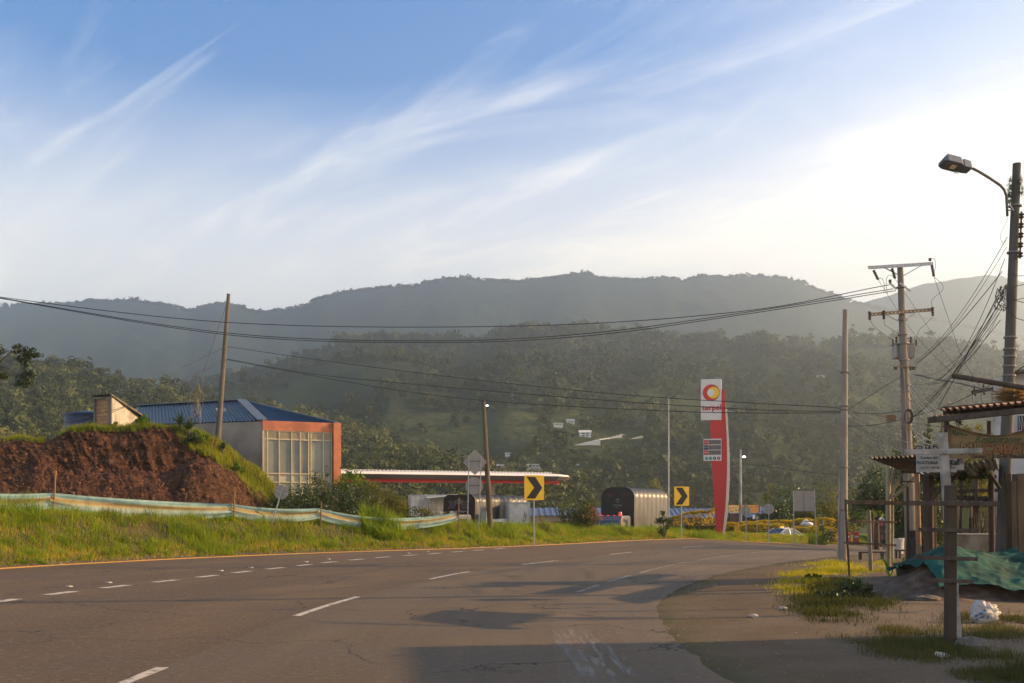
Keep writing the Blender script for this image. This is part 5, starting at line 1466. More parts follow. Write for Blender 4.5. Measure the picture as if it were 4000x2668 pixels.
def car(name, label, cat, loc, rz, body, L_=4.2, W_=1.66, H_=1.42, suv=False, extra=None):
 """saloon or wagon; front towards -y"""
 t = thing(name, label, cat, loc, rz)
 M_B = mat('car_paint_' + cat.replace(' ', '_') + name, body, 0.3, 0.2, var=0.05, coat=0.5)
 ys = [-L_ / 2, -L_ / 2 + .12, -L_ / 2 + .6, -L_ * .22, 0, L_ * .25, L_ / 2 - .35, L_ / 2 - .08, L_ / 2]
 zt = [.55, .70, .78, .90, .92, .93, .90 if not suv else .95, .82 if not suv else .95, .6]
 ws = [.80, .92, .98, 1, 1, 1, .98, .93, .84]
 V = [];
 for y, z, w in zip(ys, zt, ws):
  hw = W_ / 2 * w
  for x, zz in ((-hw * .9, .22), (-hw, .34), (-hw, z * .72), (-hw * .94, z), (-hw * .6, z + .03), (hw * .6, z + .03), (hw * .94, z), (hw, z * .72), (hw, .34), (hw * .9, .22)): V.append((x, y, zz))
 n = 10; fs = []
 for i in range(len(ys) - 1):
  for j in range(n): fs.append((i * n + j, (i + 1) * n + j, (i + 1) * n + (j + 1) % n, i * n + (j + 1) % n))
 fs += [tuple(range(n)), tuple((len(ys) - 1) * n + j for j in range(n - 1, -1, -1))]
 mb = MB(); mb.add(V, fs); bd = mb.build('body', M_B, t, smooth=True)
 zb = .90; y0, y1, y2, y3 = (-L_ * .20, -L_ * .02, L_ * .20, L_ * .40) if not suv else (-L_ * .20, -L_ * .07, L_ * .36, L_ * .46)
 hw0, hw1 = W_ / 2 * .90, W_ / 2 * .74
 rows = [(y0, zb, hw0), (y1, H_, hw1), (y2, H_, hw1), (y3, zb + .02, hw0)]
 roof = MB()
 V = []
 for q in range(9):
  u = q / 8; y = y1 + (y2 - y1) * u; zz = H_ - .05 + .05 * sin(pi * u)
  for x, k in ((-1, -.035), (-.8, .0), (-.4, .03), (0, .04), (.4, .03), (.8, 0), (1, -.035)): V.append((x * hw1, y, zz + k))
 roof.add(V, [tuple(int(v) for v in f) for f in grid_quads(9, 7)]); rf = roof.build('roof', M_B, t, smooth=True)
 zr = H_ - .07
 for sx in (-1, 1):
  mb = MB()
  mb.bar((sx * hw0, y0, zb), (sx * hw1, y1, zr), .06, .05); mb.bar((sx * hw1, y2, zr), (sx * hw0, y3, zb), .08, .06)
  ym = (y1 + y2) / 2; mb.bar((sx * hw0, ym, zb), (sx * hw1, ym, zr), .06, .04)
  if suv: mb.bar((sx * hw0, y2 - .35, zb), (sx * hw1, y2 - .35, zr), .07, .05)
  mb.bar((sx * hw1, y1 - .02, zr), (sx * hw1, y2 + .02, zr), .05, .05)
  mb.build('side_pillars', M_B, t)
 e = .012
 mb = MB(); mb.add([(-hw0 + e, y0, zb), (hw0 - e, y0, zb), (hw1 - e, y1, zr), (-hw1 + e, y1, zr)], [(0, 1, 2, 3)]); mb.build('windscreen', M_GLASS, t)
 mb = MB(); mb.add([(hw0 - e, y3, zb), (-hw0 + e, y3, zb), (-hw1 + e, y2, zr), (hw1 - e, y2, zr)], [(0, 1, 2, 3)]); mb.build('rear_window', M_GLASS, t)
 for sx in (-1, 1):
  mb = MB(); x0 = sx * (hw0 - e); x1 = sx * (hw1 - e); mb.add([(x0, y0 + .05, zb), (x0, y3 - .05, zb), (x1, y2 - .02, zr), (x1, y1 + .02, zr)], [(0, 1, 2, 3)]); mb.build('side_window', M_GLASS, t)
  mb = MB(); mb.box((sx * W_ * .36, -L_ / 2 + .02, .62), (.32, .08, .13)); mb.build('headlight', M_LAMP, t, bevel=.02)
  mb = MB(); mb.box((sx * W_ * .38, L_ / 2 - .03, .72), (.26, .08, .16)); mb.build('tail_light', M_RED, t, bevel=.02)
  mb = MB(); mb.box((sx * (W_ / 2 + .06), y0 + .25, .98), (.16, .09, .12)); mb.build('wing_mirror', M_B, t, bevel=.02)
  for yy in (-L_ * .31, L_ * .29): wheel(t, sx * (W_ / 2 - .12), yy, .30 if not suv else .36, .2)
 return t, rf, zr, hw1, y1, y2
g_ = GD(3045, 76.0)
tx, rf, zr, hw, y1, y2 = car('taxi', 'white saloon taxi with a small yellow roof lamp parked in front of the yellow hedge', 'car', (g_.x, g_.y, P(0, 2062, 76.0).z - 1.44), radians(-58), (0.55, 0.52, 0.50), 4.3, 1.68, 1.43)
mb = MB(); mb.box((0, y1 + .35, 1.50), (.28, .12, .10)); mb.build('roof_lamp', mat('taxi_lamp', (0.75, 0.5, 0.02), .4, emit=(1, .6, .05), estr=.5), rf, bevel=.015)
mb = MB(); mb.box((0.1, y2 - .3, 1.49), (.5, .2, .05)); mb.build('roof_sign', M_WHITE, rf)
g_ = GD(2850, 74)
car('parked_car', 'pale car almost hidden behind the grass crest beside the base of the totem', 'car', (g_.x - .4, g_.y, P(0, 2068, 74).z - 1.42), radians(-75), (0.36, 0.36, 0.33), 4.0, 1.6, 1.40)
g_ = GD(1105, 45.5)
sv, rf, zr, hw, y1, y2 = car('off_road_wagon', 'silver off-road wagon, only its roof showing above the grass below the tilted round sign', 'car', (g_.x, 46.2, P(0, 1985, 46.2).z - 1.75), radians(-80), (0.30, 0.29, 0.28), 4.3, 1.7, 1.72, suv=True)
for sx in (-1, 1):
 mb = MB(); mb.tube([(sx * (hw - .08), y1 + .1, 1.73), (sx * (hw - .08), y1 + .2, 1.79), (sx * (hw - .08), y2 - .3, 1.79), (sx * (hw - .08), y2 - .2, 1.73)], .018, 6); mb.build('roof_rail', M_BLACK, rf)
# ------------------------------------------------------------------ totem
def totem():
 d = 65.0; s = d / F
 g_ = GD(2815, d)
 rz = radians(-13)
 t = thing('station_totem', 'tall curved red price totem of the fuel station with white logo panel on top', 'sign', (P(2815, 0, d).x, d, g_.z), rz)
 def q(px, py): return ((px - 2815) * s / cos(rz), EYE - (py - HY) * s - g_.z)
 left = [(2797, 2100), (2796, 2045), (2789, 1930), (2784, 1850), (2781, 1801), (2779, 1740), (2777, 1700), (2776, 1641), (2776, 1525)]
 right = [(2829, 1525), (2831, 1560), (2834, 1641), (2837, 1700), (2838.5, 1760), (2839, 1820), (2838, 1866), (2836, 1920), (2832, 1985), (2826, 2048), (2819, 2100)]
 poly = [q(*p) for p in left[::-1]][::-1]
 pts = [q(*p) for p in left] + [q(*p) for p in right]
 pts = pts[::-1]
 TH = 0.55
 n = 30; V = []
 ly = np.array([p[1] for p in left])[::-1]; lx = np.array([p[0] for p in left])[::-1]
 ry = np.array([p[1] for p in right]); rx = np.array([p[0] for p in right])
 mb = MB(); vs, fs, mi = [], [], []
 for i in range(n + 1):
  py = 1522 + (2100 - 1522) * i / n
  a = q(np.interp(py, ly, lx), py); b = q(np.interp(py, ry, rx), py)
  vs += [(a[0], 0, a[1]), (b[0], 0, b[1]), (b[0], TH, b[1]), (a[0], TH, a[1])]
  if i:
   k = 4 * i
   fs += [(k - 4, k, k + 1, k - 3), (k - 3, k + 1, k + 2, k - 2), (k - 2, k + 2, k + 3, k - 1), (k - 1, k + 3, k, k - 4)]
 fs += [(0, 1, 2, 3)]
 mb.add(vs, fs); body = mb.build('tower', mat('totem_red', (0.50, 0.035, 0.025), 0.45, var=0.06, nscale=1), t)
 mb = MB(); vs, fs = [], []
 n2 = 26
 for i in range(n2 + 1):
  py = 1598 + (2100 - 1598) * i / n2
  b = q(np.interp(py, ry, rx), py); wd = np.interp(py, [1598, 1700, 1866, 2048, 2100], [.10, .13, .17, .16, .15])
  vs += [(b[0] + .003, -.03, b[1]), (b[0] + wd, -.03, b[1]), (b[0] + wd, TH + .04, b[1]), (b[0] + .003, TH + .04, b[1])]
  if i:
   k = 4 * i; fs += [(k - 4, k, k + 1, k - 3), (k - 3, k + 1, k + 2, k - 2), (k - 2, k + 2, k + 3, k - 1), (k - 1, k + 3, k, k - 4)]
 fs += [(0, 1, 2, 3)]
 mb.add(vs, fs); cl = mb.build('side_cladding', mat('cladding_cream', (0.62, 0.50, 0.38), 0.5, var=0.06, nscale=1), t)
 mb = MB()
 for py in (1697, 1880):
  b = q(np.interp(py, ry, rx), py); mb.box((b[0] + .08, TH / 2 - .0, b[1]), (.20, TH + .10, .012))
 mb.build('joint', M_SIGNBACK, cl)
 x0, z0 = q(2741, 1641); x1, z1 = q(2818, 1480)
 mb = MB(); mb.box(((x0 + x1) / 2, .16, (z0 + z1) / 2), (x1 - x0, .46, z1 - z0)); lp_ = mb.build('logo_panel', mat('totem_white', (0.60, 0.55, 0.48), 0.5, var=0.05, nscale=1.5), t, bevel=.02)
 cx_, cz_ = q(2779.5, 1533); yy = -.075
 def disk(r, ox, oz, y, m_, nm):
  mb = MB(); mb.prism([(ox + a_, oz + b_) for a_, b_ in disc(r, 48)], .012, Matrix.Translation((0, y, 0))); return mb.build(nm, m_, lp_)
 R_ = 32 * s
 disk(R_ * 1.03, cx_ + .012, cz_ - .012, yy - .010 + .006, M_SIGNBACK, 'emblem_rim')
 disk(R_, cx_, cz_, yy - .015, mat('emblem_red', (0.55, 0.03, 0.03), .45, var=.03), 'emblem_red_ring')
 disk(R_ * .70, cx_ + R_ * .27, cz_ - R_ * .02, yy - .021, mat('emblem_yellow', (0.78, 0.50, 0.01), .45, var=.03), 'emblem_yellow_ring')
 disk(R_ * .44, cx_ - R_ * .02, cz_ - R_ * .02, yy - .027, mat('emblem_white', (0.66, 0.61, 0.54), .45, var=.03), 'emblem_center')
 tx_, tz_ = q(2782, 1592)
 text('terpel', 31 * s, (tx_, yy - .015, tz_), mat('letter_red', (0.42, 0.03, 0.04), .5, var=.03), lp_, extrude=.012, bold=.012)
 x0, z0 = q(2751, 1800); x1, z1 = q(2818, 1714)
 mb = MB(); mb.box(((x0 + x1) / 2, -.02, (z0 + z1) / 2), (x1 - x0, .16, z1 - z0)); pp = mb.build('price_panel', mat('panel_white', (0.60, 0.57, 0.53), .5, var=.04), t, bevel=.01)
 hh = (z1 - z0); yf = -.105
 labs = [('CTE', (0.45, .03, .03)), ('GT 95', (0.03, .035, .06)), ('DIESEL', (0.45, .03, .03))]
 for i, (tt, cc) in enumerate(labs):
  zc = z1 - hh * (0.155 + i * .235)
  mb = MB(); mb.box((x0 + (x1 - x0) * .15, yf, zc), ((x1 - x0) * .26, .012, hh * .21)); r_ = mb.build('price_label', mat('row_%d' % i, cc, .5, var=.03), pp)
  text(tt, hh * .085, (x0 + (x1 - x0) * .15, yf - .008, zc), M_WHITE, r_, extrude=.002)
  mb = MB(); mb.box((x0 + (x1 - x0) * .635, yf, zc), ((x1 - x0) * .68, .012, hh * .205)); mb.build('price_display', mat('display_dark', (.05, .04, .03), .25, var=.3, nscale=6, spec=.6), pp)
 zc = z0 + hh * .115
 for i, cc in enumerate([(0.05, .12, .30), (0.03, .22, .12), (.05, .05, .045), (0.30, .03, .08)]):
  xx = x0 + (x1 - x0) * (.17 + i * .225)
  mb = MB(); mb.prism([(xx + a_, zc + b_) for a_, b_ in disc(hh * .075, 24)], .008, Matrix.Translation((0, yf - .002, 0))); ic = mb.build('service_icon', mat('icon_%d' % i, cc, .5, var=.03), pp)
  y_ = yf - .007
  if i == 0:
   m2 = MB()
   for o_ in (-.03, .03): m2.box((xx + o_, y_, zc - .01), (.022, .006, .08)); m2.ball((xx + o_, y_, zc + .045), (.014, .006, .014), 8, 5)
   m2.build('pictogram', M_WHITE, ic)
  elif i == 1: text('wifi', hh * .05, (xx, y_, zc), M_WHITE, ic, extrude=.002)
  elif i == 2:
   m2 = MB(); m2.box((xx, y_, zc - .015), (.05, .006, .06)); m2.box((xx, y_, zc + .035), (.02, .006, .04)); m2.build('pictogram', M_WHITE, ic)
  else: text('24', hh * .075, (xx, y_, zc), M_WHITE, ic, extrude=.002)
totem()
# ------------------------------------------------------------------ blue-roofed roadside restaurant
M_BLUE2 = mat('faded_blue_roof', (0.07, 0.10, 0.17), 0.5, 0.1, var=0.2, nscale=1.2)
def ribbed(mb, e0, e1, r0, r1, n, h=.05):
 nrm = (e1 - e0).cross(r0 - e0).normalized()
 if nrm.z < 0: nrm = -nrm
 vs, fs = [], []
 for k in range(n * 3 + 1):
  u = k / (n * 3); up = h if k % 3 == 1 else 0
  vs += [e0.lerp(e1, u) + nrm * up, r0.lerp(r1, u) + nrm * up]
  if k: fs.append((2 * k - 2, 2 * k, 2 * k + 1, 2 * k - 1))
 mb.add(vs, fs)
def long_house(px0, px1, py_e, py_r, d, label, name, wallcol, depth=7, back=True, open_=False, posts=True):
 a = GD(px0, d); b = GD(px1, d)
 t = thing(name, label, 'building', (a.x, d, a.z))
 Lg = b.x - a.x; ze = P(0, py_e, d).z - a.z; zr = P(0, py_r, d + depth * .5).z - a.z
 mb = MB(); dd = depth / 2
 ribbed(mb, Vector((-.3, -.7, ze - .1)), Vector((Lg + .3, -.7, ze - .1)), Vector((-.3, dd, zr)), Vector((Lg + .3, dd, zr)), int(Lg * 2.2))
 ribbed(mb, Vector((Lg + .3, depth + .7, ze - .1)), Vector((-.3, depth + .7, ze - .1)), Vector((Lg + .3, dd, zr)), Vector((-.3, dd, zr)), int(Lg * 1.2))
 mb.build('roof', M_BLUE2, t)
 mb = MB(); z1 = ze - .12
 for p, q in (((0, 0), (Lg, 0)), ((Lg, 0), (Lg, depth)), ((Lg, depth), (0, depth)), ((0, depth), (0, 0))):
  wall_quad(mb, (p[0], p[1], 0), (q[0], q[1], 0), -.5, z1)
 mb.build('wall', wallcol, t)
 k = 0; x = .15
 while x < Lg and posts:
  mb = MB(); mb.box((x, -.5, z1 / 2 - .2), (.12, .12, z1 + .35)); mb.build('post', M_WOOD, t); x += 2.6
 return t, a, Lg, z1
M_HW = mat('house_wood', (0.15, 0.10, 0.07), 0.8, var=0.3, nscale=3)
M_HP = mat('house_plaster', (0.42, 0.36, 0.29), 0.85, var=0.15, nscale=1)
t, a, Lg, z1 = long_house(2560, 3110, 2018, 1986, 96.0, 'long low timber restaurant with a faded blue metal roof behind the yellow hedge', 'restaurant', M_HW, 6)
for i in range(5):
 x = 1.2 + i * 2.6
 mb = MB(); mb.box((x, -.02, 1.15), (1.2, .05, 1.0)); f = mb.build('window', mat('dark_opening', (0.03, .025, .02), .6), t)
 mb = MB(); mb.box((x, -.06, 1.72), (1.35, .05, .06)); mb.box((x, -.06, .6), (1.35, .05, .06)); mb.build('frame', M_WOOD, f)
t, a, Lg, z1 = long_house(2070, 2390, 2010, 1984, 88.0, 'low pale building with blue metal roof between the larger chevron and the flowering bush', 'roadside_building', M_HP, 6)
mb = MB(); mb.box((1.7, -.03, 1.0), (.5, .05, .8)); mb.build('window', mat('dark_opening', (0.03, .025, .02), .6), t)
mb = MB(); mb.box((4.9, -.02, .95), (1.3, .05, 1.9)); mb.build('doorway', mat('dark_opening', (0.03, .025, .02), .6), t)
def wood_fence(px0, px1, pt, pb, d, label):
 a = GD(px0, d); b = GD(px1, d); t = thing('plank_fence', label, 'fence', (a.x, d, P(0, pb, d).z - .3))
 h = P(0, pt, d).z - P(0, pb, d).z + .3; mb = MB(); x = 0; L_ = b.x - a.x; rs_ = random.Random(4)
 while x < L_:
  mb.box((x, rs_.uniform(-.01, .01), h / 2 + rs_.uniform(-.03, .03)), (.13, .025, h)); x += .15
 mb.build('planks', mat('fence_brown', (0.16, 0.07, 0.04), .85, var=.3, nscale=6, stretch=(1, 1, .2)), t)
 mb = MB(); mb.box((L_ / 2, .03, h * .75), (L_, .04, .08)); mb.box((L_ / 2, .03, h * .3), (L_, .04, .08)); mb.build('rail', M_WOOD_D, t)
wood_fence(2153, 2262, 2036, 2060, 70, 'short reddish brown plank fence beside the flowering bush')
def orange_board():
 d = 84.0; c = GD(2900, d)
 t = thing('restaurant_board', 'orange billboard with red lettering on the front of the restaurant behind the diamond sign', 'sign', (P(2904, 0, d).x, d, c.z), radians(-4))
 s = d / F; w = (2961 - 2847) * s; z0 = P(0, 2003, d).z - c.z; z1 = P(0, 1973, d).z - c.z
 mb = MB(); mb.box((0, 0, (z0 + z1) / 2), (w, .10, z1 - z0)); bd = mb.build('board', mat('board_orange', (0.80, 0.40, 0.08), .6, var=.12, nscale=1.5), t)
 mb = MB(); mb.box((w * -.31, -.055, (z0 + z1) / 2), (w * .36, .01, (z1 - z0) * .94)); mb.build('picture', mat('board_yellow', (0.85, 0.55, 0.16), .6, var=.1, nscale=3), bd)
 LR = mat('board_red', (0.60, .06, .03), .6, var=.05)
 text('PARADOR', .34, (w * .17, -.058, z1 - (z1 - z0) * .27), LR, bd, extrude=.003); text('PUNTO AZUL', .34, (w * .20, -.058, z0 + (z1 - z0) * .27), LR, bd, extrude=.003, sx=.9)
 text('punto', .2, (-w * .36, -.064, z1 - (z1 - z0) * .35), LR, bd, extrude=.003, shear=.2)
 mb = MB(); mb.box((-w * .40, -.064, z0 + .14), (.34, .008, .10)); mb.ball((-w * .25, -.064, z0 + .2), (.1, .006, .08), 8, 5); mb.build('print', mat('print_green', (.25, .3, .1), .6), bd)
 for x in (-w * .48, w * .02, w * .48):
  mb = MB(); mb.box((x, .1, z0 / 2 - .2), (.12, .12, z0 + .4)); mb.build('post', M_WOOD_D, t)
 mb = MB(); mb.box((-w * .25, .6, z0 - .55), (w * .42, .5, .9)); mb.build('counter', M_HW, t)
 mb = MB(); mb.box((w * .03, .3, z0 * .45), (.45, .06, z0 * .9)); mb.build('blue_door', mat('door_blue', (.03, .07, .16), .5), t)
 mb = MB(); mb.box((w * .34, -.1, z0 - .35), (.16, .16, .36)); mb.build('lantern', mat('lantern_white', (.8, .78, .7), .4), t)
orange_board()
def gable():
 d = 92.0; g_ = GD(3040, d)
 t = thing('open_shed', 'end bay of an open shed with blue roof and exposed timber gable', 'shed', g_)
 s = d / F
 e0 = P(2965, 2008, d) - g_; e1 = P(3030, 2008, d) - g_; r0 = P(2968, 1981, d + 3) - g_; r1 = P(3048, 1983, d + 3) - g_
 mb = MB(); ribbed(mb, e0, e1, r0, r1, 8, .06); mb.build('roof', mat('brighter_blue_roof', (0.06, 0.12, 0.22), .45, .1, var=.15), t)
 mb = MB(); mb.bar(e1, r1, .08, .12); mb.bar(r1, P(3052, 2008, d + 4) - g_, .08, .12); mb.bar(e1, P(3052, 2006, d + 4) - g_, .06, .1); mb.build('gable_frame', M_WHITE, t)
 for px in (2968, 3042):
  q = P(px, 2006, d + 1) - g_; mb = MB(); mb.box((q.x, q.y, q.z / 2 - .2), (.12, .12, q.z + .4)); mb.build('post', M_WOOD, t)
gable()
def barrier(px0, px1, pt, d, label):
 a = P(px0, pt, d); b = P(px1, pt, d); g_ = GD((px0 + px1) / 2, d)
 t = thing('road_barrier', label, 'barrier', g_, group='red plastic road barriers'); L_ = b.x - a.x; h = max(a.z - g_.z, .5)
 mb = MB(); prof = [(-.22, -.1), (-.22, .15), (-.10, h * .55), (-.08, h), (.08, h), (.10, h * .55), (.22, .15), (.22, -.1)]
 vs = [(-L_ / 2, y, z) for y, z in prof] + [(L_ / 2, y, z) for y, z in prof]; k = 8
 mb.add(vs, [tuple(range(k)), tuple(range(2 * k - 1, k - 1, -1))] + [(i, i + k, (i + 1) % k + k, (i + 1) % k) for i in range(k)]); mb.build('barrier_body', mat('barrier_red', (0.50, .05, .03), .5, var=.1), t, bevel=.03)
 mb = MB(); mb.box((0, -.13, h * .62), (L_ * .8, .01, h * .14)); mb.build('white_band', M_WHITE, t)
barrier(2914, 2986, 2082, 76, 'long red barrier just left of the taxi')
barrier(3258, 3322, 2080, 78, 'red barrier behind the tall bare concrete pole'); barrier(3334, 3353, 2077, 80, 'short red barrier right of the tall bare concrete pole')
def sculpture():
 d = 82; g_ = GD(3145, d); t = thing('swan_planter', 'small white bird shaped planter on the far hedge under the blank panel sign', 'sculpture', g_)
 s = d / F; z = P(0, 2048, d).z - g_.z
 mb = MB(); mb.ball((0.25, 0, z), (.42, .25, .2), 12, 8); mb.tube([(-.3, 0, z - .1), (-.15, 0, z + .15), (-.02, 0, z + .32), (.05, 0, z + .34)], [.16, .1, .08, .1], 8); mb.ball((.08, 0, z + .34), (.13, .08, .08), 8, 6); mb.tube([(.2, 0, z + .33), (.36, 0, z + .28)], [.04, .01], 6); mb.build('body', M_WHITE, t, smooth=True)
 mb = MB(); mb.box((.1, 0, (z - .15) / 2 - .1), (.5, .4, z - .1)); mb.build('plinth', M_CONC, t)
sculpture()
M_LB = mat('pale_blue_paint', (.16, .27, .33), .6)
for px, pt, lab in ((3097, 2030, 'pale blue fence post behind the left leg of the blank panel sign'), (3214, 2028, 'pale blue fence post at the end of the yellow hedge')):
 d = 84; g_ = GD(px, d); mb = MB(); mb.tube([(0, 0, -.2), (0, 0, P(0, pt, d).z - g_.z)], .09, 8); o = mb.build('fence_post', M_LB); o.location = g_; tag(o, lab, 'post', 'pale blue fence posts')
def lamp_pole(px, pt, d, r, label, lit, lean=0, lx=10, ly=35):
 g_ = GD(px, d); zt = P(0, pt, d).z - g_.z; s = d / F
 t = thing('lamp_pole', label, 'pole', g_)
 mb = MB(); mb.tube([(lean, 0, -.3), (lean * .5, 0, zt / 2), (0, 0, zt)], [r * 1.4, r * 1.15, r * .8], 10); mb.build('pole', M_CONC, t, smooth=True)
 mb = MB(); mb.tube([(0, -.05, zt - ly * s * 1.15), (lx * s * .6, -.2, zt - ly * s)], .025, 6); mb.build('lamp_arm', M_STEEL, t)
 mb = MB(); mb.ball((lx * s, -.25, zt - ly * s), (.13, .09, .07), 10, 6); mb.build('lamp', mat('lit_lamp', (.9, .9, .85), .3, emit=(1, .97, .9), estr=6.0 if lit else 1.0), t)
lamp_pole(2892, 1755, 84, .11, 'thin concrete pole with a small lit lamp behind the red totem', True, 0, 12, 30)
def flag_mast():
 d = 66; g_ = GD(2612, d); zt = P(0, 1560, d).z - g_.z
 t = thing('mast', 'very thin tall steel mast at the back corner of the tarpaulin covered truck', 'mast', g_)
 mb = MB(); mb.tube([(0, 0, -.2), (0, 0, zt * .6), (-.0, 0, zt)], [.05, .042, .03], 8); mb.build('pole', M_STEEL, t)
 mb = MB(); mb.tube([(-.02, 0, zt), (.0, 0, zt + .16)], [.02, .008], 5); mb.build('tip', M_STEEL, t)
flag_mast()
# ------------------------------------------------------------------ hillside houses and greenhouses
def hillz(VV, px, d):
 """height of a hill mesh on the ray column px at distance d"""
 n, m, _ = VV.shape
 tx = (px - CX) / F
 i = int(np.clip(np.searchsorted(VV[:, 0, 0] / VV[:, 0, 1], tx), 1, n - 1))
 return float(np.interp(d, VV[i, :, 1], VV[i, :, 2]))
def hill_dist(VV, px, py):
 """distance where the ray through (px, py) meets the hill"""
 n, m, _ = VV.shape; tx = (px - CX) / F
 i = int(np.clip(np.searchsorted(VV[:, 0, 0] / VV[:, 0, 1], tx), 1, n - 1))
 for j in range(m):
  d = VV[i, j, 1]
  if EYE - (py - HY) / F * d <= VV[i, j, 2]: return float(d)
 return float(VV[i, m // 2, 1])
M_HWH = mat('far_wall_white', (0.62, 0.6, 0.56), .8, var=.08); M_HRF = mat('far_roof', (0.35, .36, .37), .6, var=.1); M_HRD = mat('far_roof_red', (0.30, .07, .05), .7, var=.1); M_WIN = mat('far_window', (.04, .045, .05), .4)
M_PLAST = mat('greenhouse_plastic', (0.40, 0.40, 0.38), .4, var=.12, nscale=.3)
def far_house(VV, px, py, wpx, hpx, label, roof=M_HRF, wall=M_HWH, nwin=3, floors=1, rz=0.0):
 d = hill_dist(VV, px, py); s = d / F; w = wpx * s; h = hpx * s; dep = w * .6
 t = thing('hillside_house', label, 'house', P(px, py, d - dep * .5 - 2), rz, 'houses on the hillsides')
 mb = MB(); mb.box((0, 0, h * .35 - h), (w, dep, h * 2.7)); mb.build('wall', wall, t)
 mb = MB(); e = w * .56; mb.add([(-e, -dep * .62, h * .68), (e, -dep * .62, h * .68), (e, dep * .62, h * .68), (-e, dep * .62, h * .68), (-e, 0, h * 1.05), (e, 0, h * 1.05)], [(0, 1, 5, 4), (2, 3, 4, 5), (0, 4, 3), (1, 2, 5), (3, 2, 1, 0)]); mb.build('roof', roof, t)
 for f in range(floors):
  for k in range(nwin):
   mb = MB(); mb.box((w * (-.36 + .72 * (k + .5) / nwin), -dep * .5 - .02, h * (.30 if floors == 1 else .10 + .38 * f)), (w * .5 / nwin, .08, h * (.3 if floors == 1 else .2))); mb.build('window', M_WIN, t)
 return t
far_house(VN, 735, 1562, 36, 12, 'small white house among trees just above the blue roof, near the leaning pole')
far_house(VN, 520, 1585, 44, 18, 'pale two storey house above the left end of the blue roof', nwin=5, floors=2)
far_house(VM, 2228, 1655, 30, 17, 'white three storey house on the hill above the greenhouses', nwin=4, floors=2)
far_house(VM, 2180, 1662, 36, 10, 'low long white house left of the tall white one on the hill')
far_house(VM, 1708, 1782, 60, 16, 'small red house on the lower slope left of the double sign', roof=M_HRD, wall=mat('far_wall_red', (.36, .07, .06), .8))
far_house(VM, 1985, 1778, 24, 10, 'tiny white roofed house below the hill, left of the larger chevron sign')
far_house(VM, 1965, 1830, 46, 16, 'white roofed house just above the station canopy right of the leaning pole')
far_house(VM, 2085, 1825, 56, 12, 'long white roof just above the canopy and behind the larger chevron')
far_house(VM, 2264, 1824, 26, 12, 'small white house low on the hill right of the larger chevron sign')
far_house(VM, 2160, 1915, 34, 16, 'pale blue roofed house under the hill right of the larger chevron', roof=mat('far_roof_blue', (.2, .3, .38), .6))
far_house(VM, 1795, 1912, 40, 14, 'reddish roofed house seen beneath the canopy left of the double sign', roof=M_HRD)
far_house(VM, 3205, 1475, 26, 9, 'tiny pale house high on the right slope left of the bare pole')
far_house(VM, 2675, 1390 - 0, 30, 6, 'faint flat white roof high on the middle of the hill') if False else None
far_house(VM, 2285, 1706, 44, 24, 'modern white block house beside the plastic greenhouses', nwin=2, floors=2, roof=M_HWH)
def greenhouse(px0, py0, px1, py1, nb, hpx, label):
 """arched plastic tunnels side by side, stepping along the slope"""
 d = hill_dist(VM, (px0 + px1) / 2, (py0 + py1) / 2 + hpx * .6) - 3; s_ = d / F
 a = P(px0, py0 + hpx * .5, d); b = P(px1, py1 + hpx * .5, d + 3); up = hpx * s_
 t = thing('greenhouse', label, 'greenhouse', a, group='plastic greenhouses on the hill')
 ax = b - a; n = nb * 8; dep = Vector((6, 12, up * .45)); V = []; V2 = []
 for k in range(n + 1):
  u = k / n; z = up * (.30 + .16 * abs(sin(u * nb * pi)))
  p = ax * u + Vector((0, 0, z)); V += [p, p + dep]; V2 += [ax * u + Vector((0, 0, -2)), p]
 fs = [(2 * k, 2 * k + 2, 2 * k + 3, 2 * k + 1) for k in range(n)]
 mb = MB(); mb.add(V, fs); mb.add(V2, fs); mb.build('plastic_cover', M_PLAST, t)
greenhouse(2215, 1742, 2345, 1712, 9, 34, 'largest sloping plastic greenhouse block on the hill, left of the mast')
greenhouse(2360, 1712, 2430, 1694, 5, 20, 'smaller plastic greenhouse behind the large one, below the mast wires')
greenhouse(2435, 1720, 2512, 1698, 5, 18, 'rightmost plastic greenhouse of the cluster on the hill')
greenhouse(1706, 1744, 1765, 1742, 4, 18, 'lone zigzag roofed greenhouse far left of the double sign')
# ------------------------------------------------------------------ plants
M_BARK = mat('bark', (0.10, 0.075, 0.05), .9, var=.3, nscale=5, bump=.5, bscale=14, stretch=(1, 1, .3))
LEAF_D = leafmat('leaf_dark', [(0.022, 0.035, 0.008), (0.045, 0.07, 0.014), (0.085, 0.115, 0.02)], .35, rough=.4, spec=.4, nscale=.7)
LEAF_M = leafmat('leaf_mid', [(0.04, 0.055, 0.012), (0.08, 0.10, 0.02), (0.14, 0.15, 0.03)], .4, nscale=.7)
LEAF_Y = leafmat('leaf_yellowish', [(0.07, 0.075, 0.015), (0.14, 0.14, 0.025), (0.24, 0.20, 0.03)], .45, nscale=.8)
LEAF_H = leafmat('hedge_yellow', [(0.16, 0.15, 0.01), (0.50, 0.36, 0.01), (0.72, 0.48, 0.015)], .4, nscale=1.5)
LEAF_G = leafmat('leaf_fresh', [(0.05, 0.09, 0.01), (0.11, 0.18, 0.015), (0.22, 0.27, 0.03)], .5, nscale=.9)
FLOWER = leafmat('pink_flower', [(0.45, 0.07, 0.10), (0.6, 0.13, 0.16)], .4)
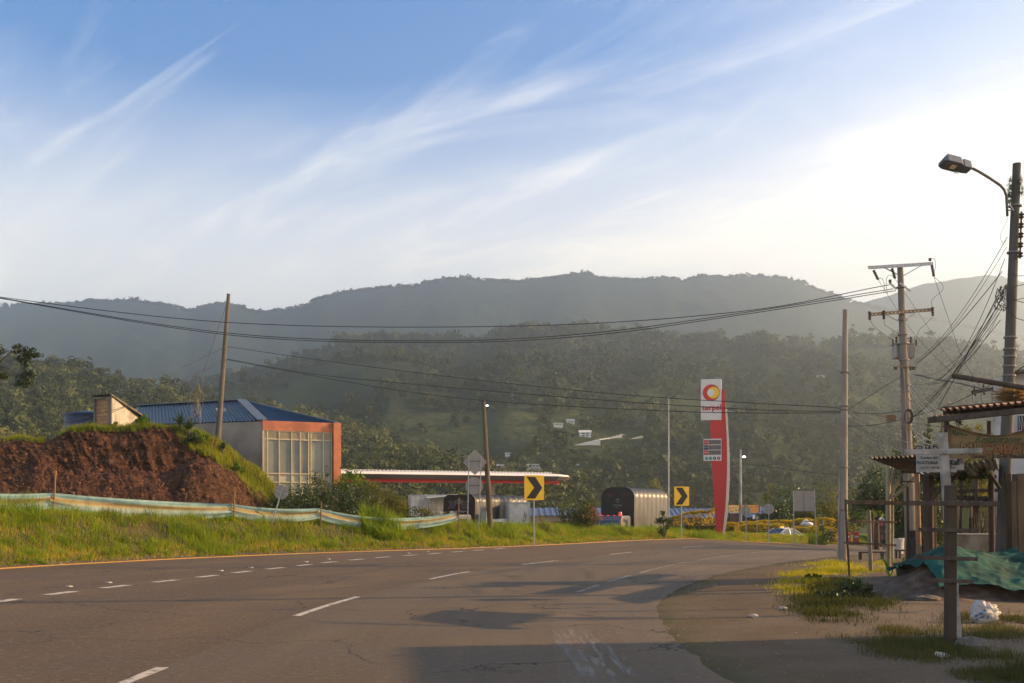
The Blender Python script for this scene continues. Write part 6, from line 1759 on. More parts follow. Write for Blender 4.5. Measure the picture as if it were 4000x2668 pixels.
def clump_leaves(centers, n, leaf, seed, squash=.85, out=.55, droop=0.0):
 """leaf quads over a set of (x,y,z,r) clumps"""
 rs_ = np.random.default_rng(seed); C = np.asarray(centers, float)
 wts = C[:, 3] ** 2; wts /= wts.sum(); idx = rs_.choice(len(C), n, p=wts)
 dd = rs_.normal(size=(n, 3)); dd /= np.linalg.norm(dd, axis=1)[:, None]
 rad = C[idx, 3] * (rs_.random(n) ** .45) * rs_.uniform(.85, 1.15, n)
 p = C[idx, :3] + dd * rad[:, None] * np.array([1, 1, squash])
 nr = dd * out + rs_.normal(size=(n, 3)) * .6 + np.array([0, 0, .25]); nr /= np.linalg.norm(nr, axis=1)[:, None]
 return quads_from(p, nr, rs_.uniform(.6, 1.3, n) * leaf, rs_, .5)
def tree(name, label, base, h, w, seed, leafm, n=2600, leaf=.14, trunk=.16, crown_lo=.35, nb=12, cat='tree', group=None, squash=.85, umbrella=False, lean=0.0, clr=.30):
 rs_ = random.Random(seed); t = thing(name, label, cat, base, group=group)
 ht = h * (crown_lo + .25)
 mb = MB(); cx2 = lean * h
 mb.tube([(0, 0, -.4), (cx2 * .2, 0, ht * .35), (cx2 * .5 + rs_.uniform(-.1, .1) * w * .2, 0, ht * .7), (cx2, 0, ht)], [trunk, trunk * .8, trunk * .62, trunk * .4], 8)
 cen = []
 for k in range(nb):
  a = 2 * pi * k / nb + rs_.uniform(-.4, .4); u = rs_.uniform(.25, 1.0); rr_ = w / 2 * u * .72
  if umbrella: z = h * rs_.uniform(.82, .95)
  else: z = h * (crown_lo + (1 - crown_lo) * rs_.uniform(.12, .86) * (1.05 - .45 * u))
  r = w * rs_.uniform(clr * .5, clr) * (1 if not umbrella else .6)
  c = (cx2 + rr_ * cos(a), rr_ * sin(a) * .9, z, r); cen.append(c)
  mb.tube([(cx2 * .6, 0, ht * rs_.uniform(.5, .95)), ((cx2 + c[0]) * .5, c[1] * .5, (ht + z) * .5), (c[0], c[1], z)], [trunk * .34, trunk * .22, trunk * .08], 5)
 cen.append((cx2, 0, h * .93, w * clr * .6))
 mb.build('trunk', M_BARK, t, smooth=True)
 V_, Q_ = clump_leaves(cen, n, leaf, seed + 1, squash if not umbrella else .4)
 np_mesh('crown', V_, Q_, leafm, t)
 return t
spots = [(3030, 1905, 88, 3.4, LEAF_D), (3085, 1900, 92, 4.6, LEAF_D), (3150, 1930, 90, 3.6, LEAF_M), (3205, 1885, 96, 5.0, LEAF_M), (3262, 1905, 94, 4.4, LEAF_Y), (3330, 1915, 98, 4.6, LEAF_M), (3000, 1930, 95, 2.8, LEAF_M)]
labs = ['dark bushy tree behind the right end of the restaurant', 'large dark tree directly left of the blank panel sign', 'round green tree behind the blank panel sign', 'broad light green tree between the panel sign and bare pole', 'yellowish tree behind the bare concrete pole', 'green tree right behind the thin crooked stake right of the bare pole', 'small tree above the blue gable of the open shed']
for i, ((px, pt, d, w, lm), lb) in enumerate(zip(spots, labs)):
 g_ = GD(px, d); h = P(0, pt, d).z - g_.z
 tree('broadleaf_tree', lb, g_, h, w, 40 + i, lm, n=3200, leaf=.13, trunk=.16, crown_lo=.05, group='trees beyond the station', nb=14, clr=.36)
g_ = GD(3425, 62); tree('broadleaf_tree', 'dense dark round tree left of the bamboo shed, above the red bus', g_, P(0, 1822, 62).z - g_.z, 3.3, 61, LEAF_D, n=6000, leaf=.09, trunk=.2, crown_lo=.35, nb=16, clr=.34)
g_ = GD(2290, 90); tree('broadleaf_tree', 'low wide tree behind the blue roof left of the tarpaulin truck', GD(2225, 96), P(0, 1950, 96).z + 1.1, 3.4, 62, LEAF_M, n=1500, leaf=.12, trunk=.12, crown_lo=.2)
for i, (px, pt, w) in enumerate(((2885, 1950, 2.2), (2925, 1948, 2.0), (2850, 1962, 1.6))):
 g_ = GD(px, 99); tree('broadleaf_tree', ['dark tree above the orange board, behind the thin lamp pole', 'dark tree above the right half of the orange board', 'small dark tree peeping over the left end of the orange board'][i], g_, P(0, pt, 99).z - g_.z, w, 70 + i, LEAF_D, n=1300, leaf=.11, trunk=.1, crown_lo=.2)
g_ = GD(2555, 130); tree('broadleaf_tree', 'hazy golden tree above the back of the tarpaulin truck', g_, P(0, 1872, 130).z - g_.z, 5.2, 75, LEAF_Y, n=1600, leaf=.2, trunk=.2, crown_lo=.2)
g_ = GD(3010, 150); tree('broadleaf_tree', 'pale hazy tree rising over the round sign at the foot of the hill', g_, P(0, 1888, 150).z - g_.z, 5, 76, LEAF_Y, n=1500, leaf=.2, trunk=.2, crown_lo=.2)
def conifer(px, pt, d, w, label, seed):
 g_ = GD(px, d); h = P(0, pt, d).z - g_.z; t = thing('evergreen_tree', label, 'tree', g_, group='evergreens behind the bamboo shed')
 mb = MB(); mb.tube([(0, 0, -.3), (0, 0, h * .95)], [.18, .03], 8); mb.build('trunk', M_BARK, t)
 rs_ = random.Random(seed); cen = []
 for k in range(26):
  u = k / 25; z = h * (.12 + .84 * u); r = w / 2 * (1 - u) ** .8 + .08
  a = rs_.uniform(0, 2 * pi); cen.append((r * .5 * cos(a), r * .5 * sin(a), z, max(.14, r * .62)))
 V_, Q_ = clump_leaves(cen, 5200, .075, seed, 1.0); np_mesh('crown', V_, Q_, LEAF_D, t)
conifer(3560, 1650, 46, 2.2, 'tall dark evergreen directly behind the transformer pole', 5); conifer(3625, 1640, 48, 2.0, 'tall evergreen between the transformer pole and the cabin sign', 6)
conifer(3680, 1625, 50, 2.4, 'tallest evergreen behind the upright of the white cross', 7); conifer(3500, 1745, 47, 1.7, 'shorter evergreen left of the transformer pole above the tin roof', 8)
g_ = GD(3790, 44); tree('broadleaf_tree', 'sunlit tree behind the painted cabin sign', g_, P(0, 1655, 44).z - g_.z, 3.6, 90, LEAF_Y, n=3600, leaf=.09, trunk=.16, crown_lo=.45)
g_ = GD(3840, 52); tree('broadleaf_tree', 'backlit tree seen through the open shed under the tin roof', g_, P(0, 1840, 52).z - g_.z, 5.0, 91, LEAF_Y, n=4500, leaf=.10, trunk=.16, crown_lo=.05)
g_ = GD(3650, 56); tree('broadleaf_tree', 'green tree seen between the dark post and the white cross', g_, P(0, 1850, 56).z - g_.z, 4.2, 92, LEAF_M, n=3500, leaf=.10, trunk=.16, crown_lo=.05)
crest = [(3330, 1262, 9.0, 5.2, 0), (3300, 1300, 6, 8, 0), (3392, 1278, 8, 7.5, 1), (3478, 1290, 7, 7, 0), (3508, 1285, 8, 9, 0), (3625, 1290, 8, 8.5, 1), (3700, 1312, 7, 8, 1), (3812, 1322, 6, 6, 1), (3880, 1325, 9, 6, 1), (3965, 1330, 8, 7, 0), (3105, 1300, 7, 9, 0), (3155, 1300, 7, 10, 0), (2935, 1292, 8, 10, 0), (2990, 1300, 6, 9, 0), (3240, 1328, 6, 7, 0), (1955, 1262, 8, 12, 0), (2080, 1252, 8, 12, 0), (2240, 1262, 8, 12, 0), (1905, 1290, 6, 8, 0)]
for i, (px, pt, hh, w, um) in enumerate(crest):
 px_i = px; ridge_i = int(np.clip(np.searchsorted(VM[:, 89, 0] / VM[:, 89, 1], (px - CX) / F), 1, 298)); b = VM[ridge_i, 87]
 d = b[1]; zt = P(0, pt, d).z; h = max(zt - b[2], 7)
 where = 'left' if px < 2300 else 'right'
 tree('crest_tree', ('flat topped' if um else 'rounded') + ' tree standing out on the valley hill crest, number %d' % 0 if False else ('flat topped' if um else 'rounded') + ' crest tree standing out of the skyline of the valley hill', Vector((b[0], d, b[2] - .5)), h, w * 1.25, 120 + i, FM[1] if um else FM[0], n=420, leaf=.62, trunk=.3, crown_lo=.3, group='flat topped trees on the valley crest' if um else 'rounded trees on the valley crest', umbrella=bool(um), nb=9)
# ------------------------------------------------------------------ poles and wires
def pole(name, label, top, base, d, r0, r1, m_, cat='pole', db=None, bz=None, smooth_=True):
 tp = P(*top, d); g_ = P(base[0], base[1], db or d)
 if bz is not None: g_.z = bz
 t = thing(name, label, cat, g_)
 mb = MB(); v = tp - g_
 mb.tube([v * -.04, v * .3, v * .65, v], [r1, r1 * .7 + r0 * .3, r1 * .35 + r0 * .65, r0], 16)
 mb.build('pole', m_, t, smooth=False)
 return t, g_, v
def bands(t, v, fs, r, m_=None, nm='clamp'):
 m_ = m_ or mat('dull_band', (.2, .18, .15), .6, .2)
 for f in fs:
  mb = MB(); mb.tube([v * (f - .0018), v * (f + .0018)], r, 12); mb.build(nm, m_, t)
mp_ = mound_pt(852, .64)
pt_, pb_, pv_ = pole('utility_pole', 'leaning bare concrete pole standing on the mound in front of the blue roof', (893, 1148), (852, 1706), mp_.y, .085, .15, mat('pole_mound', (.11, .092, .07), .9, var=.25, nscale=3, bump=.3, bscale=25, stretch=(1, 1, .3)))
bands(pt_, pv_, (.80, .63, .46), .125)
pt_, pb_, pv_ = pole('utility_pole', 'slim leaning pole with a small lamp beside the double sign, in front of the canopy', (1888, 1562), (1916, 2075), 48.5, .085, .15, mat('pole_brown', (.10, .075, .05), .9, var=.25, stretch=(1, 1, .2)))
mb = MB(); mb.tube([pv_ * .93, pv_ * .945 + Vector((.12, -.1, .05))], .015, 5); mb.build('lamp_arm', M_STEEL, pt_)
mb = MB(); mb.ball(pv_ * .945 + Vector((.17, -.12, .06)), (.07, .05, .04), 8, 6); mb.build('lamp', mat('lamp_glint', (.8, .8, .75), .2, emit=(1, 1, .95), estr=2.0), pt_)
g32 = GD(3293, 32)
pt_, pb_, pv_ = pole('utility_pole', 'tall bare square edged concrete pole at the roadside left of the crooked stake', (3302, 1210), (3292, 2196), 32.0, .078, .15, mat('pole_pale', (.29, .245, .19), .88, var=.22, nscale=2, bump=.3, bscale=20, col2=(.22, .18, .14), c2scale=2.2, stretch=(1, 1, .25)), bz=g32.z)
bands(pt_, pv_, (.20, .37, .60, .615, .75), .15, M_CONC_D)
mb = MB(); v = pv_
mb.tube([v * .01 + Vector((-.17, -.05, 0)), v * .40 + Vector((-.135, -.02, 0))], .03, 6); mb.build('conduit', M_CONC, pt_)
D2 = 31.0; g2_ = GD(3562, D2)
t2, b2, v2 = pole('transformer_pole', 'tall concrete pole with two crossarms, insulators and a grey transformer', (3516, 1036), (3562, 2194), D2, .085, .19, mat('pole_mid', (.21, .18, .14), .9, var=.22, nscale=2.5, bump=.3, bscale=20, col2=(.16, .135, .11), c2scale=2.2, stretch=(1, 1, .25)), bz=g2_.z)
def L2(px, py, dd=0.0): return P(px, py, D2 + dd) - b2
def crossarm(t, a, b, w=.09, h=.10, m_=M_STEEL, holes=16):
 mb = MB(); mb.bar(a, b, .012, h); mb.bar(a + Vector((0, w / 2, h / 2)), b + Vector((0, w / 2, h / 2)), w, .012)
 o = mb.build('crossarm', m_, t)
 mb = MB()
 for k in range(holes):
  p = a.lerp(b, (k + .5) / holes); mb.tube([p + Vector((0, -.0085, 0)), p + Vector((0, .0085, 0))], .016, 6)
 mb.build('bolt_holes', mat('pale_hole', (.75, .75, .7), .6), o)
 return o
M_RUST = mat('rusty_steel', (.26, .17, .09), .7, .2, var=.25)
crossarm(t2, L2(3392, 1046, -.2), L2(3645, 1030, -.2)); crossarm(t2, L2(3400, 1229, -.2), L2(3642, 1210, -.2), m_=M_RUST)
for a, b in (((3450, 1043), (3506, 1072)), ((3605, 1034), (3527, 1078)), ((3458, 1228), (3512, 1256)), ((3585, 1216), (3530, 1252)), ((3476, 1105), (3502, 1130)), ((3515, 1105), (3557, 1138))):
 mb = MB(); mb.bar(L2(*a, -.2), L2(*b, -.2), .03, .05 if a[1] > 1100 and a[1] < 1200 else .03); mb.build('brace', M_STEEL, t2)
def insulator(t, a, b, n=4, r=.055):
 a, b = Vector(a), Vector(b); mb = MB(); pts, rs_ = [], []
 for k in range(n * 2 + 1):
  pts.append(a.lerp(b, k / (n * 2))); rs_.append(r if k % 2 else r * .45)
 mb.tube(pts, rs_, 8); mb.build('insulator', M_CERAMIC, t)
for a, b, n in (((3412, 1055), (3430, 1092), 5), ((3484, 1048), (3497, 1088), 5), ((3640, 1036), (3648, 1080), 5), ((3633, 1020), (3633, 1008), 3), ((3477, 1105), (3477, 1092), 3), ((3396, 1216), (3398, 1250), 4), ((3452, 1212), (3453, 1247), 4), ((3643, 1199), (3644, 1234), 4)):
 insulator(t2, L2(*a, -.25), L2(*b, -.25), n)
M_TR = mat('transformer_grey', (.34, .31, .26), .5, .2, var=.12)
for (x0, x1) in ((3494, 3515), (3542, 3570)):
 a = L2(x0, 1345, .05); b = L2(x1, 1400, .05)
tr = MB(); a = L2(3494, 1345, .25); b = L2(3570, 1400, .25)
tr.box(((a.x + b.x) / 2, a.y + .1, (a.z + b.z) / 2), (b.x - a.x, .34, a.z - b.z)); tro = tr.build('transformer', M_TR, t2, bevel=.03)
tr = MB()
for k in range(9): tr.box((a.x + (b.x - a.x) * (k + .5) / 9, a.y - .1, (a.z + b.z) / 2 - .02), (.012, .10, (a.z - b.z) * .8))
tr.box(((a.x + b.x) / 2, a.y + .1, a.z + .01), (b.x - a.x + .06, .40, .03)); tr.box(((a.x + b.x) / 2, a.y - .1, (a.z + b.z) / 2 - .02), ((b.x - a.x) * .95, .02, (a.z - b.z) * .8)); tr.build('cooling_fins', M_TR, tro)
for px in (3502, 3558): insulator(t2, L2(px, 1342, .2), L2(px, 1315, .2), 5, .045)
for px in (3488, 3579): insulator(t2, L2(px, 1352, .1), L2(px, 1326, .1), 4, .035)
bands(t2, v2, (.18, .46, .545, .573, .595, .68, .735, .765, .815, .925), .165)
mb = MB(); mb.bar(L2(3492, 1436, -.2), L2(3510, 1432, -.2), .05, .04); mb.bar(L2(3510, 1432, -.2), L2(3580, 1433, -.2), .05, .04); mb.build('low_bracket', M_RUST, t2)
for px in (3495, 3502, 3556, 3564, 3572): insulator(t2, L2(px, 1432, -.24), L2(px, 1445, -.24), 2, .04)
mb = MB()
mb.tube([L2(3530, 1440, -.2), L2(3533, 1500, -.2), L2(3538, 1600, -.22), L2(3545, 1750, -.22), L2(3550, 2190, -.22)], .02, 6); mb.build('conduit', M_BAMBOO, t2)
D3 = 20.0; g3 = GD(3911, D3)
t3, b3, v3 = pole('street_lamp', 'tall dark concrete pole with a curved street lamp arm above the roofs on the right', (3972, 639), (3910, 2303), D3, .077, .135, mat('pole_dark', (.10, .088, .07), .9, var=.25, nscale=3, bump=.3, bscale=20, stretch=(1, 1, .3)), bz=g3.z)
def L3(px, py, dd=0.0): return P(px, py, D3 + dd) - b3
mb = MB(); arm = [(3935, 845), (3933, 800), (3931, 765), (3922, 740), (3905, 722), (3860, 692), (3820, 668), (3793, 655)]
mb.tube([L3(a_, b_, -.05 - k * .06) for k, (a_, b_) in enumerate(arm)], .026, 8); mb.build('lamp_arm', M_CONC_D, t3, smooth=True)
mb = MB()
for y in (792, 822): mb.tube([L3(3930, y, -.05), L3(3962, y - 2, -.02)], .016, 6)
mb.bar(L3(3940, 792, -.1), L3(3960, 822, -.1), .01, .02); mb.build('arm_bracket', M_STEEL, t3)
def lamphead():
 a = L3(3793, 654, -.50); b = L3(3675, 628, -.62)
 d_ = (b - a); Lh = d_.length; d_.normalize()
 zz_ = Vector((0, 0, 1)) - d_ * d_.z; zz_.normalize(); yy_ = zz_.cross(d_); zz_ = (zz_ * cos(-.35) + yy_ * sin(-.35)); yy_ = zz_.cross(d_)
 M_LH = mat('lamp_housing', (.13, .135, .14), .45, .3, var=.08)
 def ringp(x, w, h0, h1): return [a + d_ * x + yy_ * q + zz_ * h for q, h in ((-w, h0), (-w * .8, h1), (w * .8, h1), (w, h0))]
 def body(secs, nm, m_, parent):
  vs, fs = [], []
  for s_ in secs: vs += ringp(*s_)
  for i in range(len(secs) - 1):
   for j in range(4): fs.append((i * 4 + j, (i + 1) * 4 + j, (i + 1) * 4 + (j + 1) % 4, i * 4 + (j + 1) % 4))
  fs += [(0, 1, 2, 3), tuple(len(vs) - 4 + j for j in (3, 2, 1, 0))]
  mb = MB(); mb.add(vs, fs); return mb.build(nm, m_, parent)
 h_ = body([(0, .05, -.05, .04), (.05, .09, -.09, .09), (.20, .10, -.10, .10), (.23, .08, -.07, .08)], 'lamp_gear_box', M_LH, t3)
 l_ = body([(.24, .10, -.07, .08), (.28, .13, -.08, .10), (Lh * .86, .13, -.07, .11), (Lh, .09, -.06, .0)], 'lamp_head', M_LH, t3)
 c0 = a + d_ * (Lh * .58) - zz_ * .078
 mb = MB(); M_ = Matrix((d_, yy_, zz_)).transposed(); mb.box(c0, (Lh * .5, .2, .014), M=M_); mb.build('lens', mat('lamp_glass', (.12, .11, .09), .2, spec=.7), l_)
 mb = MB(); mb.box(c0 - zz_ * .01 + d_ * .02, (.11, .10, .012), M=M_); mb.build('bulb', mat('bulb', (.75, .62, .35), .3), l_)
lamphead()
bands(t3, v3, (.59, .562, .545, .522, .50, .48, .452, .425, .79, .90 - .0), .128)
mb = MB(); mb.bar(L3(3990, 826, -.1), L3(3984, 1010, -.1), .02, .03); mb.build('insulator_rack', M_BLACK, t3)
for k in range(5): insulator(t3, L3(3991 - k * 1.2, 832 + k * 38, -.15), L3(3989 - k * 1.2, 854 + k * 38, -.15), 2, .06)
def tuftball(parent, nm, c, r, n, seed, leafm, ln=.12, wd=.004):
 rs_ = np.random.default_rng(seed); dd = rs_.normal(size=(n, 3)); dd /= np.linalg.norm(dd, axis=1)[:, None]
 b = np.array(c) + dd * .25 * np.array(r); e = np.array(c) + dd * np.array(r) * rs_.uniform(.6, 1.25, n)[:, None]
 s_ = np.cross(dd, rs_.normal(size=(n, 3))); s_ /= np.linalg.norm(s_, axis=1)[:, None]
 V_ = np.stack([b - s_ * wd, b + s_ * wd, e + s_ * wd * .3, e - s_ * wd * .3], 1).reshape(-1, 3)
 return np_mesh(nm, V_, np.arange(4 * n).reshape(-1, 4), leafm, parent)
for k, (a_, b_) in enumerate(((3948, 715), (3985, 710), (3942, 775), (3988, 745), (3946, 745))): tuftball(t3, 'air_plant', L3(a_, b_, -.1), (.09, .09, .16), 120, 30 + k, LEAF_D)
tuftball(t3, 'air_plant', L3(3735, 668, -.55), (.10, .08, .09), 60, 37, LEAF_D)
bp = P(3960, 1545, 19.3); tb = thing('epiphyte_cluster', 'large dry orange tinged air plant cluster clinging to the street lamp pole above the roof', 'plant', bp)
EPI = leafmat('epiphyte', [(.10, .075, .03), (.22, .15, .05), (.5, .26, .08)], .5)
tuftball(tb, 'leaves', (0, 0, 0), (.38, .3, .20), 900, 50, EPI, wd=.008); tuftball(tb, 'leaves', (.22, -.05, -.12), (.25, .2, .16), 500, 51, EPI, wd=.008)
WG = {}
def wire(pts, r0_, label, m_=M_WIRE, group=None, sub=10, cat='cable', nm='power_cable', sag=0.0):
 Q = [P(*p) for p in pts]; r = r0_ * .68
 if len(Q) > 2: S = spline([tuple(q) for q in Q], max(8, sub * len(Q)))
 else:
  S = [Q[0].lerp(Q[1], k / 20) - Vector((0, 0, sag * 4 * (k / 20) * (1 - k / 20))) for k in range(21)]
 mb = MB(); mb.tube([Vector(s_) for s_ in S], r, 5, caps=False); o = mb.build(nm, m_)
 return tag(o, label, cat, group)
GA = 'three long cables crossing the whole view below the skyline'
wire([(-400, 1085, 34), (0, 1160, 34), (935, 1262, 33.5), (2040, 1273, 33), (2890, 1217, 32), (3475, 1112, 31)], .019, 'uppermost of the long cables sagging across the mountains to the transformer pole', group=GA)
wire([(-400, 1085, 34), (0, 1163, 34), (900, 1302, 33.5), (1700, 1331, 33), (2300, 1302, 32.5), (2900, 1222, 32), (3490, 1128, 31)], .019, 'middle of the long cables sagging across the mountains', group=GA)
wire([(-400, 1086, 34.3), (0, 1165, 34.3), (900, 1309, 33.8), (1700, 1338, 33.2), (2300, 1311, 32.8), (2900, 1229, 32.2), (3500, 1135, 31)], .019, 'lowest of the long cables sagging across the mountains', group=GA)
GB = 'cables between the mound pole and the bare concrete pole'
dL = mp_.y
wire([(889, 1354, dL), (1267, 1409, 46), (1830, 1480, 41), (2416, 1540, 37), (2900, 1572, 34), (3240, 1590, 32.2), (3297, 1597, 32)], .02, 'upper cable from the mound pole passing the top panel of the totem', group=GB)
wire([(887, 1402, dL), (1100, 1441, 47), (1361, 1477, 45), (2212, 1552, 38), (2900, 1598, 34), (3297, 1608, 32)], .02, 'middle cable from the mound pole passing the lettering of the totem', group=GB)
wire([(887, 1405, dL), (1100, 1445, 47), (1531, 1521, 44), (1950, 1570, 41), (2552, 1603, 36.5), (2900, 1613, 34), (3297, 1613, 32)], .02, 'lower cable from the mound pole grazing the slim leaning pole', group=GB)
GC = 'cables fanning down left from the mound pole'
wire([(880, 1355, dL), (640, 1470, 47), (434, 1556, 45), (60, 1692, 42), (-100, 1745, 40)], .017, 'upper cable running down left from the mound pole over the brick hut', group=GC)
wire([(878, 1400, dL), (700, 1490, 47), (480, 1590, 45), (54, 1696, 42), (-100, 1742, 40)], .017, 'cable running down left from the mound pole across the hut wall', group=GC)
wire([(877, 1408, dL), (720, 1488, 47), (500, 1585, 45), (300, 1660, 43), (-60, 1752, 40)], .017, 'lowest cable running down left from the mound pole', group=GC)
wire([(893, 1165, dL), (843, 1310, dL - .3), (780, 1500, dL - 1), (744, 1640, dL - 1.5)], .012, 'thin guy wire with insulator hanging from the top of the mound pole')
wire([(-10, 1405, 30), (12, 1500, 30), (20, 1570, 30)], .012, 'thin stay wire at the far left edge under the overhanging branch')
wire([(-5, 1540, 30), (20, 1610, 31), (45, 1695, 32)], .012, 'thin stay wire running down to the mound at the far left edge')
GDs = 'cable past the thin lamp pole'
wire([(2150, 1889, 80), (2400, 1872, 82), (2700, 1840, 84), (2860, 1815, 84), (2892, 1810, 84)], .03, 'low distant cable from the larger chevron to the thin lamp pole', group=GDs)
wire([(2892, 1810, 84), (3050, 1828, 82), (3200, 1848, 80), (3440, 1868, 78)], .03, 'low distant cable from the thin lamp pole past the bare pole', group=GDs)
fan = [((3935, 925), (3570, 1414), 20, 31, .35, .010), ((3932, 965), (3575, 1420), 20, 31, .3, .008), ((3925, 1010), (3640, 1500), 20, 27, .5, .010), ((3915, 1060), (3575, 1425), 20, 31, .15, .013), ((3915, 1120), (3562, 1628), 20, 31, .45, .012),
    ((3918, 1160), (3564, 1632), 20, 31, .25, .016), ((3920, 1130), (3580, 1460), 20, 31, .6, .009), ((3922, 1140), (3575, 1480), 20, 31, .8, .009), ((3915, 1185), (3570, 1500), 20, 31, .5, .009), ((3908, 1250), (3560, 1620), 20, 31, .15, .010),
    ((3915, 1120), (3665, 1590), 20, 24, .05, .014), ((3905, 1220), (3560, 1590), 20, 31, .3, .008), ((3920, 1190), (3740, 1430), 20, 28, .25, .008)]
fl = ['thinnest topmost', 'second thin', 'steep thin', 'thick upper', 'twisted', 'thickest dark', 'loosely sagging upper', 'most sagging', 'lower sagging', 'long low', 'steep dark', 'faint low', 'short faint']
for i, (a, b, da, db, sg_, r) in enumerate(fan):
 wire([(a[0], a[1], da), (b[0], b[1], db)], r, fl[i] + ' cable of the fan between the street lamp pole and transformer pole', group='fan of cables below the street lamp pole', sag=sg_)
GE = 'shiny service cables caught by the sun beside the bare pole'
sv_ = [((3312, 1604, 32), (3527, 1707, 31), 'uppermost'), ((3314, 1628, 32), (3600, 1740, 30), 'second'), ((3334, 1676, 32), (3527, 1733, 31), 'third'), ((3334, 1680, 32), (3527, 1762, 31), 'fourth'), ((3562, 1668, 31), (3690, 1730, 22), 'thick bright'), ((3549, 1485, 31), (3690, 1620, 24), 'steep upper right'), ((3550, 1503, 31), (3660, 1630, 24), 'steep middle right'), ((3552, 1520, 31), (3640, 1625, 24), 'steep lower right'), ((3562, 1672, 31), (3640, 1738, 23), 'short right')]
for a, b, nm_ in sv_: wire([a, b], .013 if 'steep' not in nm_ else .010, nm_ + ' sunlit service cable beside the transformer pole', m_=M_WIRE_B, group=GE, sag=.12)
wire([(3312, 1600, 32), (3400, 1545, 31.7), (3522, 1468, 31)], .013, 'dark cable rising from the bare pole to the transformer pole')
wire([(3312, 1612, 32), (3420, 1616, 31.5), (3523, 1606, 31)], .014, 'dark level cable between the bare pole and transformer pole')
wire([(3312, 1664, 32), (3400, 1662, 31.5), (3470, 1650, 31.3), (3525, 1638, 31)], .016, 'thick dark lower cable between the bare pole and transformer pole')
wire([(3571, 1463, 31), (3650, 1480, 28), (3736, 1495, 25), (3895, 1532, 20)], .022, 'thick twisted cable from the transformer pole to the street lamp pole')
wire([(3560, 1630, 31), (3690, 1588, 27), (3800, 1540, 23), (3890, 1494, 20)], .014, 'pair cable rising right across the tiled roof edge')
wire([(3562, 1650, 31), (3640, 1662, 28), (3700, 1672, 24), (3760, 1676, 20)], .012, 'low dark cable entering behind the cabin sign')
wire([(3648, 1080, 31), (3700, 1230, 30), (3760, 1400, 28), (3830, 1510, 26)], .010, 'thin line with bird growth from the top crossarm to the small crossarm')
wire([(3497, 1090, 31), (3600, 1240, 31), (3700, 1390, 31), (3800, 1520, 30)], .008, 'faint thin line running down right behind the transformer')
wire([(3430, 1092, 31), (3560, 1290, 31), (3700, 1440, 31), (3800, 1535, 30)], .008, 'faintest thin line running down right behind the transformer')
wire([(3960, 1460, 20), (3985, 1440, 19.5), (4060, 1395, 19)], .012, 'dark cable leaving the street lamp pole towards the right edge')
def jumper(pts, lab): wire([(a_, b_, D2 - .3) for a_, b_ in pts], .010, lab, group='short looping jumpers on the transformer pole', nm='jumper_cable')
jumper([(3430, 1092), (3440, 1085), (3452, 1105), (3455, 1130), (3410, 1140), (3300 + 100, 1140)], 'left looping jumper under the top crossarm') if False else None
jumper([(3430, 1095), (3440, 1086), (3450, 1096), (3456, 1125), (3452, 1140)], 'left looping jumper under the top crossarm')
jumper([(3495, 1090), (3480, 1074), (3464, 1085), (3462, 1110), (3466, 1145)], 'middle looping jumper under the top crossarm')
jumper([(3634, 1008), (3650, 1012), (3654, 1040), (3648, 1078)], 'right looping jumper over the end of the top crossarm')
jumper([(3398, 1250), (3420, 1280), (3460, 1310), (3490, 1330)], 'drop lead from the left fuse to the transformer'); jumper([(3453, 1247), (3458, 1270), (3490, 1290), (3515, 1308)], 'drop lead from the middle fuse to the transformer'); jumper([(3644, 1236), (3620, 1262), (3590, 1290), (3580, 1325)], 'drop lead from the right fuse to the transformer')
jumper([(3648, 1082), (3680, 1110), (3680, 1135), (3642, 1170), (3640, 1198)], 'long lead from the top crossarm to the right fuse')
jumper([(3938, 850)] * 2, '') if False else None
wire([(3938, 848, 20), (3925, 880, 19.9), (3908, 920, 19.9), (3918, 950, 19.9), (3932, 940, 20)], .006, 'loose thin wire loop hanging below the street lamp arm')
jb = thing('splice_box', 'small ribbed cable splice box hanging left of the transformer pole', 'junction box', P(3480, 1632, 31.2))
mb = MB(); mb.box((0, 0, 0), (.26, .12, .15))
for k in range(6): mb.box((-.1 + k * .04, 0, 0), (.016, .16, .19))
mb.build('box', M_RUST, jb)
wire([(3400, 1612, 31.4), (3440, 1626, 31.3), (3480, 1630, 31.2), (3525, 1634, 31)], .008, 'thin cable carrying the splice box')
cl = thing('cable_coil', 'coil of spare black cable tied to the transformer pole at sign height', 'cable', P(3546, 1628, 30.7))
for q in range(4):
 mb = MB(); mb.tube([((.10 + .01 * q) * cos(a * 2 * pi / 20), -.03 * q, (.19 + .012 * q) * sin(a * 2 * pi / 20)) for a in range(21)], .012, 5, caps=False); mb.build('loop', M_WIRE, cl)
mb = MB(); rs_ = random.Random(3)
kn = thing('cable_tangle', 'dark tangle of cable ends on the left side of the street lamp pole', 'cable', P(3916, 1160, 19.8))
p = Vector((0, 0, 0)); pts = []
for k in range(60): pts.append(Vector((rs_.uniform(-.14, .10), rs_.uniform(-.1, .1), rs_.uniform(-.3, .25))))
S = spline([tuple(q) for q in pts[:34]], 200); mb.tube([Vector(s_) for s_ in S], .007, 4, caps=False); mb.build('loops', M_WIRE, kn)
sc_ = thing('small_crossarm', 'short crossarm with three insulators left of the air plants', 'crossarm', P(3797, 1532, 26))
b_ = P(3797, 1532, 26)
mb = MB(); mb.bar((0, 0, 0), P(3905, 1515, 26) - b_, .08, .09); mb.build('arm', M_WOOD_D, sc_)
for px, py in ((3806, 1525), (3842, 1520), (3886, 1512)):
 q = P(px, py, 25.9) - b_; insulator(sc_, q, q + Vector((0, 0, .13)), 3, .035); insulator(sc_, q - Vector((0, 0, .04)), q - Vector((-.03, 0, .15)), 2, .035)
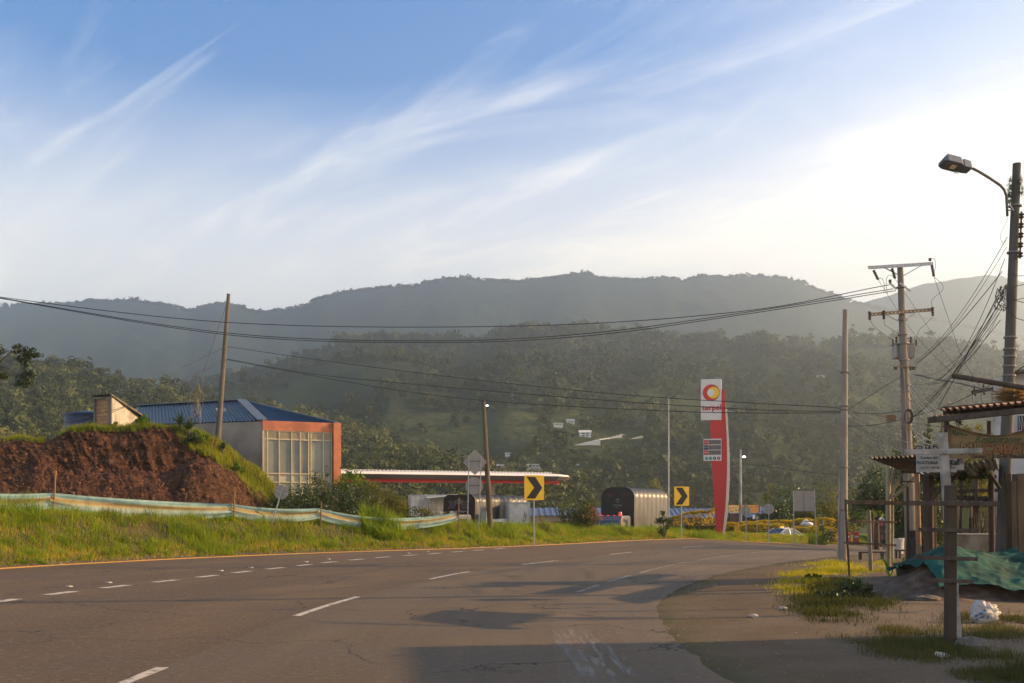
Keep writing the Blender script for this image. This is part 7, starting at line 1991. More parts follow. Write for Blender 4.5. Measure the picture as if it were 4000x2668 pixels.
for k, (x0, x1) in enumerate(((3798, 3825), (3832, 3856), (3872, 3862))):
 wire([(x0, 1535, 25.9), (x0 + 3, 1570, 25.9), (x1 - 4, 1580, 25.8), (x1, 1590, 25.8)], .008, ['left', 'middle', 'right'][k] + ' drooping lead under the short crossarm', group='leads under the short crossarm', nm='jumper_cable')
for k, (y0, y1) in enumerate(((1015, 985), (1068, 1075), (1120, 1100), (1150, 1190), (1178, 1150), (1215, 1262))):
 wire([(3950 - k, y0, 19.8), (3975, (y0 + y1) / 2 + 6, 19.6), (4060, y1, 19)], .010, ['highest', 'second', 'third', 'fourth', 'fifth', 'lowest'][k] + ' cable leaving the street lamp pole through the right edge', group='cables leaving through the right edge')
# ------------------------------------------------------------------ shed, signs and clutter on the right
def stick(name, label, a, b, r, m_, cat='post', nodes=True, parent=None, local=None, group=None):
 """bamboo culm with nodes, or a round pole; a, b world points"""
 a, b = Vector(a), Vector(b); o0 = Vector((0, 0, 0)) if parent is not None and local is None else (local or a)
 mb = MB(); pts, rs_ = [], []
 L_ = (b - a).length; n = max(2, int(L_ / .28))
 for k in range(n):
  u0, u1 = k / n, (k + 1) / n
  for u, f in ((u0, 1.0), (u0 + (u1 - u0) * .93, .97), (u0 + (u1 - u0) * .965, 1.10 if nodes else .97)): pts.append(a.lerp(b, u) - o0); rs_.append(r * f)
 pts.append(b - o0); rs_.append(r)
 mb.tube(pts, rs_, 10); o = mb.build(name, m_, parent)
 if parent is None: o.location = a; tag(o, label, cat, group)
 return o
def plank(name, label, a, b, w, h, m_, cat='post', parent=None, org=None, group=None):
 a, b = Vector(a), Vector(b); o0 = org if org is not None else a
 mb = MB(); mb.bar(a - o0, b - o0, w, h); o = mb.build(name, m_, parent, bevel=.004)
 if parent is None: o.location = a; tag(o, label, cat, group)
 return o
def sheet(mb, A, B, C, D, n, amp=.03, th=.006, ragged=0.0, seed=0):
 """corrugated sheet; A-B near edge, D-C far edge, waves run from near to far"""
 rs_ = random.Random(seed); nrm = (B - A).cross(D - A).normalized()
 vs, fs = [], []
 for k in range(n * 6 + 1):
  u = k / (n * 6); w = nrm * amp * sin(u * n * 2 * pi)
  rg = rs_.uniform(-ragged, ragged) if k % 6 == 0 else 0
  p = A.lerp(B, u) + w; q = D.lerp(C, u) + w + (D - A).normalized() * rg
  vs += [p, q, p - nrm * th, q - nrm * th]
  if k:
   b_ = 4 * k; fs += [(b_ - 4, b_, b_ + 1, b_ - 3), (b_ - 2, b_ - 1, b_ + 3, b_ + 2), (b_ - 4, b_ - 2, b_ + 2, b_), (b_ - 3, b_ + 1, b_ + 3, b_ - 1)]
 mb.add(vs, fs)
M_TIN = mat('rusty_tin', (0.13, 0.10, 0.075), .75, .2, var=.3, nscale=3, col2=(.20, .15, .11), c2scale=2)
M_TIN2 = mat('zinc_sheet', (0.30, 0.29, 0.27), .5, .5, var=.2, nscale=3, col2=(.16, .13, .1), c2scale=1.6, c2lo=.55, c2hi=.65)
M_TILE = mat('tile_sheet', (0.17, 0.085, 0.055), .8, var=.3, nscale=4)
o0 = P(3470, 2250, 24.4)
shed = thing('bamboo_shed', 'open roadside shed of bamboo posts under sagging rusty corrugated sheets', 'shed', (0, 0, 0))
mb = MB(); sheet(mb, P(3395, 1789, 20), P(3602, 1780, 20), P(3640, 1842, 26), P(3520, 1836, 26), 12, .03, ragged=.2, seed=2); mb.build('front_roof_sheet', M_TIN, shed)
mb = MB(); sheet(mb, P(3588, 1850, 19), P(3892, 1788, 18), P(3905, 1835, 22.5), P(3640, 1872, 22.5), 14, .03, ragged=.12, seed=3); mb.build('side_roof_sheet', M_TIN2, shed)
def sp(px, py, d): return P(px, py, d)
def gp(px, d): g_ = GD(px, d); return Vector((g_.x, g_.y, g_.z - .1))
for (x0, x1, py, d, r, m_) in ((3470, 3469, 1815, 24.4, .062, M_BAMBOO), (3487, 3486, 1812, 25.2, .035, M_BAMBOO), (3582, 3592, 1848, 22, .06, mat('bamboo_red', (.30, .17, .09), .6, var=.25, stretch=(1, 1, .2))), (3626, 3629, 1846, 20.5, .115, M_WOOD_D), (3810, 3812, 1840, 24, .07, M_WOOD)):
 stick('post', None, gp(x1, d), sp(x0, py, d), r, m_, parent=shed, nodes=m_ is not M_WOOD_D and m_ is not M_WOOD)
for a, b, d, r in (((3474, 1948), (3534, 1832), 24.2, .035), ((3492, 1940), (3590, 1850), 24.0, .04), ((3640, 1962), (3690, 1880), 20, .045), ((3700, 1900), (3745, 1848), 19.5, .04), ((3905, 1908), (3868, 1850), 19.5, .035)):
 stick('brace', None, sp(*a, d), sp(*b, d), r, M_BAMBOO if d > 21 else M_WOOD_D, parent=shed)
for a, b, d, r in (((3520, 1842), (3700, 1850), 21, .03), ((3700, 1920), (3900, 1915), 23, .04), ((3700, 1940), (3880, 1950), 24, .05), ((3660, 1870), (3890, 1862), 22.3, .04), ((3515, 1880), (3720, 1888), 22.5, .015)):
 plank('beam', None, sp(*a, d), sp(*b, d), r * 2, r * 2, M_WOOD_D, parent=shed, org=Vector((0, 0, 0)))
hr = thing('porch_roof', 'dark timber porch roof edged with small clay coloured sheets above the painted cabin sign', 'roof', (0, 0, 0))
plank('lower_beam', None, sp(3625, 1642, 15.6), sp(4160, 1588, 14.6), .12, .085, M_WOOD_D, parent=hr, org=Vector((0, 0, 0)))
plank('upper_beam', None, sp(3686, 1608, 16.4), sp(4160, 1570, 15.4), .12, .15, M_WOOD_D, parent=hr, org=Vector((0, 0, 0)))
mb = MB(); sheet(mb, sp(3672, 1602, 15.9), sp(4160, 1556, 14.6), sp(4230, 1558, 16.6), sp(3700, 1602, 17.3), 18, .03); mb.build('tile_sheet', M_TILE, hr)
mb = MB(); sheet(mb, sp(3645, 1626, 15.5), sp(3760, 1620, 15.4), sp(3790, 1625, 16.4), sp(3700, 1630, 16.4), 5, .02); mb.build('tile_sheet', M_TILE, hr)
stick('post', None, gp(3700, 16.6), sp(3697, 1640, 16.6), .045, M_WOOD_D, parent=hr, nodes=False)
stick('post', None, gp(4075, 15.6), sp(4072, 1600, 15.6), .05, M_WOOD_D, parent=hr, nodes=False)
stick('post', None, sp(3864, 1745, 17.4), sp(3864, 1645, 17.4), .038, M_WOOD_D, parent=hr, nodes=False)
tuftball(hr, 'hanging_plant', sp(3745, 1640, 15.6), (.07, .07, .14), 160, 81, LEAF_D, wd=.004)
ds = 15.8
sg = thing('painted_sign', 'old painted timber sign reading MI CABANA with a curved top under the porch roof', 'sign', (0, 0, 0))
o_ = P(3705, 1790, ds); sg.location = o_
s = ds / F
def q(px, py): return ((px - 3705) * s, (1790 - py) * s)
top = [(3705, 1662), (3730, 1670), (3780, 1686), (3830, 1697), (3890, 1704), (3930, 1701), (3980, 1688), (4040, 1672), (4100, 1662), (4180, 1660)]
poly = [q(*p) for p in top] + [q(4180, 1792), q(3705, 1790)]
M_PS = mat('painted_sign_face', (0.26, 0.18, 0.085), .8, var=.25, nscale=3, col2=(0.16, .13, .07), c2scale=2.2, stretch=(.4, 1, 2.5), bump=.2)
mb = MB(); mb.prism(poly, .03); face = mb.build('board', M_PS, sg)
GRN = mat('sign_green', (.07, .11, .06), .8, var=.3, nscale=8); ORG = mat('sign_orange', (.33, .13, .05), .8, var=.25, nscale=8); DBR = mat('sign_dark', (.09, .06, .04), .8, var=.2)
def lt(body, size, px, py, m_, nm='lettering', **k): x, z = q(px, py); return text(body, size, (x, -.012, z), m_, face, name=nm, extrude=.003, **k)
def lt2(body, size, px, py, m_, **k):
 x, z = q(px, py); text(body, size, (x, -.004, z), DBR, face, extrude=.003, bold=.010, **k); text(body, size, (x, -.012, z), m_, face, extrude=.003, **k)
lt2('MI', .27, 3782, 1755, mat('sign_tan', (.30, .20, .09), .8, var=.2)); lt2('CABAÑA', .235, 3955, 1757, ORG, spacing=1.05)
lt('Restaurante', .15, 3895, 1717, GRN, shear=.35); lt('Carrera 2 # 15-40 Primera Parada', .078, 3925, 1783, DBR, bold=.002)
mb = MB(); rs_ = random.Random(8)
for k in range(26):
 x, z = q(rs_.uniform(3722, 3775), rs_.uniform(1675, 1700)); z = min(z, q(0, 1674 + (x / s) * .3)[1] - .02); mb.ball((x, -.004, z), (.02, .004, .012), 6, 4)
mb.build('painted_leaves', GRN, face)
mb = MB()
for k in range(len(top) - 1):
 a, b = q(*top[k]), q(*top[k + 1]); mb.bar((a[0], -.01, a[1]), (b[0], -.01, b[1]), .05, .025)
mb.bar((0.01, -.01, 0), (0.01, -.01, q(0, 1662)[1]), .05, .03); mb.build('edge_trim', M_WOOD, face)
db = 18.0; wb = thing('workshop_board', 'peeling white notice board with small black lettering behind the white cross', 'sign', P(3580, 1845, db), radians(-2)); s = db / F
M_PEEL = mat('peeling_white', (.46, .43, .37), .8, var=.15, nscale=4, col2=(.07, .075, .06), c2scale=3.0, c2lo=.58, c2hi=.62)
mb = MB(); W_, H_ = 185 * s, 100 * s; mb.box((155 * s / 2, 0, 52 * s), (155 * s, .02, 104 * s)); bb = mb.build('board', M_PEEL, wb)
mb = MB(); mb.box((168 * s, .01, 32 * s), (30 * s, .02, 46 * s)); mb.build('side_board', M_PEEL, wb)
DK = mat('letter_dark', (.05, .05, .045), .7)
def wl(b, sz, px, py, **k): return text(b, sz, ((px - 3580) * s, -.016, (1845 - py) * s), DK, bb, extrude=.002, **k)
wl('GUADUA', .15, 3640, 1754, bold=.003); wl('Guadua del Quindio', .065, 3650, 1788); wl('ESTRUCTURAS - MUEBLES - A', .072, 3658, 1808, bold=.001, shear=.15); wl('Cel 311 544 9344 - Gilberto', .055, 3662, 1827)
text('DES', .072, (166 * s, -.006, 48 * s), DK, bb, extrude=.002, shear=.15)
dc = 11.9; a = GD(3739, dc);
cr = thing('white_cross', 'tall slightly leaning white painted wooden cross beside the brown post', 'cross', a)
v = P(3681, 1690, dc) - a
plank('upright', None, v * -.02, v, .06, .10, mat('cross_white', (.36, .33, .28), .7, var=.25, nscale=5, bump=.3, col2=(.22, .19, .15), c2scale=4), parent=cr, org=Vector((0, 0, 0)))
plank('arm', None, P(3533, 1766, dc - .06) - a, P(3836, 1761, dc - .06) - a, .035, .062, MATS['cross_white'], parent=cr, org=Vector((0, 0, 0)))
mb = MB()
for px in (3688, 3830, 3545, 3705): q_ = P(px, 1762, dc - .09) - a; mb.tube([q_, q_ + Vector((0, .02, 0))], .010, 8)
mb.build('bolts', M_STEEL, cr)
a = GD(3712, 11.5); pr = thing('rail_post', 'brown timber post with four short cross rails standing in front of the white cross', 'post', a)
v = P(3713, 1896, 11.5) - a
mb = MB(); mb.bar(v * -.03, v, .105, .11); mb.build('post', mat('post_two_tone', (.07, .045, .028), .8, var=.35, nscale=3, col2=(.06, .04, .028), c2scale=1.5, stretch=(1, 1, .5)), pr, bevel=.008)
for (x0, y0, x1, y1, w) in ((3548, 1965, 3900, 1968, .055), (3590, 2068, 3822, 2074, .045), (3578, 2177, 3818, 2184, .045), (3578, 2264, 3800, 2272, .045)):
 mb = MB(); mb.bar(P(x0, y0, 11.38) - a, P(x1, y1, 11.38) - a, .03, w); mb.build('rail', M_WOOD_D, pr, bevel=.004)
fa = GD(3316, 23.7); fn = thing('stick_fence', 'rough fence of a crooked stake, a bamboo post and three horizontal rails', 'fence', fa)
mb = MB(); mb.tube([Vector((0.02, 0, -.1)), P(3309, 2100, 23.7) - fa, P(3303, 1950, 23.7) - fa], .028, 8); mb.build('stake', M_WOOD_D, fn)
g_ = GD(3402, 25.5); stick('bamboo_post', None, g_ - fa, P(3393, 1993, 25.5) - fa, .055, mat('bamboo_grey', (.25, .21, .15), .7, var=.25, stretch=(1, 1, .2)), parent=fn)
for (x0, y0, x1, y1, w) in ((3303, 1961, 3640, 1968, .095), (3304, 2036, 3504, 2040, .05), (3299, 2119, 3500, 2130, .05)):
 mb = MB(); mb.bar(P(x0, y0, 23.6) - fa, P(x1, y1, 23.9) - fa, .03, w); mb.build('rail', M_WOOD, fn, bevel=.004)
stick('bamboo_pole', 'dark bamboo culm sticking out horizontally above the tiled porch roof', P(4120, 1535, 15), P(3720, 1467, 15.6), .042, M_WOOD_D, 'pole')
hh = thing('white_house', 'corner of a white house with a barred window behind the street lamp pole', 'house', P(3945, 1700, 23)); o_ = P(3945, 1700, 23)
mb = MB(); a = P(3962, 1460, 23) - o_; mb.box((a.x + 2.2, .55, (a.z - 3.2) / 2), (4.4, .9, a.z + 3.2)); hw_ = mb.build('wall', mat('house_white', (.50, .47, .42), .85, var=.15, nscale=2, col2=(.25, .23, .2), c2scale=1.5, c2lo=.6, c2hi=.75), hh)
a = P(3985, 1622, 23) - o_; b = P(4050, 1682, 23) - o_
mb = MB(); mb.box(((a.x + b.x) / 2, .09, (a.z + b.z) / 2), (b.x - a.x, .03, a.z - b.z)); wn = mb.build('window', mat('dark_opening', (.03, .025, .02), .6), hh)
mb = MB()
for k in range(7):
 x = a.x + (b.x - a.x) * k / 6; mb.bar((x, .05, b.z), (x, .05, a.z), .012, .012)
 if k < 6: mb.bar((x, .05, a.z), (a.x + (b.x - a.x) * (k + 1) / 6, .05, b.z), .010, .010)
mb.bar((a.x, .05, a.z), (b.x, .05, a.z), .02, .02); mb.bar((a.x, .05, b.z), (b.x, .05, b.z), .02, .02); mb.build('grille', M_STEEL, wn)
mb = MB(); mb.bar(P(3960, 1455, 22.8) - o_, P(4160, 1440, 22.8) - o_, .5, .06); mb.build('roof_edge', M_TIN, hh)
lw = thing('low_wall', 'low stained pale concrete trough wall behind the green netting', 'wall', GD(3800, 22)); g_ = GD(3800, 22)
mb = MB(); a = P(3722, 2088, 22) - g_; b = P(3884, 2086, 22) - g_; mb.box(((a.x + b.x) / 2, 0, (a.z - .1) / 2), (b.x - a.x, .14, a.z + .1)); mb.build('wall_face', mat('stained_concrete', (.33, .28, .22), .9, var=.2, nscale=2, col2=(.15, .115, .08), c2scale=1.6, stretch=(1, 1, .5)), lw)
mb = MB(); mb.box(((a.x + b.x) / 2, .0, a.z + .012), (b.x - a.x + .04, .18, .022)); mb.build('coping', M_WHITE, lw)
stick('bamboo_culm', 'thick greenish bamboo tube leaning on the low wall', GD(3768, 22.6), P(3772, 1985, 22.6), .075, mat('bamboo_green', (.20, .22, .10), .6, var=.2), 'bamboo')
stick('bamboo_culm', 'short grey bamboo post behind the low wall beside the white cross', GD(3727, 23), P(3738, 1975, 23), .065, M_BAMBOO, 'bamboo')
pk = thing('panel_stack', 'dark boards leaning behind the low wall', 'board', GD(3800, 23.4)); g_ = GD(3800, 23.4)
for k, (x0, x1, yt) in enumerate(((3722, 3756, 2026), (3782, 3812, 2022))):
 a, b = P(x0, yt, 23.4) - g_, P(x1, yt, 23.4) - g_; mb = MB(); mb.box(((a.x + b.x) / 2, 0, a.z / 2), (b.x - a.x, .03, a.z)); mb.build('board', M_WOOD_D, pk)
rb = thing('reed_bundle', 'bundle of thin dry canes standing behind the right end of the low wall', 'canes', GD(3850, 22.8)); mb = MB(); rs_ = random.Random(2)
for k in range(34):
 x = rs_.uniform(-.25, .25); mb.tube([(x, rs_.uniform(-.1, .1), 0), (x * 1.1 + rs_.uniform(-.05, .05), 0, .7), (x * .9 + rs_.uniform(-.12, .12), 0, rs_.uniform(1.2, 1.75))], .008, 4)
mb.build('canes', M_BAMBOO, rb)
for px0, px1, pt, d, lab in ((3936, 3960, 1850, 19.2, 'dark upright plank right behind the street lamp pole'), (3962, 3978, 1880, 19, 'pale upright board right of the street lamp pole'), (3986, 4012, 1850, 18.6, 'wide pale upright board at the right edge of the photo')):
 g_ = GD((px0 + px1) / 2, d); mb = MB(); mb.box((0, 0, (P(0, pt, d).z - g_.z) / 2), ((px1 - px0) * d / F, .03, P(0, pt, d).z - g_.z)); o = mb.build('upright_board', M_WOOD_D if 'dark' in lab else M_WOOD); o.location = g_; o.rotation_euler = (0, radians(-1.5), 0); tag(o, lab, 'board')
pw = thing('plank_wall', 'dark plank back wall of the shed at the right edge of the photo', 'wall', GD(4090, 22)); g_ = GD(4090, 22); mb = MB()
for k in range(14): mb.box((-.75 + k * .2, 0, 1.15), (.185, .03, 2.4))
mb.box((.5, .02, 1.1), (2.6, .01, 2.2)); mb.build('planks', M_WOOD_D, pw)
def heap():
 cx_, cy_ = 8.6, 18.6
 n, m_ = 90, 110
 x = np.linspace(6.3, 12.2, m_); y = np.linspace(16.4, 20.9, n); X, Y = np.meshgrid(x, y)
 base = np.exp(-(((X - 9.0) / 1.75) ** 4 + ((Y - 18.9) / 1.25) ** 4)) * .5 + np.exp(-(((X - 7.7) / .95) ** 2 + ((Y - 18.1) / .9) ** 2)) * .30 + np.exp(-(((X - 10.9) / 1.2) ** 4 + ((Y - 18.7) / 1.2) ** 4)) * .5
 soil = base + fbm(X * 1.8, Y * 1.8, 3, 5) * .22 * np.clip(base * 3, 0, 1)
 g0 = H(X, Y)
 Zs = g0 + soil - .06
 o = np_mesh('dirt_heap', np.stack([X, Y, Zs], -1).reshape(-1, 3), grid_quads(n, m_), mat('heap_earth', (.11, .07, .045), .95, var=.3, nscale=4, bump=1.0, bscale=12, col2=(.17, .115, .075), c2scale=5), smooth=True)
 tag(o, 'brown earth heap partly covered by green netting', 'dirt heap')
 n, m_ = 130, 230
 u = np.linspace(0, 1, m_); v = np.linspace(0, 1, n); U, Vv = np.meshgrid(u, v)
 X = 7.35 + U * 4.6 + .10 * np.sin(Vv * 9 + U * 3); yf = 17.35 - .35 * np.sin(U * 5 + .6) + .25 * np.sin(U * 11); Y = yf + Vv * (2.55 + .2 * np.sin(U * 7))
 b = np.exp(-(((X - 9.0) / 1.75) ** 4 + ((Y - 18.9) / 1.25) ** 4)) * .5 + np.exp(-(((X - 7.7) / .95) ** 2 + ((Y - 18.1) / .9) ** 2)) * .30 + np.exp(-(((X - 10.9) / 1.2) ** 4 + ((Y - 18.7) / 1.2) ** 4)) * .5
 f1 = np.abs(fbm(X * 1.1 + Y * .5, Y * 2.6 - X * .4, 8, 4)) * 2; f2 = np.abs(fbm(X * 2.2 - Y * 1.5, Y * 3.4, 18, 3)) * 2
 Z = H(X, Y) + b * 1.04 + .03 + (1 - f1) * .17 - .08 + (1 - f2) * .08
 o = np_mesh('shade_net', np.stack([X, Y, Z], -1).reshape(-1, 3), grid_quads(n, m_), mat('green_net', (0.008, 0.055, 0.040), .8, var=.35, nscale=2.5, col2=(.012, .085, .06), c2scale=1.5, bump=.4, bscale=60), smooth=True)
 sm = o.modifiers.new('thick', 'SOLIDIFY'); sm.thickness = .008
 tag(o, 'crumpled green shade netting thrown over the earth heap', 'netting')
heap()
def sack():
 g_ = GD(3830, 14.0); t = thing('plastic_sack', 'crumpled white plastic sack with blue print lying on the ground', 'sack', g_)
 n, m_ = 28, 36; V = []
 for i in range(n + 1):
  th = pi * i / n
  for k in range(m_):
   a = 2 * pi * k / m_
   x = .15 * sin(th) * cos(a); y = .12 * sin(th) * sin(a); z = .165 * cos(th) + .14
   x += max(0, x) * 1.15 * (1 - min(1, z * 2.2)) + .0
   j = (abs(float(fbm(np.array(x * 11 + 3), np.array(z * 13 + y * 7), 4, 5))) - .12) * .55
   V.append((x * (1 + j * 2.2), y * (1 + j * 2.2), max(z * (1 + j), .0)))
 Q = [(i * m_ + k, (i + 1) * m_ + k, (i + 1) * m_ + (k + 1) % m_, i * m_ + (k + 1) % m_) for i in range(n) for k in range(m_)]
 o = np_mesh('sack_body', V, Q, mat('sack_white', (.42, .4, .36), .55, var=.1, nscale=6, bump=.8, bscale=14), t, smooth=True)
 M_BL = mat('sack_print', (.10, .12, .22), .6, var=.3, nscale=14); mb = MB()
 import mathutils
 bv = mathutils.bvhtree.BVHTree.FromPolygons([Vector(v) for v in V], Q)
 for i in range(5):
  for j in range(2):
   cx2 = -.10 + i * .034 + j * .015; cz2 = .11 + i * .02 - j * .05 if i < 3 else .18 - (i - 3) * .05 - j * .04
   vs = []
   for dx, dz in ((-.018, -.024), (.018, -.012), (.018, .024), (-.018, .012)):
    hit = bv.ray_cast(Vector((cx2 + dx, -1, cz2 + dz)), Vector((0, 1, 0)))
    vs.append((hit[0] + Vector((0, -.004, 0))) if hit[0] else None)
   if all(v is not None for v in vs): mb.add(vs, [(0, 1, 2, 3)])
 mb.build('blue_print', M_BL, o)
sack()
def rock(px, py, d, size, label, seed, cat='rock', m_=None):
 g_ = GD(px, d); mb = MB(); rs_ = random.Random(seed); mb.ball((0, 0, size[2] * .35), size, 14, 9, jit=.13, rnd=rs_)
 o = mb.build('rock', m_ or mat('rock_brown', (.14, .115, .09), .9, var=.3, nscale=5, bump=1, bscale=9)); o.location = g_; tag(o, label, cat); return o
rock(3795, 2520, 11.3, (.19, .14, .11), 'large brown stone just right of the foot of the white cross', 3)
rock(3610, 2340, 17.2, (.30, .2, .07), 'low flat stone below the left tip of the netting', 6)
cp = GD(3678, 10.7); mb = MB(); rs_ = random.Random(5)
mb.add([(-.09, -.02, .03), (-.02, -.04, .01), (.06, -.03, .015), (.09, .01, .03), (.03, .03, .05), (-.05, .04, .06)], [(0, 1, 5), (1, 2, 4, 5), (2, 3, 4)]); o = mb.build('plastic_scrap', mat('scrap_white', (.5, .47, .4), .5)); o.location = cp; sm = o.modifiers.new('t', 'SOLIDIFY'); sm.thickness = .004; tag(o, 'small crumpled white plastic scrap at the foot of the brown post', 'litter')
for i, (px, py, lab) in enumerate(((3060, 2382, 'pale pebbles of rubble at the edge of the dirt, near the weeds'), (2945, 2412, 'single small pale stone on the gravel shoulder'), (240, 2208, 'small pale stone at the foot of the left grass bank'), (560, 2192, 'tan stone on the yellow line at the left'), (3460, 2340, 'white scrap of paper on the dirt below the dark tub'))):
 g_ = G(px, py); mb = MB(); rs_ = random.Random(i + 9); mb.ball((0, 0, .02), (.07 if i != 3 else .12, .05, .035), 8, 6, jit=.2, rnd=rs_); o = mb.build('stone', mat('stone_pale', (.4, .36, .3), .9, var=.2)); o.location = g_ + Vector((0, 0, .0)); tag(o, lab, 'stone')
M_POT = mat('dark_pot', (.035, .03, .026), .7, var=.2)
def pot(px, pt, d, r0, r1, label, m_=M_POT, name='plant_pot', cat='pot', pb=None):
 g_ = GD(px, d); z = P(0, pt, d).z - g_.z; t = thing(name, label, cat, g_)
 mb = MB(); mb.tube([(0, 0, 0), (0, 0, z * .9), (0, 0, z * .9), (0, 0, z)], [r0, r1, r1 * 1.08, r1 * 1.08], 18); mb.build('pot_body', m_, t)
 return t, z
t_, z_ = pot(3570, 2202, 20.8, .26, .38, 'large dark tub standing on the dirt at the left of the netting');
mb = MB(); mb.bar((-.46, -.1, z_ + .02), (.05, -.1, z_ + .08), .22, .02); mb.bar((-.1, -.15, z_ + .05), (.45, .05, z_ + .22), .16, .02); mb.build('loose_plank', M_WOOD, t_)
pot(3592, 2104, 22.5, .13, .19, 'dark tapered pot on a stump right of the bamboo shed posts')
pot(3560, 2072, 23.5, .16, .10, 'slim dark carved stump stool left of the dark tapered pot', M_WOOD_D, 'stump_stool', 'stool')
pt2, z2 = pot(3510, 2105, 40, .18, .20, 'pale cylindrical bin beside the person in dark clothes', mat('bin_pink', (.45, .38, .32), .6), 'bin', 'bin')
pt2, z2 = pot(3532, 2102, 40.5, .20, .22, 'second pale bin right of the first, behind the shed posts', mat('bin_pink', (.45, .38, .32), .6), 'bin', 'bin')
tb_ = thing('low_table', 'small dark table in front of the pale bins', 'table', GD(3528, 33)); g_ = GD(3528, 33); z = P(0, 2150, 33).z - g_.z
mb = MB(); mb.box((0, 0, z), (.42, .4, .05)); mb.build('table_top', M_WOOD_D, tb_)
for x, y in ((-.17, -.15), (.17, -.15), (-.17, .15), (.17, .15)):
 mb = MB(); mb.box((x, y, z / 2 - .01), (.05, .05, z - .03)); mb.build('leg', M_WOOD_D, tb_)
bn = thing('bench', 'low dark bench frame at the edge of the asphalt right of the bare pole', 'bench', GD(3408, 32.5)); g_ = GD(3408, 32.5); zb_ = P(0, 2158, 32.5).z - g_.z
mb = MB(); mb.box((0, 0, zb_), (.86, .16, .05)); mb.build('seat', M_WOOD_D, bn)
for x in (-.40, .32):
 mb = MB(); mb.box((x, 0, zb_ / 2), (.07, .12, zb_)); mb.build('leg', M_WOOD_D, bn)
def person():
 d = 58; g_ = GD(3503, d); hgt = P(0, 2042, d).z - g_.z; k = hgt / 1.72
 t = thing('person', 'person in dark clothes standing beside the red bus, facing left', 'person', g_, radians(-80))
 J = [((0, 0, .98), .15), ((0, .0, 1.12), .145), ((0, .01, 1.34), .165), ((0, .02, 1.46), .10), ((0, .01, 1.53), .055), ((0, -.01, 1.62), .085), ((0, -.01, 1.70), .07),
   ((.20, .01, 1.42), .06), ((.25, .0, 1.16), .045), ((.23, -.18, 1.02), .035), ((.22, -.25, .99), .03), ((-.20, .01, 1.42), .06), ((-.25, .02, 1.16), .045), ((-.24, -.10, .95), .035), ((-.24, -.15, .90), .03),
   ((.10, 0, .88), .095), ((.11, -.01, .50), .065), ((.12, .02, .09), .045), ((.13, -.12, .04), .04), ((-.10, 0, .88), .095), ((-.11, .03, .50), .065), ((-.12, .06, .09), .045), ((-.13, -.07, .04), .04)]
 E = [(0, 1), (1, 2), (2, 3), (3, 4), (4, 5), (5, 6), (2, 7), (7, 8), (8, 9), (9, 10), (2, 11), (11, 12), (12, 13), (13, 14), (0, 15), (15, 16), (16, 17), (17, 18), (0, 19), (19, 20), (20, 21), (21, 22)]
 me = bpy.data.meshes.new('body'); me.from_pydata([tuple(c * k for c in j[0]) for j in J], E, [])
 M_SK = mat('clothed_body', (.03, .03, .035), .8)
 o = link_mesh('body', me, M_SK, t); md = o.modifiers.new('skin', 'SKIN');
 for i, j in enumerate(J): me.skin_vertices[0].data[i].radius = (j[1] * k, j[1] * k)
 me.skin_vertices[0].data[0].use_root = True
 o.modifiers.new('sub', 'SUBSURF').levels = 1; o.modifiers['sub'].render_levels = 1
 M_FA = mat('skin', (.30, .17, .11), .6)
 mb = MB(); mb.ball((0, -.045 * k, 1.63 * k), (.075 * k, .07 * k, .10 * k), 12, 9); mb.ball((0, -.12 * k, 1.62 * k), .018 * k, 6, 5); mb.build('face', M_FA, t, smooth=True)
 mb = MB(); mb.ball((0, .015 * k, 1.665 * k), (.092 * k, .098 * k, .09 * k), 12, 8); mb.build('hair', M_BLACK, t, smooth=True)
 for sx, (x, y, z) in ((1, (.215, -.29, .98)), (-1, (-.24, -.18, .87))):
  mb = MB(); mb.ball((x * k, y * k, z * k), (.03 * k, .045 * k, .02 * k), 8, 6)
  for f in range(4): mb.tube([(x * k + (f - 1.5) * .014 * k, (y - .03) * k, z * k), (x * k + (f - 1.5) * .016 * k, (y - .075) * k, (z - .015) * k), (x * k + (f - 1.5) * .016 * k, (y - .09 - .008 * (f % 2)) * k, (z - .04) * k)], .007 * k, 5)
  mb.tube([(x * k - sx * .03 * k, (y - .0) * k, z * k), (x * k - sx * .045 * k, (y - .04) * k, (z - .02) * k)], .008 * k, 5); mb.build('hand', M_FA, t)
person()
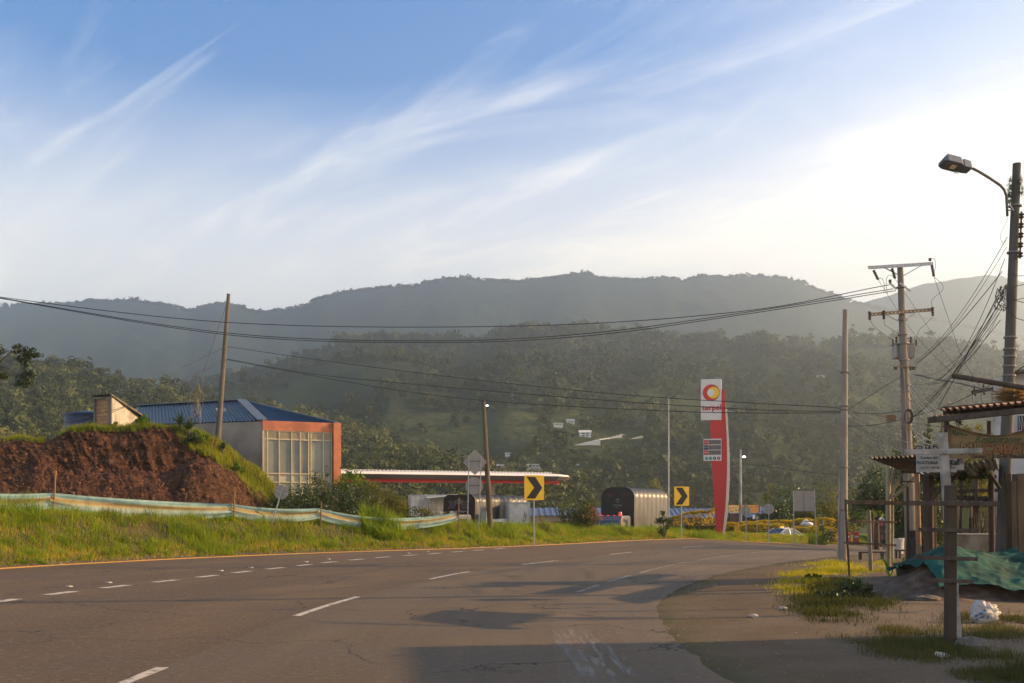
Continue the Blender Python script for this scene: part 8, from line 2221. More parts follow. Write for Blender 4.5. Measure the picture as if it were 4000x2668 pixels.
def bus():
 d = 76.0; s = d / F; c = P(3466, 2137, d); rz = radians(-38)
 zg = c.z
 t = thing('red_bus', 'red and white rural bus with a rear rack on the road behind the bamboo posts', 'bus', (c.x, d, zg), rz)
 w = 112 * s; h = (2137 - 1999) * s - .45; L_ = 5.4
 M_BR = mat('bus_red', (.42, .03, .03), .35, var=.06, coat=.4)
 prof = [(-w / 2 * .97, .38), (-w / 2, .8), (-w / 2, h * .62), (-w / 2 * .93, h * .86), (-w / 2 * .80, h * .97), (-w / 2 * .5, h + .02), (w / 2 * .5, h + .02), (w / 2 * .80, h * .97), (w / 2 * .93, h * .86), (w / 2, h * .62), (w / 2, .8), (w / 2 * .97, .38)]
 n = len(prof); vs = []
 for y, k in ((0, .96), (.12, 1), (L_ - .15, 1), (L_, .95)): vs += [(x * k, y, z) for x, z in prof]
 fs = []
 for i in range(3):
  for j in range(n): fs.append((i * n + j, (i + 1) * n + j, (i + 1) * n + (j + 1) % n, i * n + (j + 1) % n))
 fs += [tuple(range(n)), tuple(3 * n + j for j in range(n - 1, -1, -1))]
 mb = MB(); mb.add(vs, fs); bd = mb.build('body', M_BR, t)
 mb = MB()
 z0 = h * .84; pr2 = [(-w / 2 * .945 - .01, z0), (-w / 2 * .93 - .01, h * .87), (-w / 2 * .80, h * .985), (-w / 2 * .5, h + .035), (w / 2 * .5, h + .035), (w / 2 * .80, h * .985), (w / 2 * .93 + .01, h * .87), (w / 2 * .945 + .01, z0)]
 m_ = len(pr2); vs = [(x, -.03, z) for x, z in pr2] + [(x, L_ + .03, z) for x, z in pr2]; mb.add(vs, [tuple(range(m_)), tuple(range(2 * m_ - 1, m_ - 1, -1))] + [(i, i + m_, (i + 1) % m_ + m_, (i + 1) % m_) for i in range(m_)])
 mb.build('roof', mat('bus_white', (.72, .70, .68), .25, .1, var=.05, coat=.5), t)
 mb = MB(); mb.box((0, -.035, h * .90), (w * .74, .02, .05)); mb.build('red_stripe', M_BR, t)
 text('Transportes', .2, (0, -.05 + .03, h * .775), M_WHITE, bd, extrude=.004, shear=.3)
 mb = MB(); mb.box((0, -.012, h * .64), (w * .76, .03, h * .16)); mb.build('rear_window', M_GLASS, t)
 mb = MB(); mb.box((0, -.012, h * .47), (w * .68, .03, h * .09)); mb.build('lower_window', M_GLASS, t)
 rk = MB()
 for k in range(4): rk.bar((-w * .36, -.22, h * (.20 + k * .07)), (w * .36, -.22, h * (.20 + k * .07)), .03, .06)
 for x in (-.36, -.12, .12, .36): rk.bar((w * x, -.2, h * .12), (w * x, -.2, h * .46), .05, .05);
 for x in (-.36, .36):
  for z in (.14, .44): rk.bar((w * x, -.2, h * z), (w * x, .02, h * z), .04, .04)
 rk.build('rear_rack', M_CONC_D, t)
 mb = MB(); mb.box((0, -.03, h * .13), (w * .92, .04, .12)); mb.build('tail_light_bar', M_RED, t); mb = MB(); mb.box((0, -.06, .32), (w, .14, .16)); mb.build('bumper', M_CONC_D, t)
 for k in range(4):
  for sx in (-1, 1): mb = MB(); mb.box((sx * (w / 2 - .0), .9 + k * 1.15, h * .64), (.03, .9, h * .22)); mb.build('side_window', M_GLASS, t)
 for sx in (-1, 1):
  for y in (1.1, L_ - 1.1): wheel(t, sx * (w / 2 - .16), y, .42, .26)
bus()
def parked_van():
 d = 88; a = P(3540, 2010, d); g_ = GD(3540, d); t = thing('white_van', 'white box van partly hidden behind the transformer pole and red bus', 'van', (a.x, d, a.z - 2.5), radians(-30))
 mb = MB(); mb.box((0, 0, 1.35), (2.0, 4.6, 1.9)); mb.build('cargo_box', M_WHITE, t, bevel=.05); mb = MB(); mb.box((0, -2.9, .95), (1.9, 1.1, 1.3), taper=.85); cb = mb.build('cab', M_WHITE, t, bevel=.05)
 mb = MB(); mb.box((0, -3.42, 1.25), (1.5, .06, .45)); mb.build('windscreen', M_GLASS, cb)
 for sx in (-1, 1):
  for y in (-2.6, 1.4): wheel(t, sx * .85, y, .38, .22)
parked_van()
hs = thing('roadside_house', 'plain plastered house beside the viewpoint, shading the near end of the road', 'house', (17.0, 9.3, 0), radians(8))
mb = MB(); mb.box((0, 0, 2.6), (7, 9.0, 5.4)); mb.build('wall', M_PLASTER, hs)
mb = MB(); mb.prism([(-4.1, 5.25), (0, 6.6), (4.1, 5.25)], 9.8, Matrix.Translation((0, -4.9, 0))); mb.build('roof', M_TILE, hs)
mb = MB(); mb.box((-3.52, 1, 1.05), (.06, .95, 2.1)); dr = mb.build('door', M_WOOD_D, hs); mb = MB(); mb.ball((-3.58, 1.35, 1.0), .03, 8, 6); mb.build('handle', M_STEEL, dr)
mb = MB(); mb.box((-3.52, -2, 1.5), (.06, 1.2, 1.1)); mb.build('window', M_GLASS, hs)
for px, pt, d, r, lab in ((3650, 1905, 21.2, .05, 'thin dark post just left of the white cross upright'), (3758, 1850, 23.5, .045, 'thin dark post behind the low wall right of the cross'), (3875, 1850, 20.8, .06, 'dark post hard against the left side of the street lamp pole'), (3548, 1900, 23, .03, 'slim stick leaning behind the tin roof post')):
 stick('shed_post', lab, GD(px, d), P(px - 3, pt, d), r, M_WOOD_D, nodes=False)
for px, py, d, lab, sd in ((3680, 1868, 20, 'fern like plant hanging under the tin roof beside the cross', 3), (3762, 1860, 20.5, 'second hanging plant under the tin roof', 4), (3840, 1850, 20, 'hanging plant near the street lamp pole under the roof', 5)):
 hp = thing('hanging_plant', lab, 'plant', P(px, py, d)); tuftball(hp, 'leaves', (0, 0, 0), (.16, .14, .16), 260, sd, LEAF_D, wd=.008)
 mb = MB(); mb.tube([(0, 0, 0), (0, 0, .28)], .005, 4); mb.build('string', M_WIRE, hp)
sf = thing('wall_shelf', 'long dark shelf beam with clutter across the back of the shed', 'shelf', P(3745, 1975, 24)); mb = MB(); mb.box((.45, 0, 0), (1.1, .3, .05)); mb.build('board', M_WOOD_D, sf)
for k in range(5):
 mb = MB(); mb.tube([(.05 + k * .2, 0, .03), (.05 + k * .2, 0, .16 + .05 * (k % 3))], .05 + .012 * (k % 2), 8); o = mb.build('jar', M_POT); o.location = P(3745, 1975, 24); tag(o, 'dark jar on the shed shelf', 'jar', 'dark jars on the shed shelf')
# ------------------------------------------------------------------ grass
def blades(name, p, h, w, mt, seed, lean=.35, parent=None, seg=2, dirx=0.0):
 rs_ = np.random.default_rng(seed); n = len(p)
 a = rs_.uniform(0, 2 * pi, n); ln = rs_.uniform(.1, 1, n) * lean * h
 dx = np.cos(a) * ln + dirx * h; dy = np.sin(a) * ln
 fa = rs_.uniform(0, 2 * pi, n); sx, sy = np.cos(fa) * w / 2, np.sin(fa) * w / 2
 rows = []
 for k in range(seg + 1):
  u = k / seg; off = u ** 1.8; zz_ = u * h * (1 - .35 * (ln / (h + 1e-6)) * u); ww = (1 - u * .95)
  c = np.stack([p[:, 0] + dx * off, p[:, 1] + dy * off, p[:, 2] + zz_], 1)
  e = np.stack([sx * ww, sy * ww, np.zeros(n)], 1); rows += [c - e, c + e]
 V_ = np.stack(rows, 1); m_ = V_.shape[1]
 base = (np.arange(n) * m_)[:, None]
 Q_ = np.concatenate([base + np.array([2 * k, 2 * k + 1, 2 * k + 3, 2 * k + 2]) for k in range(seg)], 0)
 return np_mesh(name, V_.reshape(-1, 3), Q_, mt, parent)
GR = leafmat('verge_grass', [(0.09, 0.11, 0.008), (0.26, 0.26, 0.012), (0.50, 0.42, 0.02), (0.44, 0.29, 0.06)], .55, rough=.55, nscale=.45)
GR2 = leafmat('tall_grass', [(0.08, 0.14, 0.010), (0.20, 0.28, 0.015), (0.36, 0.40, 0.03)], .58, rough=.5, nscale=.9)
GRD = leafmat('dry_grass', [(0.10, 0.085, 0.03), (0.20, 0.16, 0.05), (0.30, 0.22, 0.09)], .45, nscale=.8)
rs = np.random.default_rng(99)
def verge(n, umin, umax, smin, smax, hmin, hmax, w, name, mt, seed, label, cat='grass', dens=None):
 r_ = np.random.default_rng(seed)
 k = r_.uniform(smin, smax, n * 2)
 i = np.clip(k.astype(int), 0, 318); f = (k - i)[:, None]
 b = O_l[i] * (1 - f) + O_l[i + 1] * f; d_ = O_l[np.minimum(i + 1, 319)] - O_l[i]; d_ /= np.linalg.norm(d_, axis=1)[:, None]
 nr = np.stack([-d_[:, 1], d_[:, 0]], 1)
 cwk = np.interp(b[:, 1], _cy, _cw)
 u = umin + (cwk * umax - umin) * r_.random(n * 2) ** .85
 q = b + nr * u[:, None]
 ns = fbm(q[:, 0] * .55, q[:, 1] * .55, 41, 4)
 keep = (r_.random(n * 2) < np.clip(.75 + ns * 2.2, .12, 1)) & ((u > umin + .35 + ns * 1.6) | (r_.random(n * 2) < .2))
 q, u, ns = q[keep][:n], u[keep][:n], ns[keep][:n]
 z = H(q[:, 0], q[:, 1])
 ncl = fbm(q[:, 0] * 1.6, q[:, 1] * 1.6, 55, 3)
 h = (hmin + (hmax - hmin) * r_.random(len(q))) * (1 + ncl * 1.7) * np.clip(.45 + (u - umin) * .5, .3, 1)
 o = blades(name, np.column_stack([q, z - .01]), h, w * r_.uniform(.7, 1.3, len(q)), mt, seed + 1, .55)
 tag(o, label, cat, kind='stuff'); return o
kN = int(np.searchsorted(O_l[:, 1], 22)); kF = int(np.searchsorted(O_l[:, 1], 92))
verge(105000, .35, 1.45, kN, kF, .09, .23, .022, 'verge_grass', GR, 5, 'lush sunlit yellow green grass covering the bank along the road')
verge(24000, .30, 1.3, kN, kF, .08, .26, .022, 'dry_verge_grass', GRD, 8, 'dry straw coloured grass mixed into the bank and along its foot')
verge(16000, 1.9, 1.25, kN, int(np.searchsorted(O_l[:, 1], 60)), .25, .5, .022, 'verge_tall_grass', GR2, 12, 'taller loose grass blades along the top of the bank')
def clumps():
 r_ = np.random.default_rng(77); nc = 1300; k = r_.uniform(kN, kF, nc); i = k.astype(int); b = O_l[i]; d_ = O_l[i + 1] - O_l[i]; d_ /= np.linalg.norm(d_, axis=1)[:, None]
 nr = np.stack([-d_[:, 1], d_[:, 0]], 1); u = .6 + r_.random(nc) * np.interp(b[:, 1], _cy, _cw) * 1.15; c = b + nr * u[:, None]; sz = r_.uniform(.6, 1.3, nc) * np.clip(u * .6, .4, 1)
 m_ = 60; idx = np.repeat(np.arange(nc), m_); q = c[idx] + r_.normal(0, .09, (len(idx), 2)) * sz[idx][:, None]; z = H(q[:, 0], q[:, 1])
 h = r_.uniform(.15, .36, len(idx)) * sz[idx]
 tag(blades('verge_clumps', np.column_stack([q, z - .01]), h, .024, GR2, 78, 1.1, seg=3), 'denser arching grass clumps scattered over the bank', 'grass', kind='stuff')
clumps()
def tuft(name, label, c, r, n, h, w, seed, mt=GR2, lean=.8, cat='grass tuft'):
 r_ = np.random.default_rng(seed); rr_ = r * np.sqrt(r_.random(n)); a = r_.uniform(0, 2 * pi, n)
 x = c.x + rr_ * np.cos(a); y = c.y + rr_ * np.sin(a) * .7; z = H(x, y)
 if mt is None: mt = GR2
 loc = Vector((c.x, c.y, h1(c.x, c.y)))
 o = blades(name, np.column_stack([x - loc.x, y - loc.y, z - loc.z - .02]), h * r_.uniform(.5, 1.1, n), w, mt, seed, lean, seg=4)
 o.location = loc; tag(o, label, cat); return o
tuft('tall_grass_tuft', 'biggest bright green grass tuft rising above the banner, right of the third stake', GD(1490, 43.4), .95, 900, 1.25, .03, 3)
tuft('tall_grass_tuft', 'tall grass tuft at the left edge of the photo in front of the banner', GD(70, 33.5), .8, 420, .95, .022, 4)
tuft('tall_grass_tuft', 'tall grass tuft in front of the middle of the longest banner strip', GD(735, 37.2), .8, 420, .8, .022, 5)
tuft('tall_grass_tuft', 'thin grass tuft beside the base of the slim leaning pole', GD(1985, 48.5), .6, 240, .85, .022, 6)
tuft('tall_grass_tuft', 'grass tuft on the crest in front of the totem base', GD(2760, 60), 1.0, 500, .75, .028, 7)
tuft('tall_grass_tuft', 'spiky grass tuft left of the right leg of the blank panel sign', GD(3190, 68), .6, 120, 1.5, .04, 9, lean=.5)
tuft('tall_grass_tuft', 'sparse seedy grass in front of the pinned end of the long banner', GD(520, 36.5), 1.2, 200, .75, .014, 10, mt=GRD)
tuft('tall_grass_tuft', 'grass tuft low on the bank below the second stake', GD(840, 36.0), .8, 380, .6, .022, 11)
def mound_grass():
 r_ = np.random.default_rng(5); pts, hs = [], []
 V_ = VMO
 n = 60000; px = r_.uniform(-450, 1640, n); t_ = r_.uniform(.40, .9, n)
 tmin = np.interp(px, [-450, 180, 230, 300, 690, 720, 760, 850, 950, 1050, 1640], [.60, .60, .66, .60, .59, .50, .44, .37, .30, .16, .04])
 t_ = tmin + (.80 - tmin) * r_.random(n) ** 1.1
 i = np.interp(px, MPX, np.arange(len(MPX))).astype(int); j = (t_ * (len(MT) - 1)).astype(int)
 p = V_[i, j] + np.column_stack([r_.uniform(-.04, .04, n), r_.uniform(-.04, .04, n), np.zeros(n)])
 nz = fbm(p[:, 0] * 1.2, p[:, 1] * 1.2, 3, 4); keep = r_.random(n) < np.clip(.8 + nz * 2, .2, 1)
 keep &= ~((px > 180) & (px < 235))
 p, nz = p[keep], nz[keep]
 h = r_.uniform(.14, .36, len(p)) * (1 + nz * 1.6)
 tag(blades('mound_grass', p, h, .026, leafmat('mound_grass_leaf', [(0.12, 0.15, 0.01), (0.24, 0.27, 0.02), (0.40, 0.36, 0.04)], .55, nscale=.8), 9, .5), 'bright backlit grass fringing the top and right flank of the earth mound', 'grass', kind='stuff')
mound_grass()
def shrub(name, label, c, w, h, seed, mt, n=1500, leaf=.06, nb=12, group=None, cat='shrub', stems=True, flat=1.0):
 rs_ = random.Random(seed); t = thing(name, label, cat, c, group=group); cen = []
 mb = MB()
 for k in range(nb):
  a = rs_.uniform(0, 2 * pi); u = rs_.random() ** .5; x = w / 2 * u * .8 * cos(a); y = w / 2 * u * .6 * sin(a); z = h * rs_.uniform(.2, .88) * (1 - .35 * u * u)
  r = min(w, h) * rs_.uniform(.14, .28); cen.append((x, y, z, r))
  mb.tube([(x * .15, y * .15, -.15), (x * .6, y * .6, z * .6), (x, y, z)], [.025, .016, .008], 4)
 V_, Q_ = clump_leaves(cen, n, leaf, seed + 3, .9); np_mesh('foliage', V_, Q_, mt, t)
 mb.build('stems', M_BARK, t)
 return t, cen
sh = [(1090, 1895, .18, 1.6, .95, LEAF_D), (1165, 1880, .22, 1.7, 1.15, LEAF_D), (1240, 1860, .3, 1.6, 1.2, LEAF_M), (1310, 1858, .3, 1.7, 1.3, LEAF_D), (1385, 1870, .3, 1.8, 1.35, LEAF_D), (1455, 1880, .3, 1.7, 1.3, LEAF_Y), (1530, 1905, .3, 1.6, 1.3, LEAF_Y), (1600, 1925, .3, 1.5, 1.25, LEAF_M), (1665, 1950, .25, 1.3, 1.0, LEAF_Y), (1210, 1900, .1, 1.6, 1.2, LEAF_D), (1360, 1905, .1, 1.7, 1.2, LEAF_D), (1290, 1920, .06, 1.5, 1.1, LEAF_D), (1460, 1925, .1, 1.5, 1.1, LEAF_M)]
shl = ['at the foot of the green slope left of the tilted round sign', 'directly above the tilted round sign', 'under the left windows of the blue roofed building', 'under the middle windows of the blue roofed building', 'at the terracotta column of the blue roofed building', 'left of the canopy, under the yellow sapling', 'below the left end of the canopy', 'right of the big grass tuft, below the canopy', 'in front of the pale trailer', 'in front, right behind the tilted round sign', 'in front, left of the big grass tuft', 'behind the third stake', 'right behind the big grass tuft']
for i, (px, py, tt, w, hh, mt) in enumerate(sh):
 b = mound_pt(px, tt); b.z -= .1
 top = P(px, py - 20, b.y).z
 shrub('wild_shrub', 'dense wild bush ' + shl[i], b, w * 1.15, max(.7, top - b.z), 200 + i, mt, n=2400, leaf=.055, nb=18, group='wild bushes below the building')
b = mound_pt(1385, .4); shrub('sapling', 'yellow green broad leaved sapling right of the terracotta column', b, 2.2, P(0, 1790, b.y).z - b.z, 230, LEAF_G, n=750, leaf=.10, nb=12)
b = mound_pt(1262, .34); shrub('sapling', 'spindly young shoot in front of the right windows of the building', b, .6, P(0, 1750, b.y).z - b.z, 231, LEAF_M, n=160, leaf=.05, nb=8)
for i, (px, tt, w, hh, lab, mt) in enumerate(((560, .64, .9, .75, 'feathery fern like plant on the mound top right of the hut', LEAF_G), (350, .66, .8, .7, 'dry scrubby plant in front of the water tank', LEAF_Y), (780, .52, 1.3, .8, 'leafy bush left of the mound pole', LEAF_G), (915, .42, 1.2, .6, 'leafy bush on the slope right of the mound pole', LEAF_G), (745, .5, 1.0, .7, 'dark bush overhanging the cut face under the agaves', LEAF_D), (440, .65, .5, .6, 'small shrub in front of the hut plaster wall', LEAF_Y))):
 b = mound_pt(px, tt); b.z -= .05; shrub('mound_plant', lab, b, w, hh, 240 + i, mt, n=800, leaf=.055, nb=10, cat='plant')
def agave(px, tt, label, seed, n=26, L_=.75):
 b = mound_pt(px, tt); t = thing('agave', label, 'plant', b); rs_ = random.Random(seed); mb = MB()
 for k in range(n):
  a = rs_.uniform(0, 2 * pi); el = rs_.uniform(.35, 1.4); l = L_ * rs_.uniform(.7, 1.1); d = Vector((cos(a) * cos(el), sin(a) * cos(el), sin(el))); sd_ = Vector((-sin(a), cos(a), 0)) * .05
  c = [Vector((0, 0, .3)) + d * l * u + Vector((0, 0, -.25 * u * u * l * cos(el))) for u in (0, .35, .7, 1)]; ws = (.7, 1, .7, .05)
  vs = []
  for p, w in zip(c, ws): vs += [p - sd_ * w, p + sd_ * w + Vector((0, 0, .01))]
  mb.add(vs, [(0, 1, 3, 2), (2, 3, 5, 4), (4, 5, 7, 6)])
 mb.build('leaves', LEAF_D, t); mb = MB(); mb.tube([(0, 0, -.2), (0, 0, .35)], .06, 7); mb.build('stem', M_BARK, t)
agave(705, .60, 'spiky dark agave on the mound top, left of the pair', 1); agave(742, .56, 'spiky dark agave overhanging the earth cut, right of the pair', 2); agave(872, .50, 'small agave at the foot of the mound pole', 3, 18, .5)
vn = thing('dry_vine', 'dangling dry climbing vine hanging on the thin guy wire left of the mound pole', 'vine', P(775, 1500, dL - 1)); mb = MB(); rs_ = random.Random(12)
for k in range(14):
 x = 0; pts = [Vector((rs_.uniform(-.06, .06), 0, rs_.uniform(-.1, .1)))]
 for j in range(6): pts.append(pts[-1] + Vector((rs_.uniform(-.16, .12), rs_.uniform(-.04, .04), -rs_.uniform(.15, .40))))
 mb.tube(pts, .007, 3, caps=False)
mb.build('stems', M_BAMBOO, vn); cen = [(-.1 + rs_.uniform(-.15, .15), 0, -.2 - k * .13, .09) for k in range(12)]; V_, Q_ = clump_leaves(cen, 260, .03, 4); np_mesh('leaves', V_, Q_, LEAF_Y, vn)
bt = thing('overhanging_tree', 'leafy branch of a dark glossy leaved tree reaching in at the left edge', 'tree', GD(-330, 27)); g_ = GD(-330, 27)
mb = MB(); tz = P(0, 1500, 27).z - g_.z
mb.tube([(0, 0, -.3), (.1, 0, tz * .5), (.3, 0, tz), (.4, 0, tz + 1.5)], [.22, .17, .12, .06], 9)
def bl(px, py): return P(px, py, 27) - g_
for pts, rr_ in ((((-330, 1560), (-150, 1470), (-20, 1428), (35, 1440), (62, 1466)), .035), (((-20, 1428), (30, 1385), (70, 1360), (110, 1350)), .022), (((-60, 1440), (0, 1452), (60, 1470), (95, 1480)), .018), (((-150, 1470), (-40, 1500), (10, 1470)), .018)):
 mb.tube([bl(*p) for p in pts], [rr_ * (1 - .8 * k / (len(pts) - 1)) for k in range(len(pts))], 6)
mb.build('branches', M_BARK, bt, smooth=True)
cen = [(*bl(a_, b_), r_) for a_, b_, r_ in ((70, 1362, .17), (95, 1372, .15), (125, 1378, .17), (105, 1398, .15), (78, 1405, .16), (95, 1425, .12), (140, 1388, .10), (-5, 1370, .2), (0, 1460, .17), (15, 1470, .12), (100, 1455, .15), (125, 1462, .15), (85, 1475, .16), (110, 1490, .16), (75, 1500, .13), (95, 1508, .10), (-60, 1400, .4), (-160, 1420, .5), (-260, 1380, .7), (-120, 1500, .4))]
V_, Q_ = clump_leaves(cen, 5200, .045, 31, .9, .7); np_mesh('foliage', V_, Q_, leafmat('glossy_leaf', [(0.018, 0.03, 0.006), (0.04, 0.055, 0.01), (0.12, 0.11, 0.02)], .3, rough=.3, spec=.6), bt)
b = GD(2295, 56.5); t, cen = shrub('flowering_bush', 'oleander like bush with pink flowers in front of the tarpaulin covered truck cab', b, 2.6, P(0, 1940, 56.5).z - b.z, 260, LEAF_M, n=2800, leaf=.07, nb=22)
V_, Q_ = clump_leaves([(x + .1, y - .1, z + .1, r) for x, y, z, r in cen[:12] if x > -.4], 200, .06, 5); np_mesh('flowers', V_, Q_, FLOWER, t)
b = GD(2215, 57); shrub('wild_shrub', 'sparse leafy twigs left of the flowering bush', b, 1.4, P(0, 1960, 57).z - b.z, 262, LEAF_M, n=420, leaf=.07, nb=9)
b = GD(2592, 57.5); shrub('wild_shrub', 'upright narrow leaved bush in front of the truck tarpaulin side', b, .95, P(0, 1985, 57.5).z - b.z, 263, LEAF_D, n=900, leaf=.06, nb=14)
b = GD(2130, 52); shrub('wild_shrub', 'thin reddish bare twigged shrub right of the larger chevron post', b, .9, P(0, 2000, 52).z - b.z, 264, GRD, n=200, leaf=.05, nb=12)
b = GD(3225, 68); shrub('wild_shrub', 'round dark green bush at the right end of the yellow hedge', b, 1.3, P(0, 2048, 68).z - b.z + .2, 265, LEAF_D, n=1200, leaf=.06, nb=12)
def hedge(px0, px1, pt0, pt1, d0, d1, th, label, seed):
 a, b = GD(px0, d0), GD(px1, d1); r_ = np.random.default_rng(seed); L_ = (b - a).length; n = int(L_ * 800)
 t = thing('golden_hedge', label, 'hedge', a, group='clipped golden hedges around the station'); u = r_.random(n)
 zt = (P(0, pt0, d0).z - a.z) * (1 - u) + (P(0, pt1, d1).z - a.z) * u; zt = np.maximum(zt, .4) + fbm(u * L_ * 1.1, u * 0 + seed, 4, 4) * .35
 base = np.array([[0, 0, 0]]) + u[:, None] * np.array([(b - a).x, (b - a).y, (b - a).z])
 f = r_.random(n); tp = f < .5
 y = r_.uniform(-th / 2, th / 2, n); z = np.where(tp, zt + r_.uniform(-.10, .05, n), r_.uniform(.0, 1, n) * zt); y = np.where(tp, y, np.where(r_.random(n) < .6, -th / 2, th / 2) + r_.uniform(-.06, .06, n))
 p = base + np.column_stack([np.zeros(n), y, z]); nr = r_.normal(size=(n, 3)) * .6 + np.array([0, -.3, .8]); nr /= np.linalg.norm(nr, axis=1)[:, None]
 V_, Q_ = quads_from(p, nr, r_.uniform(.05, .10, n), r_, .5); np_mesh('foliage', V_, Q_, LEAF_H, t)
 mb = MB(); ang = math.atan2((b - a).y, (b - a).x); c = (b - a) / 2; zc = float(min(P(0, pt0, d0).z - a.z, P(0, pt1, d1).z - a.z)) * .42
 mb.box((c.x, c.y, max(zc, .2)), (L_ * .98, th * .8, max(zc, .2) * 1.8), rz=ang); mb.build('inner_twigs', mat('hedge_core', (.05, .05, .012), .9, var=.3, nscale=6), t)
hedge(2625, 2800, 2020, 2032, 70, 68, 1.0, 'golden hedge behind the smaller chevron, left of the totem base', 1)
hedge(2795, 2880, 2040, 2048, 68.5, 67.5, 1.0, 'golden hedge at the foot of the totem, left of the diamond post', 2)
hedge(2840, 3060, 2056, 2060, 81.5, 81.5, .9, 'front golden hedge behind the taxi and red barrier', 3)
hedge(2880, 3260, 2044, 2050, 83.4, 83.4, .7, 'rear golden hedge running behind both round signs', 4)
hedge(3095, 3190, 2062, 2062, 80, 80, 1.0, 'short golden hedge between the legs of the blank panel sign', 5)
hedge(3215, 3262, 2058, 2062, 75, 75, .9, 'last golden hedge block left of the bare concrete pole', 6)
def patch(name, poly, n, h, w, mt, seed, label, lean=.6, thr=-.08):
 r_ = np.random.default_rng(seed); P_ = np.array([tuple(G(*q))[:2] for q in poly]); lo, hi = P_.min(0), P_.max(0); out = []
 while sum(len(o) for o in out) < n:
  q = r_.uniform(lo - .3, hi + .3, (n * 2, 2)); qj = q + r_.normal(0, .22, q.shape); ins = np.zeros(len(q), bool); j = len(P_) - 1
  for i in range(len(P_)):
   c = ((P_[i, 1] > qj[:, 1]) != (P_[j, 1] > qj[:, 1])) & (qj[:, 0] < (P_[j, 0] - P_[i, 0]) * (qj[:, 1] - P_[i, 1]) / (P_[j, 1] - P_[i, 1] + 1e-9) + P_[i, 0]); ins ^= c; j = i
  ins &= fbm(q[:, 0] * 1.3, q[:, 1] * 1.3, seed, 4) + r_.normal(0, .07, len(q)) > thr + .03; out.append(q[ins])
 q = np.vstack(out)[:n]; z = H(q[:, 0], q[:, 1]); ns = fbm(q[:, 0] * 2, q[:, 1] * 2, seed + 1, 3)
 tag(blades(name, np.column_stack([q, z - .005]), h * r_.uniform(.4, 1.1, n) * (1 + ns * 1.5), w, mt, seed, lean), label, 'grass', kind='stuff')
patch('roadside_grass', [(3045, 2250), (3130, 2210), (3260, 2190), (3300, 2235), (3330, 2262), (3200, 2300), (3120, 2335), (3060, 2300)], 9000, .10, .012, GR, 21, 'short sunlit grass at the roadside around the bare concrete pole')
patch('roadside_grass', [(3280, 2205), (3480, 2190), (3490, 2215), (3420, 2235), (3300, 2250)], 3500, .09, .012, GR, 22, 'grass along the asphalt edge in front of the bench')
patch('yard_weeds', [(3130, 2330), (3250, 2262), (3380, 2300), (3440, 2350), (3400, 2410), (3260, 2440), (3150, 2400)], 12000, .13, .012, leafmat('dark_weed', [(0.03, 0.04, 0.01), (0.06, 0.07, 0.015), (0.11, 0.10, 0.025)], .4), 23, 'dark low weeds on the dirt left of the heap', thr=-.14)
patch('yard_weeds', [(3330, 2460), (3480, 2450), (3660, 2480), (3760, 2560), (3560, 2580), (3380, 2520)], 6500, .12, .008, leafmat('olive_weed', [(0.05, 0.055, 0.015), (0.09, 0.09, 0.025), (0.14, 0.12, 0.04)], .4), 24, 'olive grass around the feet of the brown post and cross', thr=-.1)
patch('yard_weeds', [(3740, 2420), (3900, 2400), (4060, 2420), (4060, 2480), (3860, 2500), (3740, 2470)], 5000, .11, .008, leafmat('olive_weed', [(0.05, 0.055, 0.015)], .4), 25, 'olive grass below the white sack', thr=-.1)
patch('yard_weeds', [(3720, 2580), (3880, 2560), (4060, 2600), (4060, 2700), (3900, 2660)], 5000, .12, .007, leafmat('olive_weed', [(0.05, 0.055, 0.015)], .4), 26, 'darker grass in the bottom right corner of the photo', thr=-.1)
patch('seam_weeds', [(2610, 2340), (2640, 2300), (2760, 2262), (2950, 2214), (3120, 2190), (3280, 2172), (3280, 2178), (3120, 2198), (2960, 2224), (2770, 2276), (2660, 2320), (2620, 2380), (2700, 2500), (2690, 2510), (2600, 2400)], 700, .03, .012, GRD, 27, 'tiny dry weeds along the gutter seam', thr=-.02)
for i, (px, py, w, hh, lab, mt) in enumerate(((3330, 2330, .9, .34, 'dark low bush on the dirt left of the dark tub', LEAF_D), (3250, 2345, .7, .22, 'smaller dark low bush nearest the gravel shoulder', LEAF_D), (3175, 2262, .5, .14, 'tiny bright green weed clump on the sunlit grass', LEAF_G))):
 b = G(px, py); shrub('low_bush', lab, b, w, hh, 280 + i, mt, n=1600, leaf=.02, nb=22)
def strap(px, d, label, n, L_, seed, mt, w=.02):
 b = GD(px, d); t = thing('strap_leaf_plant', label, 'plant', b); rs_ = random.Random(seed); mb = MB()
 for k in range(n):
  a = rs_.uniform(0, 2 * pi); x = rs_.uniform(-.22, .22); l = L_ * rs_.uniform(.5, 1.1); dv = Vector((cos(a), sin(a), 0)); sd_ = Vector((-sin(a), cos(a), 0)) * w / 2
  c = [Vector((x, 0, 0)) + dv * (u ** 1.6) * l * .45 + Vector((0, 0, l * (u - .35 * u * u))) for u in (0, .3, .6, 1)]
  vs = []
  for p, ww in zip(c, (.6, 1, .8, .1)): vs += [p - sd_ * ww, p + sd_ * ww]
  mb.add(vs, [(0, 1, 3, 2), (2, 3, 5, 4), (4, 5, 7, 6)])
 mb.build('leaves', mt, t)
strap(3668, 21.5, 'dark strappy leaved plant clump left of the white cross', 90, .95, 1, LEAF_D, .03); strap(3740, 21.0, 'dark spiky leaves in front of the low wall', 40, .45, 2, LEAF_D, .03); strap(3640, 21.2, 'dark strappy leaves between the dark tub and dark post', 40, .8, 4, LEAF_D, .03)
strap(3508, 23.5, 'bright backlit broad leaved plant beside the dark tub', 14, .7, 3, leafmat('bright_leaf', [(.12, .25, .01), (.25, .40, .02)], .6), .09)
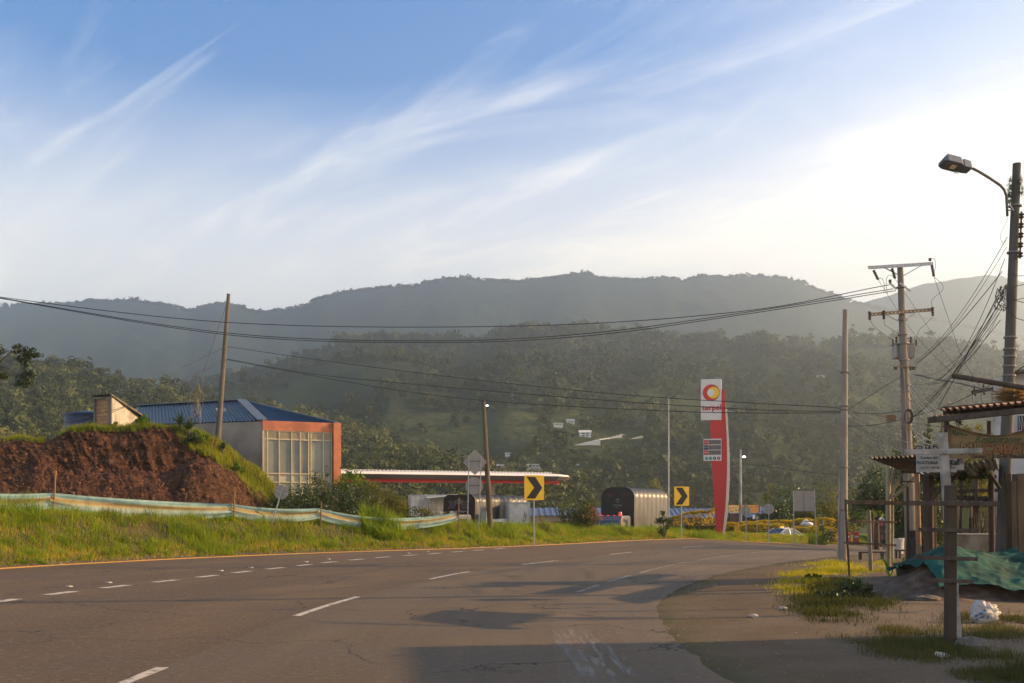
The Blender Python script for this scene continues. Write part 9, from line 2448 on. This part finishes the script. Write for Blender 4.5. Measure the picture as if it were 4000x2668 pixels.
pm = thing('young_palm', 'young palm with bright backlit fronds left of the red bus', 'palm', GD(3408, 60)); g_ = GD(3408, 60); rs_ = random.Random(6); mb = MB(); zt = P(0, 2010, 60).z - g_.z
mb.tube([(0, 0, -.2), (0, 0, zt)], [.09, .05], 8); mb.build('trunk', M_BARK, pm)
for k in range(16):
 a = 2 * pi * k / 16 + rs_.uniform(-.2, .2); L_ = rs_.uniform(.8, 1.2); mb = MB(); prev = None
 for j in range(9):
  u = j / 8; c = Vector((cos(a) * L_ * u, sin(a) * L_ * u, zt + L_ * (.75 * u - .85 * u * u)))
  if prev is not None:
   for sgn in (-1, 1):
    sd_ = Vector((-sin(a), cos(a), -.35)) * sgn * .28 * (1 - u * .6); mb.add([prev, c, c + sd_, prev + sd_ * .95 + (c - prev) * .3], [(0, 1, 2, 3)])
  prev = c
 mb.build('frond', leafmat('palm_leaf', [(.07, .12, .01), (.2, .26, .03)], .55), pm)
def clods():
 r_ = np.random.default_rng(4); n = 2600; V_, Q_ = [], []
 px = r_.uniform(-450, 1040, n); t_ = np.where(r_.random(n) < .75, r_.uniform(.03, .36, n), r_.uniform(.36, .6, n))
 i = np.interp(px, MPX, np.arange(len(MPX))).astype(int); j = (t_ * (len(MT) - 1)).astype(int); p = VMO[i, j]
 base = np.array([(-1, -1, -1), (1, -1, -1), (1, 1, -1), (-1, 1, -1), (-1, -1, 1), (1, -1, 1), (1, 1, 1), (-1, 1, 1)]) * .6
 f = np.array([(3, 2, 1, 0), (4, 5, 6, 7), (0, 1, 5, 4), (1, 2, 6, 5), (2, 3, 7, 6), (3, 0, 4, 7)])
 s_ = r_.uniform(.02, .06, n) * np.where(r_.random(n) < .08, 2.2, 1)
 V_ = p[:, None, :] + (base[None] + r_.uniform(-.35, .35, (n, 8, 3))) * s_[:, None, None]
 Q_ = (np.arange(n) * 8)[:, None, None] + f[None]
 tag(np_mesh('earth_clods', V_.reshape(-1, 3), Q_.reshape(-1, 4), mat('clod', (.11, .05, .025), .95, var=.4, nscale=3)), 'loose clods and stones scattered over the dug red earth', 'earth clods', kind='stuff')
clods()
def grit():
 r_ = np.random.default_rng(6); n = 5200; q = np.column_stack([r_.uniform(1.8, 12, n), r_.uniform(7, 34, n)]); ui, _ = line_dist(q[:, 0], q[:, 1], I_l)
 k = (ui < .15) & (r_.random(n) < np.exp(ui * .35)); q = q[k]; z = H(q[:, 0], q[:, 1]); n = len(q)
 base = np.array([(-1, -1, -1), (1, -1, -1), (1, 1, -1), (-1, 1, -1), (-1, -1, 1), (1, -1, 1), (1, 1, 1), (-1, 1, 1)]) * .6
 f = np.array([(3, 2, 1, 0), (4, 5, 6, 7), (0, 1, 5, 4), (1, 2, 6, 5), (2, 3, 7, 6), (3, 0, 4, 7)]); s_ = r_.uniform(.004, .014, n) * np.where(r_.random(n) < .05, 2, 1)
 V_ = np.column_stack([q, z])[:, None, :] + (base[None] + r_.uniform(-.35, .35, (n, 8, 3))) * s_[:, None, None]
 Q_ = (np.arange(n) * 8)[:, None, None] + f[None]
 tag(np_mesh('gravel', V_.reshape(-1, 3), Q_.reshape(-1, 4), mat('grit', (.22, .18, .13), .95, var=.4, nscale=3)), 'loose gravel along the edge of the asphalt', 'gravel', kind='stuff')
grit()
